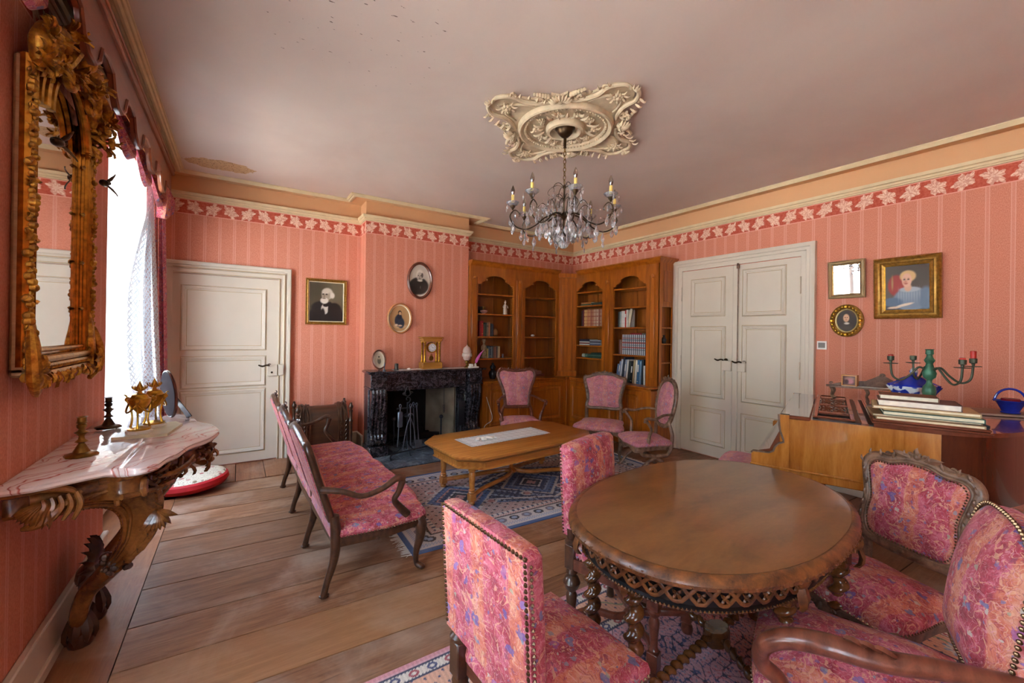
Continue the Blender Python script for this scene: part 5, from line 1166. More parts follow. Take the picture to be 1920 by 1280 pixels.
# foreground right armchair with sweeping arms
def big_armchair():
    t = thing('armchair', 'large armchair cut by the right frame edge, with a sweeping wooden arm and nailed back', 'armchair', (1.71, .515, .006), facing(112))
    half = [(0, .53), (.16, .53), (.205, .56), (.225, .66), (.225, .80), (.20, .92), (.13, .985), (0, 1.0)]
    poly = cr2(mirx(half), 4); tilt = .14; yb = .27; z0 = .53
    mb = MB(); pad_v(mb, poly, yb+.03, yb-.03, .055, tilt, z0); mb.build('backrest', M['fab'], t)
    mb = MB(); frame_tube(mb, scale_poly(poly, -.012), yb+.038, .016, 1, tilt, z0); mb.build('back_frame', M['mahog'], t)
    mb = MB(); nails(mb, [(p[0], yb-.020+(p[1]-z0)*tilt, p[1]) for p in scale_poly(poly, .005)], .016, .0075, True); mb.build('nail_row', M['nail'], t, kind='stuff')
    so = cr2([(-.23, .27), (0, .28), (.23, .27), (.26, 0), (.28, -.20), (.25, -.27), (0, -.29), (-.25, -.27), (-.28, -.20), (-.26, 0)], 4)
    mb = MB(); mb.dome(so, .38, .44, .485, 7, .035); mb.build('seat', M['fab'], t)
    mb = MB(); mb.prism(scale_poly(so, -.008), .31, .382); mb.build('seat_rail', M['mahog'], t)
    mb = MB(); nails(mb, [(p[0], p[1], .39) for p in scale_poly(so, .003)], .018, .006, True); mb.build('nail_row', M['nail'], t, kind='stuff')
    for s in (-1, 1):
        for (x, y, o) in ((s*.25, -.22, -.7), (s*.2, .25, .6)):
            mb = MB(); cab_leg(mb, x, y, 0, .34, s*.7, o, 1.1); mb.build('leg', M['mahog'], t)
        if s < 0: continue   # the photograph shows a single arm
        P = cr([(s*.225, yb+.04, .655), (s*.27, .16, .655), (s*.31, .02, .645), (s*.325, -.10, .645), (s*.32, -.19, .62), (s*.31, -.245, .57), (s*.30, -.25, .51), (s*.285, -.20, .46), (s*.27, -.17, .34)], 7)
        mb = MB(); mb.tube(P, [.018, .022, .026, .028, .026, .024, .022, .022, .024], 12, 1.25, up=(1, 0, 0)); 
        for q in (0, 1, 2): mb.leaf((s*.318, .05-q*.03, .668), (0, -1, .1), (0, 0, 1), .05, .03, .006)
        mb.build('arm', M['mahog'], t)
    return t
big_armchair()

# ---------------- sofa ----------------
def sofa():
    t = thing('settee', 'long three part carved settee with floral seat at left of the blue rug', 'sofa', (.45, 3.52, 0), pi/2+radians(1.3))
    # local: x along length (world +y), front = -y -> world +x
    L = 1.02; sz = .40
    pts = []
    for i in range(49):
        x = -L+2*L*i/48; u = (i/48*3) % 1 if i < 48 else 1; pts.append((x, -.56+.035*cos(u*2*pi)+.0))
    front = [(-L-.01, -.30)]+[(-L, -.50), (-L+.03, -.55)]+pts[2:-2]+[(L-.03, -.55), (L, -.50), (L+.01, -.30)]
    poly = front+[(L-.02, .0), (0, .02), (-L+.02, .0)]
    mb = MB()
    m = MB(); m.dome(poly, sz-.075, sz-.015, sz+.035, 8, .05)
    # keep the dome long: rescale rings towards the spine line instead of a point
    mb.add(m.v, m.f); mb.build('seat', M['fab'], t)
    mb = MB(); R = []
    for d_, z in ((-.02, sz-.07), (.002, sz-.07), (.006, sz-.085), (0, sz-.125), (-.02, sz-.125), (-.02, sz-.07)):
        R.append([(p[0]*(1+d_/L), p[1]+(d_ if p[1] > -.2 else -d_), z-(.018*cos(p[0]*3*pi/L) if z < sz-.1 and p[1] < -.4 else 0)) for p in poly])
    mb.rings(R, False, True)
    for x in (-.68, 0, .68):
        for s in (-1, 1): mb.scroll((x+s*.04, -.53, sz-.12), .014, 1, .005)
    for s in (-1, 1):
        for q in (-1, 1): mb.scroll((s*(L+.004), -.28+q*.035, sz-.12), .016, 1, .005, axis='x')
    mb.build('seat_rail', M['dark'], t)
    mb = MB(); nails(mb, [(p[0]*1.004, p[1]*1.004, sz-.068) for p in poly], .019, .0065, True); mb.build('nail_row', M['nail'], t, kind='stuff')
    for i in range(3):
        cx = -.68+.68*i; 
        half = [(0, .43), (.24, .43), (.30, .45), (.295, .55), (.30, .72), (.315, .82), (.30, .88), (.22, .895), (.12, .925), (0, .945)]
        pl_ = [(x+cx, z) for x, z in cr2(mirx(half), 4)]
        mb = MB(); pad_v(mb, [(cx+(x-cx)*.93, .67+(z-.67)*.92) for x, z in pl_], .035, -.012, .03, .30, .43); mb.build('backrest', M['fab'], t)
        mb = MB(); mb.tube([(p[0], .01+(p[1]-.43)*.30, p[1]) for p in pl_], .023, 10, .9, up=(0, 1, 0), closed=True)
        c2 = MB(); crest(c2, .95, .01+.52*.30, s=.9); mb.add([(x+cx, y, z) for x, y, z in c2.v], c2.f); mb.build('back_frame', M['dark'], t)
        mb = MB().box(cx-.30, cx+.30, -.005, .02, sz-.07, .45, .006); mb.build('lower_back_pad', M['fab2'], t)
    for k in range(4):
        x = -L+.03+k*(2*L-.06)/3
        mb = MB(); P = cr([(x, .0, .46), (x, -.01, .33), (x, .0, .20), (x, .035, .08), (x, .05, .012)], 5); mb.tube(P, [.026, .03, .024, .018, .020], 10); mb.ball((x, .048, .012), .022, 8, 5, (1, 1.3, .6)); mb.build('leg', M['dark'], t)
        mb = MB(); s = -1 if k < 1 else (1 if k > 2 else 0)
        cab_leg(mb, x, -.50, 0, .335, s*.6, -.75, 1.15); carve_knee(mb, x, -.51, .30, s*.4, -.8, 5, 1.1); mb.build('leg', M['dark'], t)
    for s in (-1, 1):
        P = cr([(s*(L-.015), .075, .63), (s*(L+.03), -.03, .615), (s*(L+.05), -.13, .575), (s*(L+.055), -.24, .595), (s*(L+.05), -.33, .64), (s*(L+.045), -.375, .63)], 6)
        mb = MB(); mb.tube(P, [.022, .018, .017, .018, .022, .026], 10, .9); mb.scroll((s*(L+.045), -.375, .61), .02, 1, .012, pi/2, -1, 'x')
        mb.tube(cr([(s*(L+.045), -.37, .62), (s*(L+.035), -.35, .55), (s*(L+.02), -.33, .50), (s*(L-.0), -.37, .44), (s*(L-.005), -.42, .38)], 5), [.022, .018, .018, .022, .026], 10); mb.build('arm', M['dark'], t)
    return t
sofa().scale = (1, 1, .975)

# ---------------- coffee table ----------------
def coffee():
    t = thing('coffee_table', 'honey oak coffee table with clipped corners on turned legs and a crossed stretcher', 'coffee table', (2.33, 3.52, .006), radians(4))
    def oct_(a, b, c): return [(-a, -b+c), (-a+c, -b), (a-c, -b), (a, -b+c), (a, b-c), (a-c, b), (-a+c, b), (-a, b-c)]
    a, b, c = .82, .46, .17
    mb = MB(); R = []
    for d, z in ((-.05, .405), (-.035, .41), (-.02, .425), (-.005, .43), (0, .44), (0, .452), (-.008, .458)): R.append([(x, y, z) for x, y in oct_(a+d, b+d, c)])
    mb.rings(R); mb.build('tabletop', M['honey'], t)
    mb = MB(); R = []
    for d, z in ((-.075, .325), (-.055, .332), (-.068, .345), (-.062, .39), (-.04, .405)): R.append([(x, y, z) for x, y in oct_(a+d, b+d, c)])
    mb.rings(R); mb.build('apron', M['honey'], t)
    legp = [(.02, 0), (.030, .006), (.034, .02), (.026, .04), (.024, .045)]
    for sx_ in (-1, 1):
        for sy in (-1, 1):
            x, y = sx_*.63, sy*.26; mb = MB(); mb.lathe([(.018, 0), (.026, .005), (.03, .02), (.022, .035)], 14, x, y); mb.box(x-.03, x+.03, y-.03, y+.03, .035, .10, .004)
            mb.lathe([(.02, .10), (.032, .108), (.024, .12), (.03, .13), (.022, .14), (.025, .17), (.030, .27), (.022, .285), (.034, .297), (.034, .305), (.024, .315), (.03, .335)], 14, x, y); mb.build('leg', M['honey'], t)
    mb = MB()
    mb.tube(cr([(-.63, -.26, .07), (-.45, -.18, .085), (-.15, -.10, .10), (-.03, -.02, .12), (-.15, .10, .10), (-.45, .18, .085), (-.63, .26, .07)], 5), .019, 8, 1.1)
    mb.tube(cr([(.63, -.26, .07), (.45, -.18, .085), (.15, -.10, .10), (.03, .02, .12), (.15, .10, .10), (.45, .18, .085), (.63, .26, .07)], 5), .019, 8, 1.1)
    mb.lathe([(.05, .10), (.055, .115), (.04, .13), (.02, .14), (.026, .155), (.012, .175), (.001, .18)], 14); mb.build('stretcher', M['honey'], t)
coffee()
def fn_doily(U, V):
    r = np.ones(U.shape)*.97
    q = np.hypot(((U*12) % 1)-.5, ((V*4) % 1)-.5); r -= .13*((np.sin(q*38) > .2) & (q < .46)); r -= .10*((np.sin(U*260)*np.sin(V*110)) > .3)
    e = np.minimum(np.minimum(U*2.2, (1-U)*2.2), np.minimum(V, 1-V)); r -= .1*((e > .06) & (e < .09)); return np.stack([r*.98, r*.99, r], -1)
rn = grid_print('lace_runner', .98, .34, 220, 80, fn_doily, M['doily'], plane='xy', mask=lambda u, v: (np.minimum(v, 1-v) > .012+.012*np.abs(np.sin(u*90))) & (np.minimum(u, 1-u) > .006+.005*np.abs(np.sin(v*34))))
rn.location = (2.25, 3.54, .468); rn.rotation_euler = (0, 0, radians(4)); tag(rn, 'rectangular white lace runner lying on the coffee table', 'runner')
mb = MB(); rr = random.Random(5)
for k in range(9): mb.ball((rr.uniform(-.06, .06), rr.uniform(-.04, .04), .01), rr.uniform(.012, .022), 7, 5, (1.3, 1, .6))
mb.tube(cr([(.04, 0, .02), (.09, -.02, .012), (.13, .01, .008), (.15, -.02, .005)]), [.014, .01, .006], 6)
o = mb.build('crocheted_bundle', M['white']); o.location = (1.99, 3.52, .469); tag(o, 'small crumpled white crocheted bundle lying on the lace runner', 'lace ornament')

# ---------------- oval table ----------------
def oval_table():
    t = thing('oval_dining_table', 'large oval oak dining table with carved apron and barley twist legs', 'table', (1.86, 1.105, -.009), radians(0))
    N_ = 72; RO = radians(5.5)
    def ov(a, b): 
        n = 2.25; out = []
        for i in range(N_):
            an = 2*pi*i/N_; c_, s_ = cos(an), sin(an); px, py = a*abs(c_)**(2/n)*(1 if c_ > 0 else -1), b*abs(s_)**(2/n)*(1 if s_ > 0 else -1); out.append((px*cos(RO)-py*sin(RO), px*sin(RO)+py*cos(RO)))
        return out
    a, b = .762, .508
    mb = MB(); R = [[(x, y, z) for x, y in ov(a+d, b+d)] for d, z in ((-.05, .725), (-.036, .745), (-.03, .752), (-.05, .755))]; R.append([(x*.02, y*.02, .755) for x, y in ov(a, b)]); mb.rings(R); mb.build('tabletop', M['tabletop'], t)
    mb = MB(); R = [[(x, y, z) for x, y in ov(a+d, b+d)] for d, z in ((-.06, .70), (-.02, .698), (0, .71), (.004, .725), (-.004, .742), (-.022, .752), (-.034, .750), (-.05, .74), (-.06, .70))]; mb.rings(R, False)
    P = [(x, y, .722) for x, y in ov(a-.002, b-.002)]
    for i, p in enumerate(walk(P, .021, True)):
        q = Vector((p[0]/a**2, p[1]/b**2, 0)).normalized(); tg = Vector((-q.y, q.x, 0))
        mb.leaf(Vector(p)+q*.001, tg+Vector((0, 0, .55 if i % 2 else -.55)), q, .022, .012, .002); mb.octa((p[0]+q.x*.004, p[1]+q.y*.004, .722), .004)
    mb.build('carved_edge', M['tcarve'], t)
    da = -.075
    mb = MB(); R = [[(x, y, z) for x, y in ov(a+da+d, b+da+d)] for d, z in ((-.02, .60), (0.004, .60), (.008, .608), (0, .615), (0, .690), (.006, .70), (-.02, .70), (-.02, .60))]; mb.rings(R, False); mb.build('apron', M['black'], t)
    mb = MB(); aa, bb = a+da+.004, b+da+.004; P = walk([(x, y, .65) for x, y in ov(aa, bb)], .012, True); n = len(P)
    for ph in (0, 1):
        Q = []
        for i, p in enumerate(P):
            u = i*.012/.15+ph*.5; tri = 2*abs(u % 1-.5)*2-1; h = max(-.75, min(.75, tri*1.1)); q = Vector((p[0]/aa**2, p[1]/bb**2, 0)).normalized(); Q.append((p[0]+q.x*.003, p[1]+q.y*.003, .652+h*.036))
        mb.tube(Q, .0075, 6, .6, closed=True)
    for i, p in enumerate(walk([(x, y, .65) for x, y in ov(aa, bb)], .075, True)):
        q = Vector((p[0]/aa**2, p[1]/bb**2, 0)).normalized(); c = Vector(p)+q*.002
        tg = Vector((-q.y, q.x, 0))
        for k in range(4): 
            an = k*pi/2+.785; mb.leaf(c, tg*cos(an)+Vector((0, 0, sin(an))), q, .022, .012, .004)
        mb.octa(tuple(c+q*.004), .006)
    mb.build('apron_carving', M['tcarve'], t)
    mb = MB()
    for p in walk([(x, y, .603) for x, y in ov(a+da+.008, b+da+.008)], .014, True): mb.octa(p, .007)
    mb.build('gadroon', M['twist'], t, kind='stuff')
    def twist(p0, p1, r, pitch, rr_=.45, n=12, per=10):
        p0, p1 = Vector(p0), Vector(p1); ax = p1-p0; L = ax.length; ax.normalize(); u = ax.orthogonal().normalized(); v = ax.cross(u); m = int(L/pitch*per); R = []
        for i in range(m+1):
            d = L*i/m; ph = 2*pi*d/pitch; off = r*.30; c = p0+ax*d+(u*cos(ph)+v*sin(ph))*off; env = min(1, min(d, L-d)/.02+.5)
            R.append([tuple(c+(u*cos(2*pi*j/n)+v*sin(2*pi*j/n))*r*.80*env) for j in range(n)])
        m_ = MB(); m_.rings(R); return m_
    LEGS = [(-.55, .22, 0), (-.60, -.05, 1), (-.18, -.385, 1), (.29, -.39, 0), (.06, .40, 1), (.46, .02, 1)]
    mb_s = MB()
    for (x, y, st_) in LEGS:
        k = twist((x, y, .15), (x, y, .55), .036, .068)
        k.box(x-.035, x+.035, y-.035, y+.035, .55, .70, .004); k.lathe([(.02, .54), (.036, .545), (.036, .555), (.02, .56)], 14, x, y)
        k.box(x-.033, x+.033, y-.033, y+.033, .09, .16, .004); k.lathe([(.03, .015), (.042, .025), (.046, .05), (.036, .075), (.022, .09)], 14, x, y)
        o = k.build('leg', M['twist'], t)
        q = Vector((x/.6, y/.4, 0)).normalized(); c = Vector((x, y, .66))+q*.05; mb = MB()
        mb.ball(tuple(c), .034, 8, 6, (1, 1, 1.2)); mb.leaf(c+Vector((0, 0, .0)), (0, 0, -1), q, .11, .06, .014)
        for s in (-1, 1): mb.leaf(c+Vector((0, 0, .02)), (-q.y*s, q.x*s, .3), q, .05, .03, .01); mb.scroll(tuple(c+Vector((-q.y*s*.03, q.x*s*.03, -.03))), .014, 1, .006)
        mb.build('carved_mask', M['tcarve'], o)
        if st_:
            k = twist((.04+x*.12, .0+y*.12, .12), (x*.93, y*.93, .125), .021, .05, per=8, n=10); mb_s.add(k.v, k.f)
    mb_s.build('twist_stretcher', M['twist'], t)
    mb = MB(); R = []
    for d, z in ((-.01, .07), (0, .08), (0, .135), (-.008, .145)): R.append([(.04+cos(2*pi*i/8+.39)*(.075+d), sin(2*pi*i/8+.39)*(.055+d), z) for i in range(8)])
    mb.rings(R); mb.build('stretcher_block', M['twist'], t)
    return t
oval_table()
# ---------------- rugs ----------------
def fn_blue(U, V):
    W, H = 2.95, 1.50; x, y = U*W, V*H
    e = np.minimum(np.minimum(x, W-x), np.minimum(y, H-y))
    def px(h): return np.array([int(h[i:i+2], 16)/255 for i in (1, 3, 5)])
    navy, blue, cream, rose, sky, ink = map(px, ('#2e3c5c', '#47618e', '#c9c0bb', '#b8837c', '#8f9db8', '#22222c'))
    C = np.ones(U.shape+(3,))*navy
    s_ = np.where((np.minimum(y, H-y) < np.minimum(x, W-x)), x, y)
    def m(cond, col): C[cond] = col
    chk = ((np.floor(s_/.012)+np.floor(e/.012)) % 2) == 0
    m(e < .035, blue); m((e >= .035) & (e < .06), cream); m((e >= .06) & (e < .10) & chk, cream); m((e >= .06) & (e < .10) & ~chk, sky)
    m((e >= .10) & (e < .20), cream*.98)
    ph = (s_ % .12)/.12-.5; ee = (e-.15)/.05; r = np.hypot(ph*2.2, ee)
    m((e >= .10) & (e < .20) & (r < .8), ink); m((e >= .10) & (e < .20) & (r < .42), sky); alt = (np.floor(s_/.12) % 2) == 0; m((e >= .10) & (e < .20) & (r < .8) & (r >= .42) & alt, np.array([.45, .42, .47]))
    m((e >= .20) & (e < .215), ink); m((e >= .215) & (e < .25) & chk, cream); m((e >= .215) & (e < .25) & ~chk, rose)
    m((e >= .25) & (e < .285), np.where((((s_ % .05) < .02) & True)[..., None], navy, cream)[(e >= .25) & (e < .285)])
    inn = e >= .285; cx, cy = W/2, H/2
    big = np.abs(x-cx)/1.35+np.abs(y-cy)/.55
    m(inn, blue*.95); m(inn & (big > .9), rose*.95); m(inn & (big > .9) & chk, cream*.85)
    rr_ = (x*7) % 1; st = np.abs(((x*6.5+np.floor(y*26)*.25) % 1)-.5)
    m(inn & (big < .86) , navy); m(inn & (big < .86) & (st < .12), sky); m(inn & (big < .78) & (big > .72), cream)
    for k in (-1, 0, 1):
        mx = cx+k*.78; d = np.abs(x-mx)/.36+np.abs(y-cy)/.36
        stp = np.floor(d*9)/9
        m(inn & (d < 1), cream*.93); m(inn & (d < .9), blue); m(inn & (d < .68), rose if k else sky*.95); m(inn & (d < .60), navy); m(inn & (d < .40), cream); m(inn & (d < .33), ink); m(inn & (d < .16), rose)
        for (ax, ay) in ((.2, .22), (-.2, .22), (.2, -.22), (-.2, -.22)):
            q = np.hypot(x-mx-ax, (y-cy-ay)); m(inn & (q < .055), cream); m(inn & (q < .035), rose)
    fl = (np.sin(x*95)*np.sin(y*95)) > .55; m(inn & fl, C[inn & fl]*.6+cream*.4)
    fl2 = (np.sin(x*60+2)*np.cos(y*70)) > .75; m(inn & fl2, ink)
    return C
def rug(name, label, W, H, fn, loc, rz, nx, ny, edge):
    t = thing(name, label, 'rug', loc, rz)
    MB().box(-W/2, W/2, -H/2, H/2, 0, .006).build('backing', edge, t, smooth=False)
    g = grid_print('pile', W-.004, H-.004, nx, ny, fn, M['rug'], t, plane='xy'); g.location = (0, 0, .0066); return t
t = rug('blue_rug', 'blue and cream patterned rug under the coffee table and settee', 2.95, 1.50, fn_blue, (2.49, 3.40, 0), radians(-1.5), 360, 190, plain('rug_blue_edge', '#47618e', .95))
mb = MB(); rr = random.Random(2)
for s in (-1, 1):
    for k in range(110):
        y = -.74+1.48*k/109; a = rr.uniform(-.5, .5); L = rr.uniform(.04, .07)
        mb.tube([(s*1.475, y, .004), (s*(1.475+L*.5), y+a*.02, .006), (s*(1.475+L), y+a*.05, .002)], [.0035, .003, .002], 4)
mb.build('fringe', M['lace'] if False else plain('fringe_cream', '#d8cfc4', .9), t, kind='stuff')
def fn_pink(U, V):
    W, H = 2.65, 2.5; x, y = U*W, V*H; e = np.minimum(np.minimum(x, W-x), np.minimum(y, H-y))
    def px(h): return np.array([int(h[i:i+2], 16)/255 for i in (1, 3, 5)])
    pink, navy, cream, red, peach, sky = map(px, ('#cf9ba2', '#2e3450', '#d8cec0', '#a8424c', '#d9a58a', '#8fa3bc'))
    C = np.ones(U.shape+(3,))*pink
    s_ = np.where((np.minimum(y, H-y) < np.minimum(x, W-x)), x, y)
    def m(cond, col): C[cond] = col
    m(e < .02, px('#c98a90'))
    for (a, b) in ((.03, .10), (.27, .34)):
        z = (e >= a) & (e < b); m(z, cream); q = (e-a)/(b-a); ph = (s_ % .085)/.085; d = np.hypot((ph-.5)*1.9, (q-.5)*1.9)
        m(z & ((q < .12) | (q > .88)), navy); m(z & (np.abs(q-.2) < .06) & ((s_ % .016) < .008), navy); m(z & (np.abs(q-.8) < .06) & ((s_ % .016) < .008), navy); m(z & (d < .55), np.where(((np.floor(s_/.085) % 2) == 0)[..., None], red*.9+.05, navy*1.4)[z & (d < .55)]); m(z & (d < .25), cream)
    z = (e >= .10) & (e < .27); m(z, peach); q = (e-.185)/.085; ph = ((s_ % .26)/.26-.5)*3.06; d = np.hypot(ph, q); an = np.arctan2(q, ph)
    rose_ = d < .55+.1*np.cos(an*8); m(z & rose_, cream*.98); m(z & rose_ & (np.cos(an*8) > .5) & (d > .3), sky); m(z & (d < .2), red)
    vn = np.abs(q-.5*np.sin(s_*2*pi/.26)) < .09; m(z & vn & ~rose_, px('#8c9470'))
    lf = (np.sin(x*110)*np.sin(y*90+x*30)) > .8; m(z & lf & ~rose_, navy*1.3)
    f = e >= .34
    g1 = np.abs(np.sin(x*62+2.2*np.sin(y*34))+np.sin(y*58+2.4*np.sin(x*31))); g2 = np.abs(np.sin(x*96+3*np.cos(y*43)+1)+np.sin(y*91+3*np.sin(x*51)))
    m(f & (g1 < .16), navy*1.0); m(f & (g2 < .12), navy*1.6); m(f & (g2 > 1.9), red*1.1); m(f & (g1 > 1.93), sky*.9)
    C = C*np.clip(1+.05*np.sin(x*300)[..., None], 0, 2); return C
rug('pink_rug', 'pink rug with small dark vine pattern and floral border under the oval table', 2.65, 2.5, fn_pink, (1.775, .57, 0), 0, 500, 460, plain('rug_pink_edge', '#c98a90', .95))

# ---------------- console table, mirror, and things on the console ----------------
ct = thing('console_table', 'carved rococo console table with red veined marble top under the gilt mirror', 'console table', (XL+.004, 2.87, 0))
half = [(.0, .67), (.10, .66), (.22, .60), (.34, .64), (.41, .60), (.44, .52), (.47, .485), (.56, .40), (.62, .38), (.655, .33), (.68, .20), (.76, .07), (.80, .0)]
# as (dx from wall, dy)
prof_m = [(.0, .69), (.10, .685), (.20, .63), (.28, .60), (.365, .64), (.42, .60), (.445, .50), (.475, .44), (.50, .33), (.525, .27), (.585, .16), (.615, 0)]
full = cr2(prof_m+[(x, -y) for x, y in reversed(prof_m[:-1])], 5, False)
mb = MB(); R = []
def mscale(p, d): return (max(0, p[0]+d*(1 if p[0] > .01 else 0)), p[1]+(d if p[1] > 0 else -d)*(abs(p[1])/.69))
for d, z in ((-.035, .896), (-.02, .900), (-.004, .906), (.0, .914), (-.006, .922), (-.002, .930), (-.01, .936)): R.append([(*mscale(p, d), z) for p in full])
mb.rings(R); mb.build('marble_top', M['marble'], ct, angle=60)
mb = MB(); R = []
for d, z in ((-.08, .80), (-.065, .80), (-.055, .815), (-.06, .83), (-.06, .875), (-.04, .885), (-.035, .897), (-.08, .897), (-.08, .80)): R.append([(*mscale(p, d), z) for p in full])
mb.rings(R, False); mb.build('apron', M['console'], ct)
mb = MB()
def ap(yv, z, out=.0):
    P = [mscale(p, -.06+out) for p in full]; q = min(P, key=lambda p: abs(p[1]-yv)); return (q[0], q[1], z)
for s in (-1, 1):
    mb.tube(cr([ap(s*.60, .815, .02), ap(s*.5, .80, .025), ap(s*.38, .79, .02), (.36, s*.30, .76), (.40, s*.20, .80)], 6), [.012, .018, .016, .014], 8)
    for k in range(6): mb.leaf(ap(s*.46, .855, .01), (.1, -s*cos(k*.5), sin(k*.5)-.9), (1, 0, .2), .07, .02, .008)
    mb.scroll((.47, s*.26, .84), .05, 1.4, .014, 0, s, 'x'); mb.scroll((.43, s*.40, .845), .028, 1.2, .009, 0, -s, 'x')
    mb.tube(cr([(.40, s*.52, .855), (.46, s*.42, .84), (.50, s*.34, .85), (.52, s*.28, .87)], 6), [.008, .014, .01], 8)
for k in range(9): mb.leaf((.555, 0, .85), (.1, cos(pi*k/8), -sin(pi*k/8)-.1), (1, 0, 0), .09, .024, .01)
for k in range(7): mb.leaf((.55, 0, .80), (.0, cos(pi*k/6)*.7, -1), (1, 0, 0), .09, .02, .01)
mb.ball((.57, 0, .845), .026); rr = random.Random(11)
for k in range(40):
    yv = rr.uniform(-.40, .40); mb.leaf(ap(yv, rr.uniform(.80, .87), .008), (rr.uniform(0, .4), rr.uniform(-1, 1), rr.uniform(-1, .2)), (1, 0, 0), rr.uniform(.04, .08), rr.uniform(.018, .03), .010)
mb.build('apron_carving', M['console'], ct, kind='stuff')
for s in (-1, 1):
    # broad S leg: a carved ribbon sweeping from the apron return down to the wall
    IN = cr([(.06, -.615, .80), (.14, -.565, .80), (.22, -.50, .785), (.275, -.44, .74), (.30, -.395, .66), (.295, -.38, .57), (.25, -.33, .475), (.205, -.27, .41)], 5)
    OU = cr([(.06, -.62, .885), (.16, -.59, .885), (.28, -.545, .88), (.385, -.50, .84), (.42, -.46, .74), (.40, -.44, .61), (.335, -.39, .50), (.235, -.30, .405)], 5)
    IN = [Vector((x, -s*y, z)) for x, y, z in IN]; OU = [Vector((x, -s*y, z)) for x, y, z in OU]; n_ = len(IN)
    mb = MB(); R = []; nrm = []
    for k in range(n_):
        c = (IN[k]+OU[k])/2; a = (OU[k]-IN[k])/2; tg = (IN[min(k+1, n_-1)]+OU[min(k+1, n_-1)]-IN[max(k-1, 0)]-OU[max(k-1, 0)]).normalized(); b = tg.cross(a).normalized()
        if b.y*s < 0: b = -b
        nrm.append(b); w_ = []
        for q in range(16):
            an = 2*pi*q/16; ca = cos(an); dish_ = 1-.45*(1-abs(ca))**1.5; w_.append(tuple(c+a*ca+b*sin(an)*.040*dish_))
        R.append(w_)
    mb.rings(R); lg = None
    P = cr([(.24, s*.30, .43), (.185, s*.225, .35), (.125, s*.18, .27), (.092, s*.145, .16), (.088, s*.115, .06), (.092, s*.105, .012)], 6)
    mb.tube(P, [.045, .040, .036, .034, .030, .036], 12); lg = mb.build('leg', M['console'], ct)
    mb = MB()
    mb.tube([tuple(IN[k]+nrm[k]*.014) for k in range(n_)], [.010, .014, .016, .014, .010], 8); mb.tube([tuple(OU[k]+nrm[k]*.012) for k in range(8, n_)], [.010, .013, .014, .010], 8)
    mb.tube([tuple(IN[k]*.8+OU[k]*.2+nrm[k]*.03) for k in range(6, n_-2)], .006, 6)
    for k in range(4, n_-3): mb.leaf(tuple(IN[k]-(OU[k]-IN[k])*.06), tuple((IN[min(k+1, n_-1)]-IN[k])+(IN[k]-OU[k])*.2), tuple(nrm[k]), .035, .018, .006)
    c = OU[15]*.6+IN[15]*.4; 
    mb.scroll((c.x+.03, c.y+s*.045, .835), .062, 1.45, .020, pi*.55, s, 'x', 8); mb.scroll((c.x-.05, c.y+s*.05, .80), .035, 1.3, .012, pi, -s, 'x', 7)
    for k in range(7): mb.leaf((c.x-.05-.03*k, c.y+s*(.055+.013*k), .845-.004*k), (-1, s*.4, -.3-.1*(k % 2)), (.3, s, .1), .07, .026, .009)
    for k in range(8): a_ = k*.38; mb.leaf((.40, s*.475, .70), (.5*cos(a_), s*.1, -sin(a_)-.2), (.5, s, 0), .09, .028, .010)
    for k in range(6): q_ = 18+k*3; q_ = min(q_, n_-1); mb.leaf(tuple(OU[q_]+nrm[q_]*.01), tuple(OU[min(q_+2, n_-1)]-OU[max(q_-1, 0)]), tuple(nrm[q_]), .07, .035, .010)
    mb.build('leg_carving', M['console'], lg, kind='stuff')
    mb = MB()
    for k in range(9): a_ = -.35+k*.26; mb.leaf((.125-.01*k*.3, s*.635, .865-.002*k), (-sin(a_)*.6-.25, s*.05, -cos(a_*.7)), (.15, s, .2), .115-.004*k, .024, .012)
    mb.tube(cr([(.20, s*.62, .87), (.155, s*.645, .83), (.10, s*.65, .78), (.05, s*.64, .765)], 5), [.008, .016, .018, .008], 8)
    mb.tube(cr([(.02, s*.64, .90), (.09, s*.65, .905), (.17, s*.635, .885), (.19, s*.62, .84)], 5), [.006, .014, .012, .006], 7)
    for k in range(5): mb.tube(cr([(.19-.022*k, s*.64, .875-.004*k), (.205-.024*k, s*.655, .83), (.185-.028*k, s*.65, .775+.004*k)], 4), [.007, .011, .006], 6)
    mb.build('side_shell', M['console'], ct, kind='stuff')
    mb = MB()
    for k in range(44): mb.ball((.245+rr.uniform(-.05, .05), s*(.325+rr.uniform(-.03, .03)), .445+rr.uniform(-.045, .045)), rr.uniform(.011, .017), 6, 5)
    for k in range(8): mb.leaf((.092+.02*cos(k*.9), s*.115+.02*sin(k*.9), .16), (.10*cos(k*.9), .10*sin(k*.9), -1), (cos(k*.9), sin(k*.9), 0), .14, .045, .013)
    mb.lathe([(.045, 0), (.052, .02), (.042, .05), (.03, .09)], 10, .092, s*.105)
    mb.build('grape_cluster', M['dark'], lg, kind='stuff')
mb = MB()
for k in range(11):
    a = pi*k/10; mb.leaf((.07, 0, .30), (.10, cos(a)*1.0, sin(a)), (1, 0, 0), .16, .05, .018)
mb.ball((.08, 0, .28), .05, 10, 8, (.7, 1.5, 1)); mb.scroll((.10, -.10, .27), .05, 1.3, .018, 0, 1, 'x'); mb.scroll((.10, .10, .27), .05, 1.3, .018, pi, -1, 'x')
mb.tube(cr([(.11, -.09, .17), (.10, 0, .21), (.11, .09, .17)], 5), .024, 8); mb.build('shell_stretcher', M['dark'], ct)

gm = thing('gilt_mirror', 'tall ornate gilt rococo mirror with crest of leaves and flowers on the left wall', 'mirror', (XL+.004, 2.645, 0))
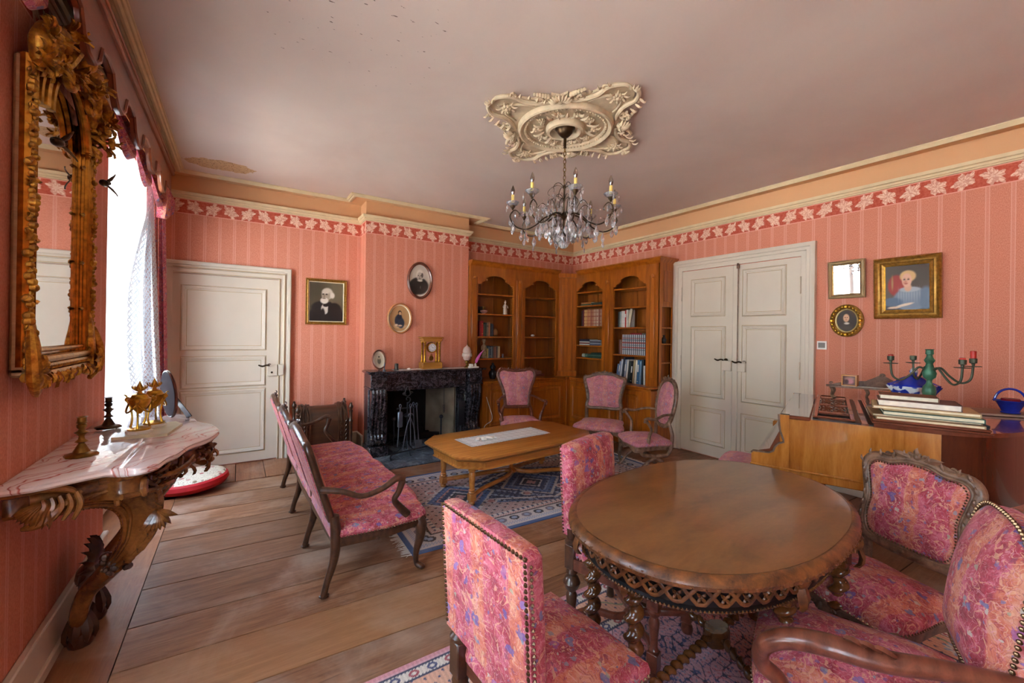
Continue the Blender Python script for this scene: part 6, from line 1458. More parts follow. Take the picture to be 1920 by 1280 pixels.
# local: x out of the wall, y along wall
y0, y1, z0, z1 = -.385, .385, 1.29, 2.50
MB().box(0, .02, y0+.09, y1-.09, z0+.09, z1+.05).build('glass', M['mirror'], gm, smooth=False)
mb = MB().box(0, .045, y0, y0+.05, z0+.03, z1, .01); mb.box(0, .045, y1-.05, y1, z0+.03, z1, .01); mb.box(0, .045, y0, y1, z0+.02, z0+.06, .01); mb.build('back_frame', wood('pale_frame_wood', '#8a6a48', '#b8946a', .6, 6, coat=0), gm)
mb = MB()
for s in (-1, 1):
    y = s*.372
    for (dy, x, r) in ((0, .035, .022), (-.028, .042, .010), (-.048, .038, .013), (-.070, .030, .009), (-.085, .022, .007)): mb.tube(cr([(x, y+s*dy, z0+.06), (x, y+s*dy, 1.7), (x, y+s*dy, 2.2), (x, y+s*dy, z1)], 4), r, 8)
for (dz, x, r) in ((.0, .05, .02), (.035, .058, .012), (.06, .052, .016), (.095, .035, .010)): mb.tube([(x, -.39, z0+.02+dz), (x, .39, z0+.02+dz)], r, 8)
# arched inner top
for (r0, x, r) in ((.27, .05, .02), (.235, .06, .014), (.30, .045, .014)): mb.tube([(x, cos(a)*r0*1.02, 2.36+sin(a)*r0*.95) for a in np.linspace(0, pi, 22)], r, 8)
fills = [(cos(a)*.26, 2.36+sin(a)*.25) for a in np.linspace(0, pi, 20)]
mb.rings([[(.03, p[0], p[1]) for p in fills], [(.03, p[0]*1.3, max(p[1], 2.55) if abs(p[0]) < .2 else p[1]+.08) for p in fills]], False, False)
mb.build('frame_mouldings', M['goldb'], gm)
mb = MB(); rr = random.Random(21)
# running ornaments along the sides
for s in (-1, 1):
    for k in range(54):
        z = z0+.06+(z1-z0-.1)*k/53; mb.ball((.048+rr.uniform(0, .012), s*.385+rr.uniform(-.012, .012), z), rr.uniform(.009, .019), 6, 5)
    for k in range(11):
        z = z0+.12+(z1-z0-.2)*k/10; mb.leaf((.04, s*.385, z), (.2, s*rr.uniform(.5, 1), rr.choice((-1, 1))*rr.uniform(.2, .9)), (1, 0, 0), rr.uniform(.03, .065), .022, .007)
    for k in range(4):
        z = z0+.3+(z1-z0-.5)*k/3; mb.leaf((.03, s*.30, z), (.1, -s, rr.uniform(-.6, .6)), (1, 0, 0), .04, .018, .006)
for k in range(26):
    y = -.36+.72*k/25; mb.leaf((.05, y, z0+.03), (.25, rr.uniform(-1, 1), -rr.uniform(.3, 1)), (1, 0, 0), rr.uniform(.04, .075), .026, .008); mb.ball((.06, y, z0+.05), .012, 6, 5)
for s in (-1, 1):   # bottom corner scrolls
    mb.tube(cr([(.04, s*.365, 1.62), (.05, s*.375, 1.50), (.055, s*.36, 1.42), (.06, s*.36, 1.33), (.07, s*.30, 1.28), (.055, s*.22, 1.285)], 6), [.010, .022, .028, .026, .02, .01], 8, .8)
    mb.tube(cr([(.06, s*.40, 1.50), (.075, s*.43, 1.40), (.075, s*.41, 1.30), (.06, s*.34, 1.24)], 6), [.010, .02, .024, .01], 8)
    mb.scroll((.055, s*.345, 1.37), .03, 1.3, .012, 0, s, 'x')
    for k in range(10): mb.leaf((.06, s*.38, 1.33), (.3, cos(k*.63), sin(k*.63)), (1, 0, 0), .07, .028, .009)
mb.build('carved_border', M['gold'], gm, kind='stuff')
mb = MB()
# crest: big scrolls, shell, foliage bunches and a bird
for s in (-1, 1):
    mb.tube(cr([(.06, s*.36, 2.46), (.08, s*.40, 2.56), (.09, s*.34, 2.66), (.09, s*.24, 2.70), (.08, s*.18, 2.64), (.09, s*.22, 2.58)], 6), [.02, .04, .045, .034, .024, .014], 10, .8)
    mb.tube(cr([(.07, s*.26, 2.50), (.09, s*.20, 2.60), (.10, s*.13, 2.72), (.09, s*.04, 2.80), (.08, s*.10, 2.86)], 6), [.018, .03, .034, .026, .012], 10, .8)
    mb.scroll((.09, s*.15, 2.56), .06, 1.5, .018, 0, s, 'x'); mb.scroll((.09, s*.32, 2.62), .045, 1.4, .014, 1, -s, 'x')
    for (cy, cz, n_, R_) in ((.38, 2.60, 16, .09), (.40, 2.48, 12, .07), (.22, 2.74, 14, .09), (.30, 2.52, 10, .07), (.08, 2.62, 12, .08)):
        for k in range(n_):
            d = Vector((rr.uniform(.1, .9), rr.uniform(-1, 1), rr.uniform(-1, 1))).normalized(); mb.leaf((.06+d.x*.03, s*cy+d.y*.02, cz+d.z*.02), tuple(d), (1, 0, .2), R_*rr.uniform(.7, 1.1), R_*.42, .008)
        for k in range(8):
            a = k*pi/4; mb.ball((.12, s*cy+cos(a)*.022, cz+sin(a)*.022), .012, 6, 5)
for k in range(13):
    a = pi*k/12; mb.leaf((.07, 0, 2.74), (.15, cos(a), sin(a)), (1, 0, 0), .17, .05, .02)
mb.ball((.10, 0, 2.74), .045, 10, 8); 
for k in range(40):
    a = rr.uniform(0, pi); q = rr.uniform(.26, .42); mb.leaf((.06, cos(a)*q, 2.40+sin(a)*q*.95), (rr.uniform(0, .8), cos(a+rr.uniform(-1, 1)), sin(a+rr.uniform(-1, 1))), (1, 0, 0), rr.uniform(.05, .09), .035, .01)
mb.v = [(x, y, 2.5+(z-2.5)*.80 if z > 2.5 else z) for x, y, z in mb.v]; mb.build('carved_crest', M['gold'], gm, kind='stuff')
mb = MB()
for (y, z) in ((.46, 2.28), (-.24, 2.24)):   # little bronze birds on the sides
    mb = MB()
    mb.ball((.08, y, z), .022, 8, 6, (1, 1.6, .8)); mb.ball((.09, y+.035, z+.012), .012, 6, 5); mb.leaf((.08, y, z), (.5, .4, .9), (1, 0, 0), .08, .03, .004); mb.leaf((.08, y, z), (.6, .9, -.7), (1, 0, 0), .09, .022, .004); mb.leaf((.09, y+.04, z+.012), (0, 1, -.1), (0, 0, 1), .025, .006, .003)
    mb.build('bird', M['brassd'], gm, label='dark bronze little bird')
def candlestick(label, loc):
    t = MB(); P = [(.056, 0), (.058, .007), (.053, .013), (.045, .016), (.030, .020), (.024, .034), (.016, .052), (.010, .062), (.024, .070), (.012, .082), (.010, .095), (.016, .105), (.026, .115), (.014, .122), (.010, .13), (.017, .138), (.018, .15), (.012, .156), (.02, .162), (.016, .166), (.016, .186), (.021, .19), (.014, .191), (.012, .17), (.001, .17)]
    R = []
    for r, h_ in P: R.append([(cos(2*pi*j/24)*r*(1+.05*cos(8*2*pi*j/24)*(h_ < .03)), sin(2*pi*j/24)*r*(1+.05*cos(8*2*pi*j/24)*(h_ < .03)), h_) for j in range(24)])
    t.rings(R); o = t.build('candlestick', M['brass'] if 'bright' in label else M['brassd']); o.location = loc; o.scale = (.95, .95, .9); tag(o, label, 'candlestick', 'candlesticks on the console'); return o
candlestick('bright brass candlestick, nearest on the marble console', (-.565, 2.56, .937)); candlestick('dark bronze candlestick farther along the marble console before the window', (-.60, 3.20, .937))
def cassolette(label, loc, rz):
    t = thing('gilt_cassolette', label, 'ornament', loc, rz, 'gilt urns on the console')
    mb = MB(); mb.lathe([(.055, 0), (.057, .012), (.05, .016)], 8); mb.build('base', M['white'], t)
    mb = MB(); mb.lathe([(.048, .016), (.05, .024), (.02, .03), (.012, .034)], 14)
    for k in range(3):
        a = k*2*pi/3+.5; c_, s_ = cos(a), sin(a)
        mb.tube(cr([(c_*.045, s_*.045, .026), (c_*.036, s_*.036, .07), (c_*.045, s_*.045, .13), (c_*.06, s_*.06, .165)], 5), [.006, .004, .005, .008], 6)
        mb.ball((c_*.06, s_*.06, .172), .014, 7, 6); mb.leaf((c_*.06, s_*.06, .175), (c_, s_, .8), (0, 0, 1), .03, .014, .004)
        b_ = a+2*pi/3; mb.tube([(cos(a+(b_-a)*q)*.052, sin(a+(b_-a)*q)*.052, .155-.045*sin(pi*q)) for q in np.linspace(0, 1, 9)], .005, 6)
    mb.lathe([(.008, .10), (.03, .13), (.046, .16), (.048, .178), (.04, .182), (.034, .192), (.03, .2), (.012, .206), (.008, .214), (.02, .222), (.014, .238), (.004, .262), (.001, .27)], 16)
    for k in range(8): mb.leaf((cos(k*.785)*.012, sin(k*.785)*.012, .222), (cos(k*.785)*.6, sin(k*.785)*.6, 1), (cos(k*.785), sin(k*.785), 0), .03, .012, .004)
    mb.build('urn', M['gilt'], t); return t
cassolette('gilt tripod urn standing in front on the alabaster base', (-.425, 2.90, .952), 0); cassolette('second gilt tripod urn standing right behind the first', (-.385, 3.05, .952), 1)
mb = MB(); mb.prism([(-.12, -.14), (.10, -.16), (.12, -.02), (.14, .10), (.10, .19), (-.06, .17), (-.10, .05)], 0, .014); o = mb.build('alabaster_slab', plain('alabaster', '#d8cfae', .3)); o.location = (-.40, 2.97, .937); tag(o, 'pale alabaster slab under the two gilt urns', 'slab')
# oval easel mirror seen from behind
em = thing('easel_mirror', 'oval easel mirror or frame seen from its dark back behind the gilt urns', 'mirror', (-.33, 3.30, .937), tilt=(0, radians(-20), radians(-62)))
mb = MB(); mb.prism([(p[0]*.085, .165+p[1]*.14) for p in [(cos(a), sin(a)) for a in np.linspace(0, 6.283, 33)[:-1]]], -.004, .008, 'y'); mb.build('velvet_back', plain('purple_velvet', '#3c3244', .9), em)
mb = MB(); mb.tube([(cos(a)*.088, .004, .165+sin(a)*.144) for a in np.linspace(0, 6.283, 33)[:-1]], .008, 8, closed=True); mb.build('rim', M['mahog'], em)
mb = MB(); mb.prism([(-.02, .18), (.02, .18), (.03, -.0), (-.03, -.0)], .01, .014, 'y'); mb.v = [(x, y+(.18-z)*.45, z) for x, y, z in mb.v]; mb.build('easel_leg', M['dark'], em)

# ---------------- curtains and pelmet ----------------
pm = thing('window_pelmet', 'long shaped wooden pelmet above the left windows with profiled lower edge', 'pelmet', (XL, 0, 0))
P = []
Y0, Y1 = .45, 5.12
low = [(Y0, 2.66)]; n = 9; step = (Y1-Y0)/n
for k in range(n):
    a = Y0+k*step; low += [(a+step*.10, 2.66), (a+step*.22, 2.70), (a+step*.30, 2.78), (a+step*.5, 2.80), (a+step*.70, 2.78), (a+step*.78, 2.70), (a+step*.90, 2.66)]
low.append((Y1, 2.66)); low = sorted(set(low))
def bx(mb, x0, x1, zt): mb.rings([[(x0, y, z) for y, z in low], [(x0, y, zt) for y, z in low], [(x1, y, zt) for y, z in low], [(x1, y, z) for y, z in low], [(x0, y, z) for y, z in low]], False, False)
mb = MB(); bx(mb, .13, .150, 3.0); mb.box(0, .14, Y1-.02, Y1, 2.66, 3.0); mb.box(0, .14, Y0, Y0+.02, 2.66, 3.0); mb.build('pelmet_board', M['pelmet'], pm)
mb = MB(); mb.tube([(.153, y, z+.012) for y, z in low], .010, 6); mb.box(.13, .172, Y0, Y1+.02, 2.96, 3.0, .008); mb.box(.0, .178, Y0, Y1+.02, 3.0, 3.02, .004); mb.box(0, .172, Y1-.0, Y1+.025, 2.96, 3.0, .006); mb.build('pelmet_moulding', M['pelmet'], pm)
# swags
mb = MB()
def swag(ya, yb, zt, drop, x):
    nu, nv = 22, 12; R = []
    for j in range(nv+1):
        v = j/nv; row_ = []
        for i in range(nu+1):
            u = i/nu; y = ya+(yb-ya)*u; sag = sin(pi*u)**.8*drop*v; fold = .018*sin(v*22+1.5*sin(pi*u))*(.3+sin(pi*u))
            row_.append((x+.03*v*sin(pi*u)+fold, y, zt-.03*v-sag))
        R.append(row_)
    mb.rings(R, False, False)
sg = [(.55, 1.23), (1.21, 1.89), (1.87, 2.25), (3.22, 3.86), (3.84, 4.48), (4.46, 5.10)]
for (a, b) in sg:
    mb = MB(); swag(a, b, 2.80, .20, .085); mb.build('fabric_swag', M['fab3'], pm)
mb = MB(); 
for (yy_, z_, L) in ((4.98, 2.86, .36),):
    for k in range(5): mb.tube(cr([(.10, yy_-.10+.0*k, z_), (.115+.010*k, yy_-.07+.03*k, z_-.18), (.105+.010*k, yy_-.05+.035*k, z_-L+.02*k)], 5), [.018, .035, .03], 8, 1.3)
mb.build('jabot', M['fab3'], pm)
def drape(name, label, ya, yb, x, z0, z1, mat, folds, amp, group=None, shape=None, nz=30, nu=70, th=0):
    mb = MB(); R = []
    for j in range(nz+1):
        v = j/nz; z = z0+(z1-z0)*v; a, b, xo = shape(v) if shape else (ya, yb, 0); row_ = []
        for i in range(nu+1):
            u = i/nu; ph = 2*pi*folds*u; row_.append((x+xo+amp*(sin(ph)+.35*sin(2.3*ph+v*2))*(.6+.4*(1-v)), a+(b-a)*u+amp*.3*cos(ph*1.7), z))
        R.append(row_)
    mb.rings(R, False, False); o = mb.build(name, mat); tag(o, label, 'curtain', group); return o
def xdrape(name, label, mat, fn, folds, amp, z0, z1, nz=34, nu=80):
    mb = MB(); R = []
    for j in range(nz+1):
        v = j/nz; xa, ya, xb, yb_ = fn(v); row_ = []
        for i in range(nu+1):
            u = i/nu; ph = 2*pi*folds*u; k = amp*(sin(ph)+.3*sin(2.3*ph+v*3)); row_.append((xa+(xb-xa)*u+k*.25, ya+(yb_-ya)*u+k, z0+(z1-z0)*v))
        R.append(row_)
    mb.rings(R, False, False); o = mb.build(name, mat); return tag(o, label, 'curtain')
xdrape('side_curtain', 'dark rose patterned curtain hanging at the far side of the left window', M['fab3'], lambda v: (XL+.02, 5.03, XL+.17-.06*v, 5.08), 3, .030, .02, 2.80)
xdrape('lace_curtain', 'white lace curtain hanging in folds at the far end of the left window', M['lace'], lambda v: (XL-.02-.13*sin(pi*min(1, v*1.15))**1.0*(v > .0)+.10*max(0, v-.6)*1.2, 4.84, XL+.14-.10*v, 4.93), 3, .035, .50, 2.78)
drape('lace_curtain', 'white lace curtain gathered at the far side of the middle left window', 1.70, 1.95, XL-.05, .55, 2.82, M['lace'], 4, .022)
rd = thing('radiator', 'low fluted cream radiator inside the left window recess', 'radiator', (XO+.20, 4.28, .04))
for k in range(16): MB().box(0, .10, -.56+k*.07, -.50+k*.07, 0, .46, .012).build('rib', M['base'], rd)

# ---------------- chest and pouf ----------------
bx_ = thing('barrel_log_chest', 'dark carved wooden log chest with rounded lid and corner finials against the far wall', 'chest', (.85, 5.35, 0))
mb = MB(); arc = [(cos(a)*.17, .42+sin(a)*.20) for a in np.linspace(pi, 0, 15)]
sec = [(-.17, .04)]+arc+[(.17, .04)]
mb.prism(sec, -.235, .235, 'x'); mb.build('body', M['dark'], bx_)
mb = MB()
for s in (-1, 1):
    for (w0, w1, o_) in ((.16, .235, .008), (.235, .25, .02), (.145, .16, .016)):
        a0, a1 = (w0, w1) if s > 0 else (-w1, -w0); mb.prism([(y*(1+o_/.17), .04+(z-.04)*(1+o_/.5)) for y, z in sec], a0, a1, 'x')
    P = [(s*.2+.025*sin(k*.5), y*1.07, .04+(z-.04)*1.03) for k, (y, z) in enumerate(sec)]; mb.tube(P, .012, 6); P = [(s*.2-.025*sin(k*.5), y*1.07, .04+(z-.04)*1.03) for k, (y, z) in enumerate(sec)]; mb.tube(P, .012, 6)
    for k in range(14): mb.leaf((s*.2+(.02 if k % 2 else -.02), -.185, .08+k*.026), (s*.3*(1 if k % 2 else -1), 0, 1), (0, -1, 0), .05, .02, .007)
mb.build('carved_band', M['dark'], bx_)
for sx_ in (-1, 1):
    for sy in (-1, 1):
        MB().lathe([(.02, 0), (.026, .02), (.018, .05), (.02, .42), (.026, .44), (.016, .46), (.018, .54), (.024, .56), (.012, .575), (.024, .595), (.026, .615), (.014, .635), (.016, .65), (.004, .66)], 10, sx_*.28, sy*.19).build('corner_post', M['dark'], bx_)
mb = MB(); mb.box(-.29, .29, -.20, -.17, .05, .09, .004); mb.box(-.29, .29, .17, .20, .05, .09, .004)
for s in (-1, 1): mb.box(s*.28-.012, s*.28+.012, -.19, .19, .05, .45, .004)
mb.build('rail', M['dark'], bx_)
pf = thing('pouf_footstool', 'low round red pouf with cream embroidered top on the floor under the console end', 'footstool', (-.36, 4.98, 0))
mb = MB(); mb.lathe([(.22, 0), (.26, .015), (.285, .05), (.28, .085), (.262, .10)], 36); mb.build('side_band', plain('red_velvet', '#b81820', .7), pf)
def mat_embroid():
    t = NT('embroidered_cream'); v = t.coord(); vo = t.N('TexVoronoi', i_Vector=v, i_Scale=14.0); r = t.N('SeparateColor', i_0=vo.outputs['Color'])
    c = t.mix(t.math('LESS_THAN', vo.outputs['Distance'], .25), S('#d9cdb6'), t.ramp(r.outputs[0], [(0, S('#b0605c')), (.4, S('#8c7c60')), (.7, S('#c99a8c'))], 'CONSTANT')); nz = t.noise(v, 22, 2, .5, 2); c = t.mix(t.math('LESS_THAN', t.math('ABSOLUTE', t.math('SUBTRACT', nz.outputs[0], .5)), .015), c, S('#8c6a54')); return t.out(c, .9)
mb = MB(); mb.lathe([(.262, .10), (.25, .112), (.2, .125), (.1, .134), (.001, .136)], 36); mb.build('seat', mat_embroid(), pf); pf.rotation_euler = (0, radians(-4), 0); pf.location = (-.33, 4.90, .022)
# ---------------- piano ----------------
PRZ = radians(-70.7)
pn = thing('grand_piano', 'walnut grand piano with golden side panel standing against the right wall', 'piano', (2.96, 1.31, 0), PRZ)
out = [(0, 0), (.74, 0)]+[(p[0], p[1]) for p in cr([(.74, 0), (.88, .05), (1.02, .18), (1.17, .42), (1.32, .66), (1.50, .86), (1.66, 1.02), (1.74, 1.2)], 5)][1:]+[(1.74, 1.28), (1.6, 1.30), (0, 1.30)]
mb = MB(); mb.prism([(0, 0), (.74, 0), (.74, 1.29), (0, 1.29)], .60, .985); mb.build('case', M['piano'], pn)
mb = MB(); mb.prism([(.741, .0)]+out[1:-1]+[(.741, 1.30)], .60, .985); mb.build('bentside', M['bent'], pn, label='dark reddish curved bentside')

side = [(-.16, .60), (-.16, .725), (-.15, .737), (-.06, .74), (-.035, .755), (-.025, .785), (-.005, .81), (.022, .822), (.02, .84), (.004, .89), (-.002, .93), (-.006, 1.0), (.05, 1.0), (.05, .60)]
for y in (-.012, 1.29):
    mb = MB(); mb.prism(side, y, y+.045, 'y'); mb.v = [(p[0], p[1], p[2]) for p in mb.v]; mb.build('key_cheek', M['piano'], pn, angle=50)
mb = MB(); mb.tube([(x, -.006, z) for x, z in side[1:12]], .008, 6); mb.build('cheek_edge', M['greyoak'], pn)
mb = MB(); mb.box(0, .74, -.013, 0, .60, .655, .005); mb.box(-.165, .74, -.020, -.008, .648, .662, .004); mb.box(-.165, .05, -.016, 0, .60, .655, .004); R = []
off = cr([(.74, 0, 0), (.88, .05, 0), (1.02, .18, 0), (1.17, .42, 0), (1.32, .66, 0), (1.50, .86, 0), (1.66, 1.02, 0)], 5)
mb.build('base_moulding', M['piano'], pn)
mb = MB(); mb.prism([(-.15, .60), (-.15, .70), (-.12, .74), (-.06, .76), (.0, .90), (.02, .975), (.05, .975), (.05, .60)], .03, 1.29, 'y'); mb.build('fallboard', M['pianolid'], pn)
mb = MB(); mb.box(-.005, .16, -.008, 1.305, .975, 1.0, .006); mb.box(.405, .44, .0, 1.30, .98, .996, .004); mb.build('front_top', M['pianolid'], pn)
mb = MB().box(.38, .47, .03, 1.27, .987, .990); mb.build('well_shade_sheet', M['black'], pn, smooth=False)  # black sheet painted as the dark inside of the piano opening
# music desk with fretwork
mb = MB(); mb.box(.17, .195, .03, 1.27, .998, 1.008, .003); mb.box(.355, .38, .03, 1.27, .998, 1.008, .003)
for y in (.03, .22, .26, .62, .66, 1.02, 1.06, 1.245): mb.box(.195, .355, y, y+.025, .998, 1.008, .003)
for (ya, yb) in ((.285, .62), (.685, 1.02)):
    cx, cy = .275, (ya+yb)/2
    for r_, t_ in ((.055, 1.6), (.03, 1.1)):
        for s in (-1, 1):
            for q in (-1, 1): mb.scroll((cx+q*.035, cy+s*.07, 1.003), r_, t_, .005, q*s, s*q, 'z')
    for k in range(8): mb.tube([(.195+.02*k, ya, 1.003), (.205+.02*k, (ya+yb)/2, 1.003), (.195+.02*k, yb, 1.003)], .003, 5)
mb.build('music_desk', M['pianolid'], pn)
mb = MB(); mb.box(.17, .38, .03, 1.27, .986, .989); mb.build('desk_bed', M['black'], pn, smooth=False)
lid = [(.46, -.016)]+[(p[0]+.014, p[1]-.012) for p in out[1:]]; lid = [(.46, -.016)]+[p for p in lid[1:] if p[0] > .46]+[(.46, 1.315)]
mb = MB(); mb.prism(lid, .985, 1.008); mb.build('lid', M['pianolid'], pn)
mb = MB(); mb.box(.45, .925, -.035, 1.32, 1.010, 1.022, .005); mb.box(.455, .92, -.028, 1.315, 1.022, 1.038, .006); mb.build('folded_lid_flap', M['pianolid'], pn)
for (x, y) in ((.10, .20), (.10, 1.12), (1.5, 1.05)):
    mb = MB(); mb.box(x-.075, x+.075, y-.075, y+.075, .50, .60, .006); mb.lathe([(.06, .50), (.075, .48), (.05, .46), (.065, .43), (.075, .36), (.05, .22), (.035, .12), (.045, .10), (.03, .08), (.03, .05)], 14, x, y); mb.lathe([(.001, -.012), (.03, -.012), (.03, .012), (.001, .012)], 14, x, y, .03, 'y'); mb.build('leg', M['mahog'], pn)
mb = MB()
for s in (-.12, .12): mb.tube([(.25, .65+s, .60), (.16, .65+s*.6, .10)], .016, 8)
mb.box(.08, .26, .50, .80, .06, .11, .008)
for s in (-.06, .06): mb.box(-.02, .09, .65+s-.018, .65+s+.018, .07, .085, .004)
mb.build('pedal_lyre', M['mahog'], pn)
cP, sP = cos(PRZ), sin(PRZ)
def pw(x, y, z): return (2.96+cP*x-sP*y, 1.31+sP*x+cP*y, z)
def on(o, x, y, z, rz=0): o.location = pw(x, y, z); o.rotation_euler = (0, 0, PRZ+rz); return o
# music stack
def flatbook(label, x, y, z, w_, d_, h_, cov, pag, rz=0, name='book', group=None, cat='book'):
    t = thing(name, label, cat, pw(x, y, z), PRZ+rz, group)
    MB().box(0, w_, 0, d_, 0, .003).box(0, w_, 0, d_, h_-.003, h_).box(w_-.004, w_, 0, d_, .0, h_).build('cover', bmat(cov), t, smooth=False)
    MB().box(.004, w_-.005, .004, d_-.004, .003, h_-.003).build('page_block', bmat(pag, .9), t, smooth=False); return t
flatbook('wide pale score at the bottom of the music pile on the piano', .47, -.02, 1.038, .43, .30, .014, '#b8946c', '#e4d8b8', 0, 'music_score', None, 'music score')
flatbook('worn brown edged score second from the bottom of the music pile', .455, .0, 1.052, .44, .30, .012, '#a07850', '#dccfae', .03, 'music_score', None, 'music score')
flatbook('green backed album in the middle of the music pile', .50, -.01, 1.064, .40, .29, .022, '#2f5a50', '#e6dcbc', 0, 'music_score', None, 'music score')
flatbook('thin tan folder above the green backed album in the music pile', .50, .01, 1.086, .39, .28, .010, '#8c7448', '#c8b488', -.02, 'music_score', None, 'music score')
flatbook('long cream score under the two thick books on the music pile', .455, .0, 1.096, .43, .29, .016, '#c8a878', '#e8dcbc', -.03, 'music_score', None, 'music score')
flatbook('thick book with white page edges, second from the top of the piano pile', .48, .02, 1.112, .34, .24, .034, '#6c4438', '#ece4d4', -.04)
flatbook('smaller brown book on the very top of the piano pile', .49, .07, 1.146, .25, .17, .026, '#7a5038', '#e8e0c8', -.03)
cd_ = flatbook('black flat case sticking out at the right end of the piano pile', .82, .0, 1.038, .10, .16, .016, '#1c1c20', '#2c2c30', .1, 'flat_case', None, 'case')
# candelabra
cb = thing('candelabra', 'green painted five light candelabra behind the books on the piano', 'candelabra', pw(.75, .45, 1.038), PRZ)
green = plain('green_patina', '#3a6a50', .4, .2, var=.3, nsc=25); gdark = plain('green_brown_metal', '#4c5240', .45, .4, var=.3)
MB().lathe([(.05, 0), (.055, .008), (.04, .016), (.018, .04), (.014, .07), (.02, .09), (.03, .11), (.034, .135), (.030, .165), (.016, .185), (.013, .20), (.015, .21), (.030, .225), (.034, .25), (.024, .28), (.02, .295), (.016, .31), (.027, .33), (.016, .35), (.014, .365), (.02, .37), (.018, .395), (.024, .40), (.012, .401), (.01, .39)], 16).build('stem', green, cb)
wax = plain('red_wax', '#c03024', .4)
for k, (a, hh, cdl) in enumerate(((radians(188), 0, 'red'), (radians(107), .0, None), (radians(-50), -.005, 'red'), (radians(-5), .0, 'tall'))):
    c_, s_ = cos(a), sin(a); r = .185
    mb = MB(); mb.tube(cr([(c_*.02, s_*.02, .27), (c_*.05, s_*.05, .285), (c_*.09, s_*.09, .235), (c_*.135, s_*.135, .20+hh), (c_*.175, s_*.175, .225+hh), (c_*r, s_*r, .30+hh)], 6), .006, 8); mb.build('arm', gdark, cb)
    mb = MB().lathe([(.001, .30), (.036, .303), (.037, .306), (.001, .306)], 16, c_*r, s_*r, hh); mb.lathe([(.006, .305), (.008, .32), (.017, .325), (.018, .35), (.014, .352), (.012, .335)], 14, c_*r, s_*r, hh); mb.build('candle_cup', gdark, cb)
    if cdl: MB().lathe([(.013, .335), (.014, .36 if cdl == 'red' else .395), (.010, .362 if cdl == 'red' else .397), (.002, .358 if cdl == 'red' else .39)], 14, c_*r, s_*r, hh).build('candle', wax, cb, label='burnt down red candle')
# tureen
tu = thing('blue_tureen', 'blue and white lidded porcelain tureen behind the piano books', 'tureen', pw(.703, .66, 1.038), PRZ); tu.scale = (1.25, 1.25, 1.3)
def lob(prof, n=8):
    mb = MB(); R = []
    for r, h_ in prof: R.append([(cos(2*pi*j/48)*r*1.15*(1+.06*cos(n*2*pi*j/48)), sin(2*pi*j/48)*r*.85*(1+.06*cos(n*2*pi*j/48)), h_) for j in range(48)])
    mb.rings(R); return mb
def mat_delft():
    t = NT('blue_white_glaze'); v = t.coord(); n = t.noise(v, 16, 2, .4, 1.5); c = t.ramp(n.outputs[0], [(.46, S('#2438a0')), (.49, S('#5c74c8')), (.52, S('#dfe4ee'))]); return t.out(c, .12, 0, .6, .3)
M['delft'] = mat_delft(); M['cobalt'] = plain('cobalt_glaze', '#1f2f98', .12, var=.25, nsc=18, coat=.3)
lob([(.05, 0), (.055, .01), (.06, .04), (.075, .08), (.09, .105), (.092, .112), (.08, .112)]).build('bowl', M['delft'], tu); lob([(.086, .112), (.088, .12), (.06, .135), (.045, .15), (.03, .16), (.012, .165)]).build('lid', M['cobalt'], tu)
MB().lathe([(.012, .165), (.016, .175), (.018, .19), (.008, .205), (.001, .21)], 12).build('knob', M['delft'], tu)
# back shelf with picture cube
sh = thing('small_shelf', 'small carved wooden shelf on curved legs standing at the back of the piano', 'shelf', pw(.48, 1.18, 1.0), PRZ)
mb = MB(); R = []
top = cr2([(-.25, 0), (-.24, -.06), (-.12, -.10), (0, -.085), (.12, -.10), (.24, -.06), (.25, 0)], 4, False)
mb.prism(top, .098, .112); mb.build('top', M['carved'], sh)
mb = MB(); mb.prism([(-.25, .11), (-.22, .115), (-.15, .135), (-.10, .15), (.0, .155), (.06, .19), (.10, .215), (.14, .19), (.20, .15), (.24, .135), (.25, .11)], 0, .012, 'y'); mb.scroll((.10, -.006, .205), .018, 1.2, .006); mb.scroll((-.22, -.004, .125), .012, 1.2, .005); mb.build('gallery', M['carved'], sh)
for (x, y) in ((-.22, -.05), (.22, -.05), (-.21, -.005), (.0, -.07)):
    mb = MB(); mb.tube(cr([(x, y, .10), (x+.012, y-.015, .07), (x+.004, y+.005, .03), (x+.02, y-.012, .006)], 4), [.013, .012, .008, .010], 7); mb.build('leg', M['carved'], sh)
def fn_snap(U, V):
    C = np.ones(U.shape+(3,)); C = paint(C, E_(U, V, .5, .5, 3, 3, .1), '#6a4a44'); C = paint(C, E_(U, V, .5, .7, .4, .2, .3), '#a87a6c'); C = paint(C, E_(U, V, .55, .4, .3, .3, .3), '#c07a80'); C = paint(C, E_(U, V, .3, .35, .15, .25, .3), '#4a2c2c'); return C
pc = thing('photo_cube', 'small wooden framed snapshot box standing on the carved shelf', 'photo frame', pw(.38, 1.13, 1.113), PRZ-.25)
mb = MB(); mb.ringpoly([(-.05, 0), (.05, 0), (.05, .09), (-.05, .09)], [(-.04, .01), (.04, .01), (.04, .08), (-.04, .08)], -.02, .04); mb.build('box_frame', M['honey'], pc, smooth=False)
g = grid_print('snapshot', .08, .07, 30, 26, fn_snap, M['print'], pc); g.location = (0, -.008, .045)
o = MB().box(-.17, .17, -.05, .01, 0, .002).build('shelf_doily', M['white']); on(o, .50, 1.15, 1.1125); tag(o, 'pale cloth lying along the top of the carved shelf', 'doily')
o = MB().lathe([(.001, -.008), (.06, -.006), (.065, 0), (.06, .006), (.001, .008)], 24, axis='y').build('wooden_disc', M['honey']); on(o, .66, .86, 1.12); o.rotation_euler = (radians(-8), 0, PRZ+.2); tag(o, 'round brown wooden plate standing behind the blue tureen', 'plate')
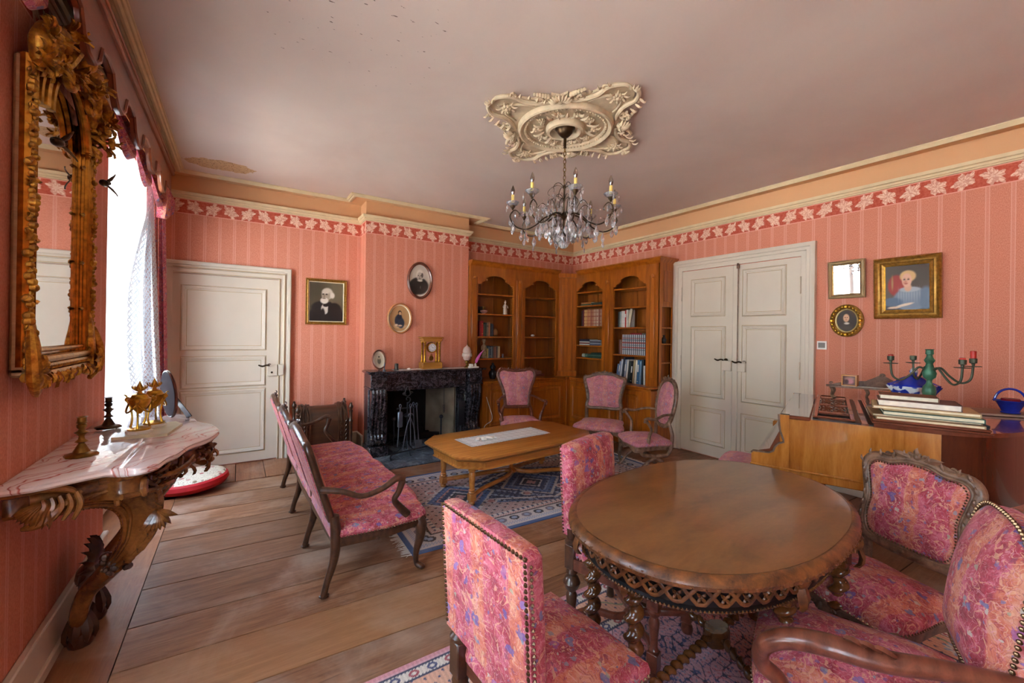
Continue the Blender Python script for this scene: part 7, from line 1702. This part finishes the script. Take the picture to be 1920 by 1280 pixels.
# basket
bk = thing('blue_basket', 'cobalt blue ceramic basket with arched handle at the right end of the piano', 'basket', pw(1.19, .91, 1.0285), PRZ)
MB().lathe([(.04, 0), (.042, .006), (.036, .012), (.045, .035), (.06, .07), (.075, .078), (.072, .082), (.055, .072), (.04, .04), (.001, .035)], 26, sx=1.1, sy=.85).build('bowl', M['cobalt'], bk)
mb = MB(); mb.tube([(cos(a)*.07, 0, .072+sin(a)*.085) for a in np.linspace(0, pi, 16)], .007, 8); mb.build('handle', M['cobalt'], bk)
MB().lathe([(.035, .06), (.042, .07), (.044, .09), (.04, .095), (.001, .088)], 20).build('liner', plain('dark_red_glass', '#7a1c28', .2), bk, label='dark red candle glass inside')
t = flatbook('loose brown sheet music lying under the blue ceramic basket', 1.02, .80, 1.010, .32, .26, .016, '#8c6a58', '#b89c88', .3, 'music_sheets', None, 'sheet music')
# bench
st = thing('piano_bench', 'low piano bench with floral fabric top at the keyboard end of the piano', 'bench', (3.50, 1.80, 0), PRZ)
mb = MB(); mb.dome(cr2([(-.20, -.42), (0, -.43), (.20, -.42), (.22, 0), (.20, .42), (0, .43), (-.20, .42), (-.22, 0)], 3), .40, .455, .49, 5, .03); mb.build('seat', M['fab2'], st)
mb = MB(); mb.box(-.18, .18, -.39, .39, .33, .40, .005); mb.build('seat_rail', M['mahog'], st)
for x in (-.16, .16):
    for y in (-.36, .36): MB().lathe([(.014, 0), (.02, .02), (.016, .05), (.024, .15), (.028, .24), (.018, .28), (.026, .30), (.022, .34)], 12, x, y).build('leg', M['mahog'], st)

# ---------------- ceiling rose ----------------
RC = (2.11, 2.50)
ro = thing('ceiling_rose', 'large cream plaster ceiling rose with four scrolled lobes above the chandelier', 'ceiling rose', (RC[0], RC[1], ZC))
def dn(mb): mb.v = [(x, y, -z) for x, y, z in mb.v]; return mb
mb = MB(); nn = 160; P = []
def rad(a):
    l4 = abs(cos(2*a))          # lobes on the axes
    return .405+.255*l4**4+.035*cos(12*a)*(1-l4)+(.075 if abs(((a-pi/4) % (pi/2)+pi/4) % (pi/2)-pi/4) < .14 else 0)
pts = [(cos(2*pi*i/nn)*rad(2*pi*i/nn), sin(2*pi*i/nn)*rad(2*pi*i/nn)) for i in range(nn)]
mb.rings([[(x, y, 0) for x, y in pts], [(x*.985, y*.985, .012) for x, y in pts], [(x*.01, y*.01, .012) for x, y in pts]]); dn(mb).build('backplate', M['rose'], ro)
def prof_ring(ps): m = MB(); m.lathe(ps, 64); return m
mb = MB(); R = []
for r, h_ in ((.30, .01), (.305, .03), (.315, .036), (.325, .03), (.335, .044), (.35, .05), (.362, .044), (.37, .02), (.37, .01)): R.append([(cos(2*pi*i/64)*r, sin(2*pi*i/64)*r, h_) for i in range(64)])
mb.rings(R, False)
R = []
for r, h_ in ((.10, .01), (.105, .04), (.12, .055), (.14, .05), (.15, .03), (.15, .01)): R.append([(cos(2*pi*i/48)*r, sin(2*pi*i/48)*r, h_) for i in range(48)])
mb.rings(R, False)
for i in range(72): a = 2*pi*i/72; mb.ball((cos(a)*.31, sin(a)*.31, .036), .0075, 5, 4)
dn(mb).build('ring_moulding', M['rose'], ro)
mb = MB(); rr = random.Random(4)
for i in range(10):
    a = 2*pi*i/10; cx, cy = cos(a)*.225, sin(a)*.225
    for k in range(6): b_ = k*pi/3; mb.ball((cx+cos(b_)*.018, cy+sin(b_)*.018, .025), .013, 6, 5)
    mb.ball((cx, cy, .034), .013, 6, 5)
    for k in range(5): d = rr.uniform(0, 6.28); mb.leaf((cx, cy, .015), (cos(d), sin(d), .15), (0, 0, 1), .055, .024, .008)
for i in range(10): a = 2*pi*(i+.5)/10; mb.leaf((cos(a)*.17, sin(a)*.17, .016), (cos(a), sin(a), .1), (0, 0, 1), .09, .035, .01)
dn(mb).build('flower_wreath', M['rose'], ro)
mb = MB()
for q in range(4):
    A = q*pi/2
    def rp(r, t_, z=.02): a = A+t_; return (cos(a)*r, sin(a)*r, z)
    for s in (-1, 1):
        mb.tube(cr([rp(.39, s*.60), rp(.42, s*.42), rp(.50, s*.26), rp(.60, s*.22), rp(.66, s*.10), rp(.655, s*.0)], 6), [.010, .017, .019, .017, .014, .012], 8)
        mb.tube(cr([rp(.40, s*.30), rp(.46, s*.22), rp(.52, s*.10), rp(.50, 0)], 5), [.006, .01, .008], 7)
        c = rp(.45, s*.46); mb.scroll((c[0], c[1], .022), .035, 1.5, .012, A, s, 'z'); c = rp(.60, s*.26); mb.scroll((c[0], c[1], .022), .025, 1.3, .010, A+1, -s, 'z')
        for k in range(5): mb.leaf(rp(.42+.05*k, s*(.5-.07*k)), (cos(A+s*1.2), sin(A+s*1.2), .2), (0, 0, 1), .055, .026, .008)
        for k in range(6): c = rp(.47+.012*k, s*(.62-.03*k), .022); mb.ball(c, .018-.001*k, 6, 5)
    for k in range(7):
        b_ = k*2*pi/7; c = rp(.54, 0); mb.ball((c[0]+cos(b_)*.024, c[1]+sin(b_)*.024, .025), .015, 6, 5)
    c = rp(.54, 0, .034); mb.ball(c, .016, 6, 5)
    for k in range(8): b_ = k*.785; c = rp(.54, 0); mb.leaf((c[0]+cos(b_)*.03, c[1]+sin(b_)*.03, .016), (cos(b_), sin(b_), .1), (0, 0, 1), .05, .022, .007)
    c = rp(.665, 0, .02)
    for k in range(5): mb.leaf(c, (cos(A+(k-2)*.6), sin(A+(k-2)*.6), .1), (0, 0, 1), .05, .028, .01)
    B = A+pi/4; c0 = (cos(B)*.41, sin(B)*.41, .014)      # shells between the lobes
    for k in range(9): d = B+(k-4)*.33; mb.leaf(c0, (cos(d), sin(d), .12), (0, 0, 1), .085, .042, .014)
    mb.ball((c0[0], c0[1], .03), .022, 8, 6)
dn(mb).build('scroll_lobes', M['rose'], ro)

# ---------------- chandelier ----------------
chd = thing('crystal_chandelier', 'bronze eight arm crystal chandelier hanging from the ceiling rose', 'chandelier', (RC[0], RC[1], 2.35))
mb = MB().lathe([(.075, .755), (.078, .745), (.07, .735), (.06, .725), (.058, .715), (.045, .70), (.03, .685), (.012, .675), (.010, .60), (.014, .598), (.001, .596)], 20); mb.build('canopy', M['brassd'], chd)
link = None
for k in range(9):
    z = .583-.031*k
    if link is None:
        m = MB(); m.tube([(cos(a)*.010, 0, sin(a)*.019) for a in np.linspace(0, 6.283, 13)[:-1]], .003, 6, closed=True); link = m.build('chain_link', M['brass'], chd); o = link
    else: o = link.copy(); COL.objects.link(o)
    o.location = (0, 0, z); o.rotation_euler = (0, 0, (k % 2)*pi/2+.4)
mb = MB(); mb.lathe([(.004, .315), (.012, .305), (.016, .29), (.008, .28), (.006, .20), (.012, .19), (.006, .18), (.006, .10), (.022, .085), (.028, .06), (.014, .045), (.007, .03), (.007, -.06), (.014, -.07), (.02, -.085), (.008, -.10)], 12); mb.build('stem', M['brassd'], chd)
mb = MB()
for k in range(6):
    a = k*pi/3+.2; c_, s_ = cos(a), sin(a)
    mb.tube(cr([(0, 0, .285), (c_*.05, s_*.05, .31), (c_*.10, s_*.10, .295), (c_*.13, s_*.13, .26), (c_*.115, s_*.115, .235)], 5), .0028, 5)
    mb.tube(cr([(0, 0, .19), (c_*.05, s_*.05, .225), (c_*.10, s_*.10, .20), (c_*.105, s_*.105, .16)], 5), .0028, 5)
mb.build('crown_wires', M['brassd'], chd)
drop = MB(); R = []
for r, h_ in ((.001, 0), (.004, -.006), (.012, -.022), (.015, -.034), (.011, -.048), (.001, -.060)): R.append([(cos(2*pi*j/6)*r, sin(2*pi*j/6)*r*.5, h_) for j in range(6)])
drop.rings(R); drop.ball((0, 0, .006), .006, 6, 4); dro = drop.build('crystal_drop', M['crystal'], chd, smooth=False); first = [True]
def put(x, y, z, s=1.0):
    if first[0]: o = dro; first[0] = False
    else: o = dro.copy(); COL.objects.link(o)
    o.location = (x, y, z); o.rotation_euler = (rr.uniform(-.1, .1), rr.uniform(-.1, .1), rr.uniform(0, 3.14)); o.scale = (s, s, s)
armm = MB(); armm.tube(cr([(.01, 0, .06), (.08, 0, .075), (.15, 0, .05), (.22, 0, -.01), (.30, 0, -.045), (.38, 0, -.02), (.42, 0, .05), (.385, 0, .10), (.345, 0, .075), (.35, 0, .05)], 6), [.007, .006, .006, .005, .004], 7)
armm.tube(cr([(.10, 0, .07), (.13, 0, .13), (.17, 0, .16), (.21, 0, .12), (.20, 0, .08)], 5), .003, 5)
cup = MB(); cup.lathe([(.006, .10), (.012, .115), (.018, .12), (.022, .135), (.014, .14), (.014, .15)], 10, .40)
dish = MB(); dish.lathe([(.01, .132), (.03, .135), (.046, .148), (.05, .16), (.047, .16), (.028, .142), (.01, .14)], 14, .40)
for k in range(12): dish.ball((.40+cos(k*.5236)*.047, sin(k*.5236)*.047, .157), .006, 5, 4)
can = MB().lathe([(.0115, .15), (.0115, .215), (.009, .216)], 12, .40)
bul = MB().lathe([(.006, .214), (.010, .222), (.016, .24), (.015, .255), (.008, .275), (.002, .29)], 12, .40)
meshes = {}
for k in range(8):
    a = radians(-123.3+45*k+4)
    for nm, m_, mt in (('arm', armm, M['brassd']), ('bobeche', dish, M['crystal']), ('candle_cup', cup, M['brassd']), ('candle_sleeve', can, M['bone']), ('bulb', bul, M['bulb'])):
        if nm not in meshes: o = m_.build(nm, mt, chd); meshes[nm] = o
        else: o = meshes[nm].copy(); COL.objects.link(o)
        o.rotation_euler = (0, 0, a)
    c_, s_ = cos(a), sin(a)
    for (r, z, sc_) in ((.42, .04, 1.0), (.385, .08, .7), (.30, -.055, 1.2), (.30, -.12, .8), (.22, -.02, 1.2), (.21, .10, 1.2), (.16, .02, 1.1), (.15, -.05, 1.0)): put(c_*r+rr.uniform(-.01, .01), s_*r+rr.uniform(-.01, .01), z, sc_*1.15)
    for q in (-.10, .10):
        put(cos(a+q)*.445, sin(a+q)*.445, .135, .7); put(cos(a+q)*.40, sin(a+q)*.40, -.01, 1.2)
for k in range(34):
    a = rr.uniform(0, 6.28); r = rr.uniform(.03, .17); put(cos(a)*r, sin(a)*r, .22-rr.random()*.28-.0, rr.uniform(.9, 1.5))
for k in range(12): a = k*pi/6; put(cos(a)*.11, sin(a)*.11, -.02, 1.4); put(cos(a+.2)*.07, sin(a+.2)*.07, -.07, 1.3)
for k in range(6): a = k*pi/3+.2; put(cos(a)*.125, sin(a)*.125, .225, 1.0)
MB().ball((0, 0, -.145), .042, 12, 9).build('crystal_ball', M['crystal'], chd, smooth=False)
mb = MB(); nz_ = 0
for k in range(8):
    a0 = radians(-123.3+45*k+4); 
    for q in np.linspace(0, 1, 12):
        r = .40-.30*q; mb.ball((cos(a0)*r, sin(a0)*r, .08+.20*q-.10*sin(pi*q)), .0065, 5, 4)
mb.build('bead_swag', M['crystal'], chd, kind='stuff')
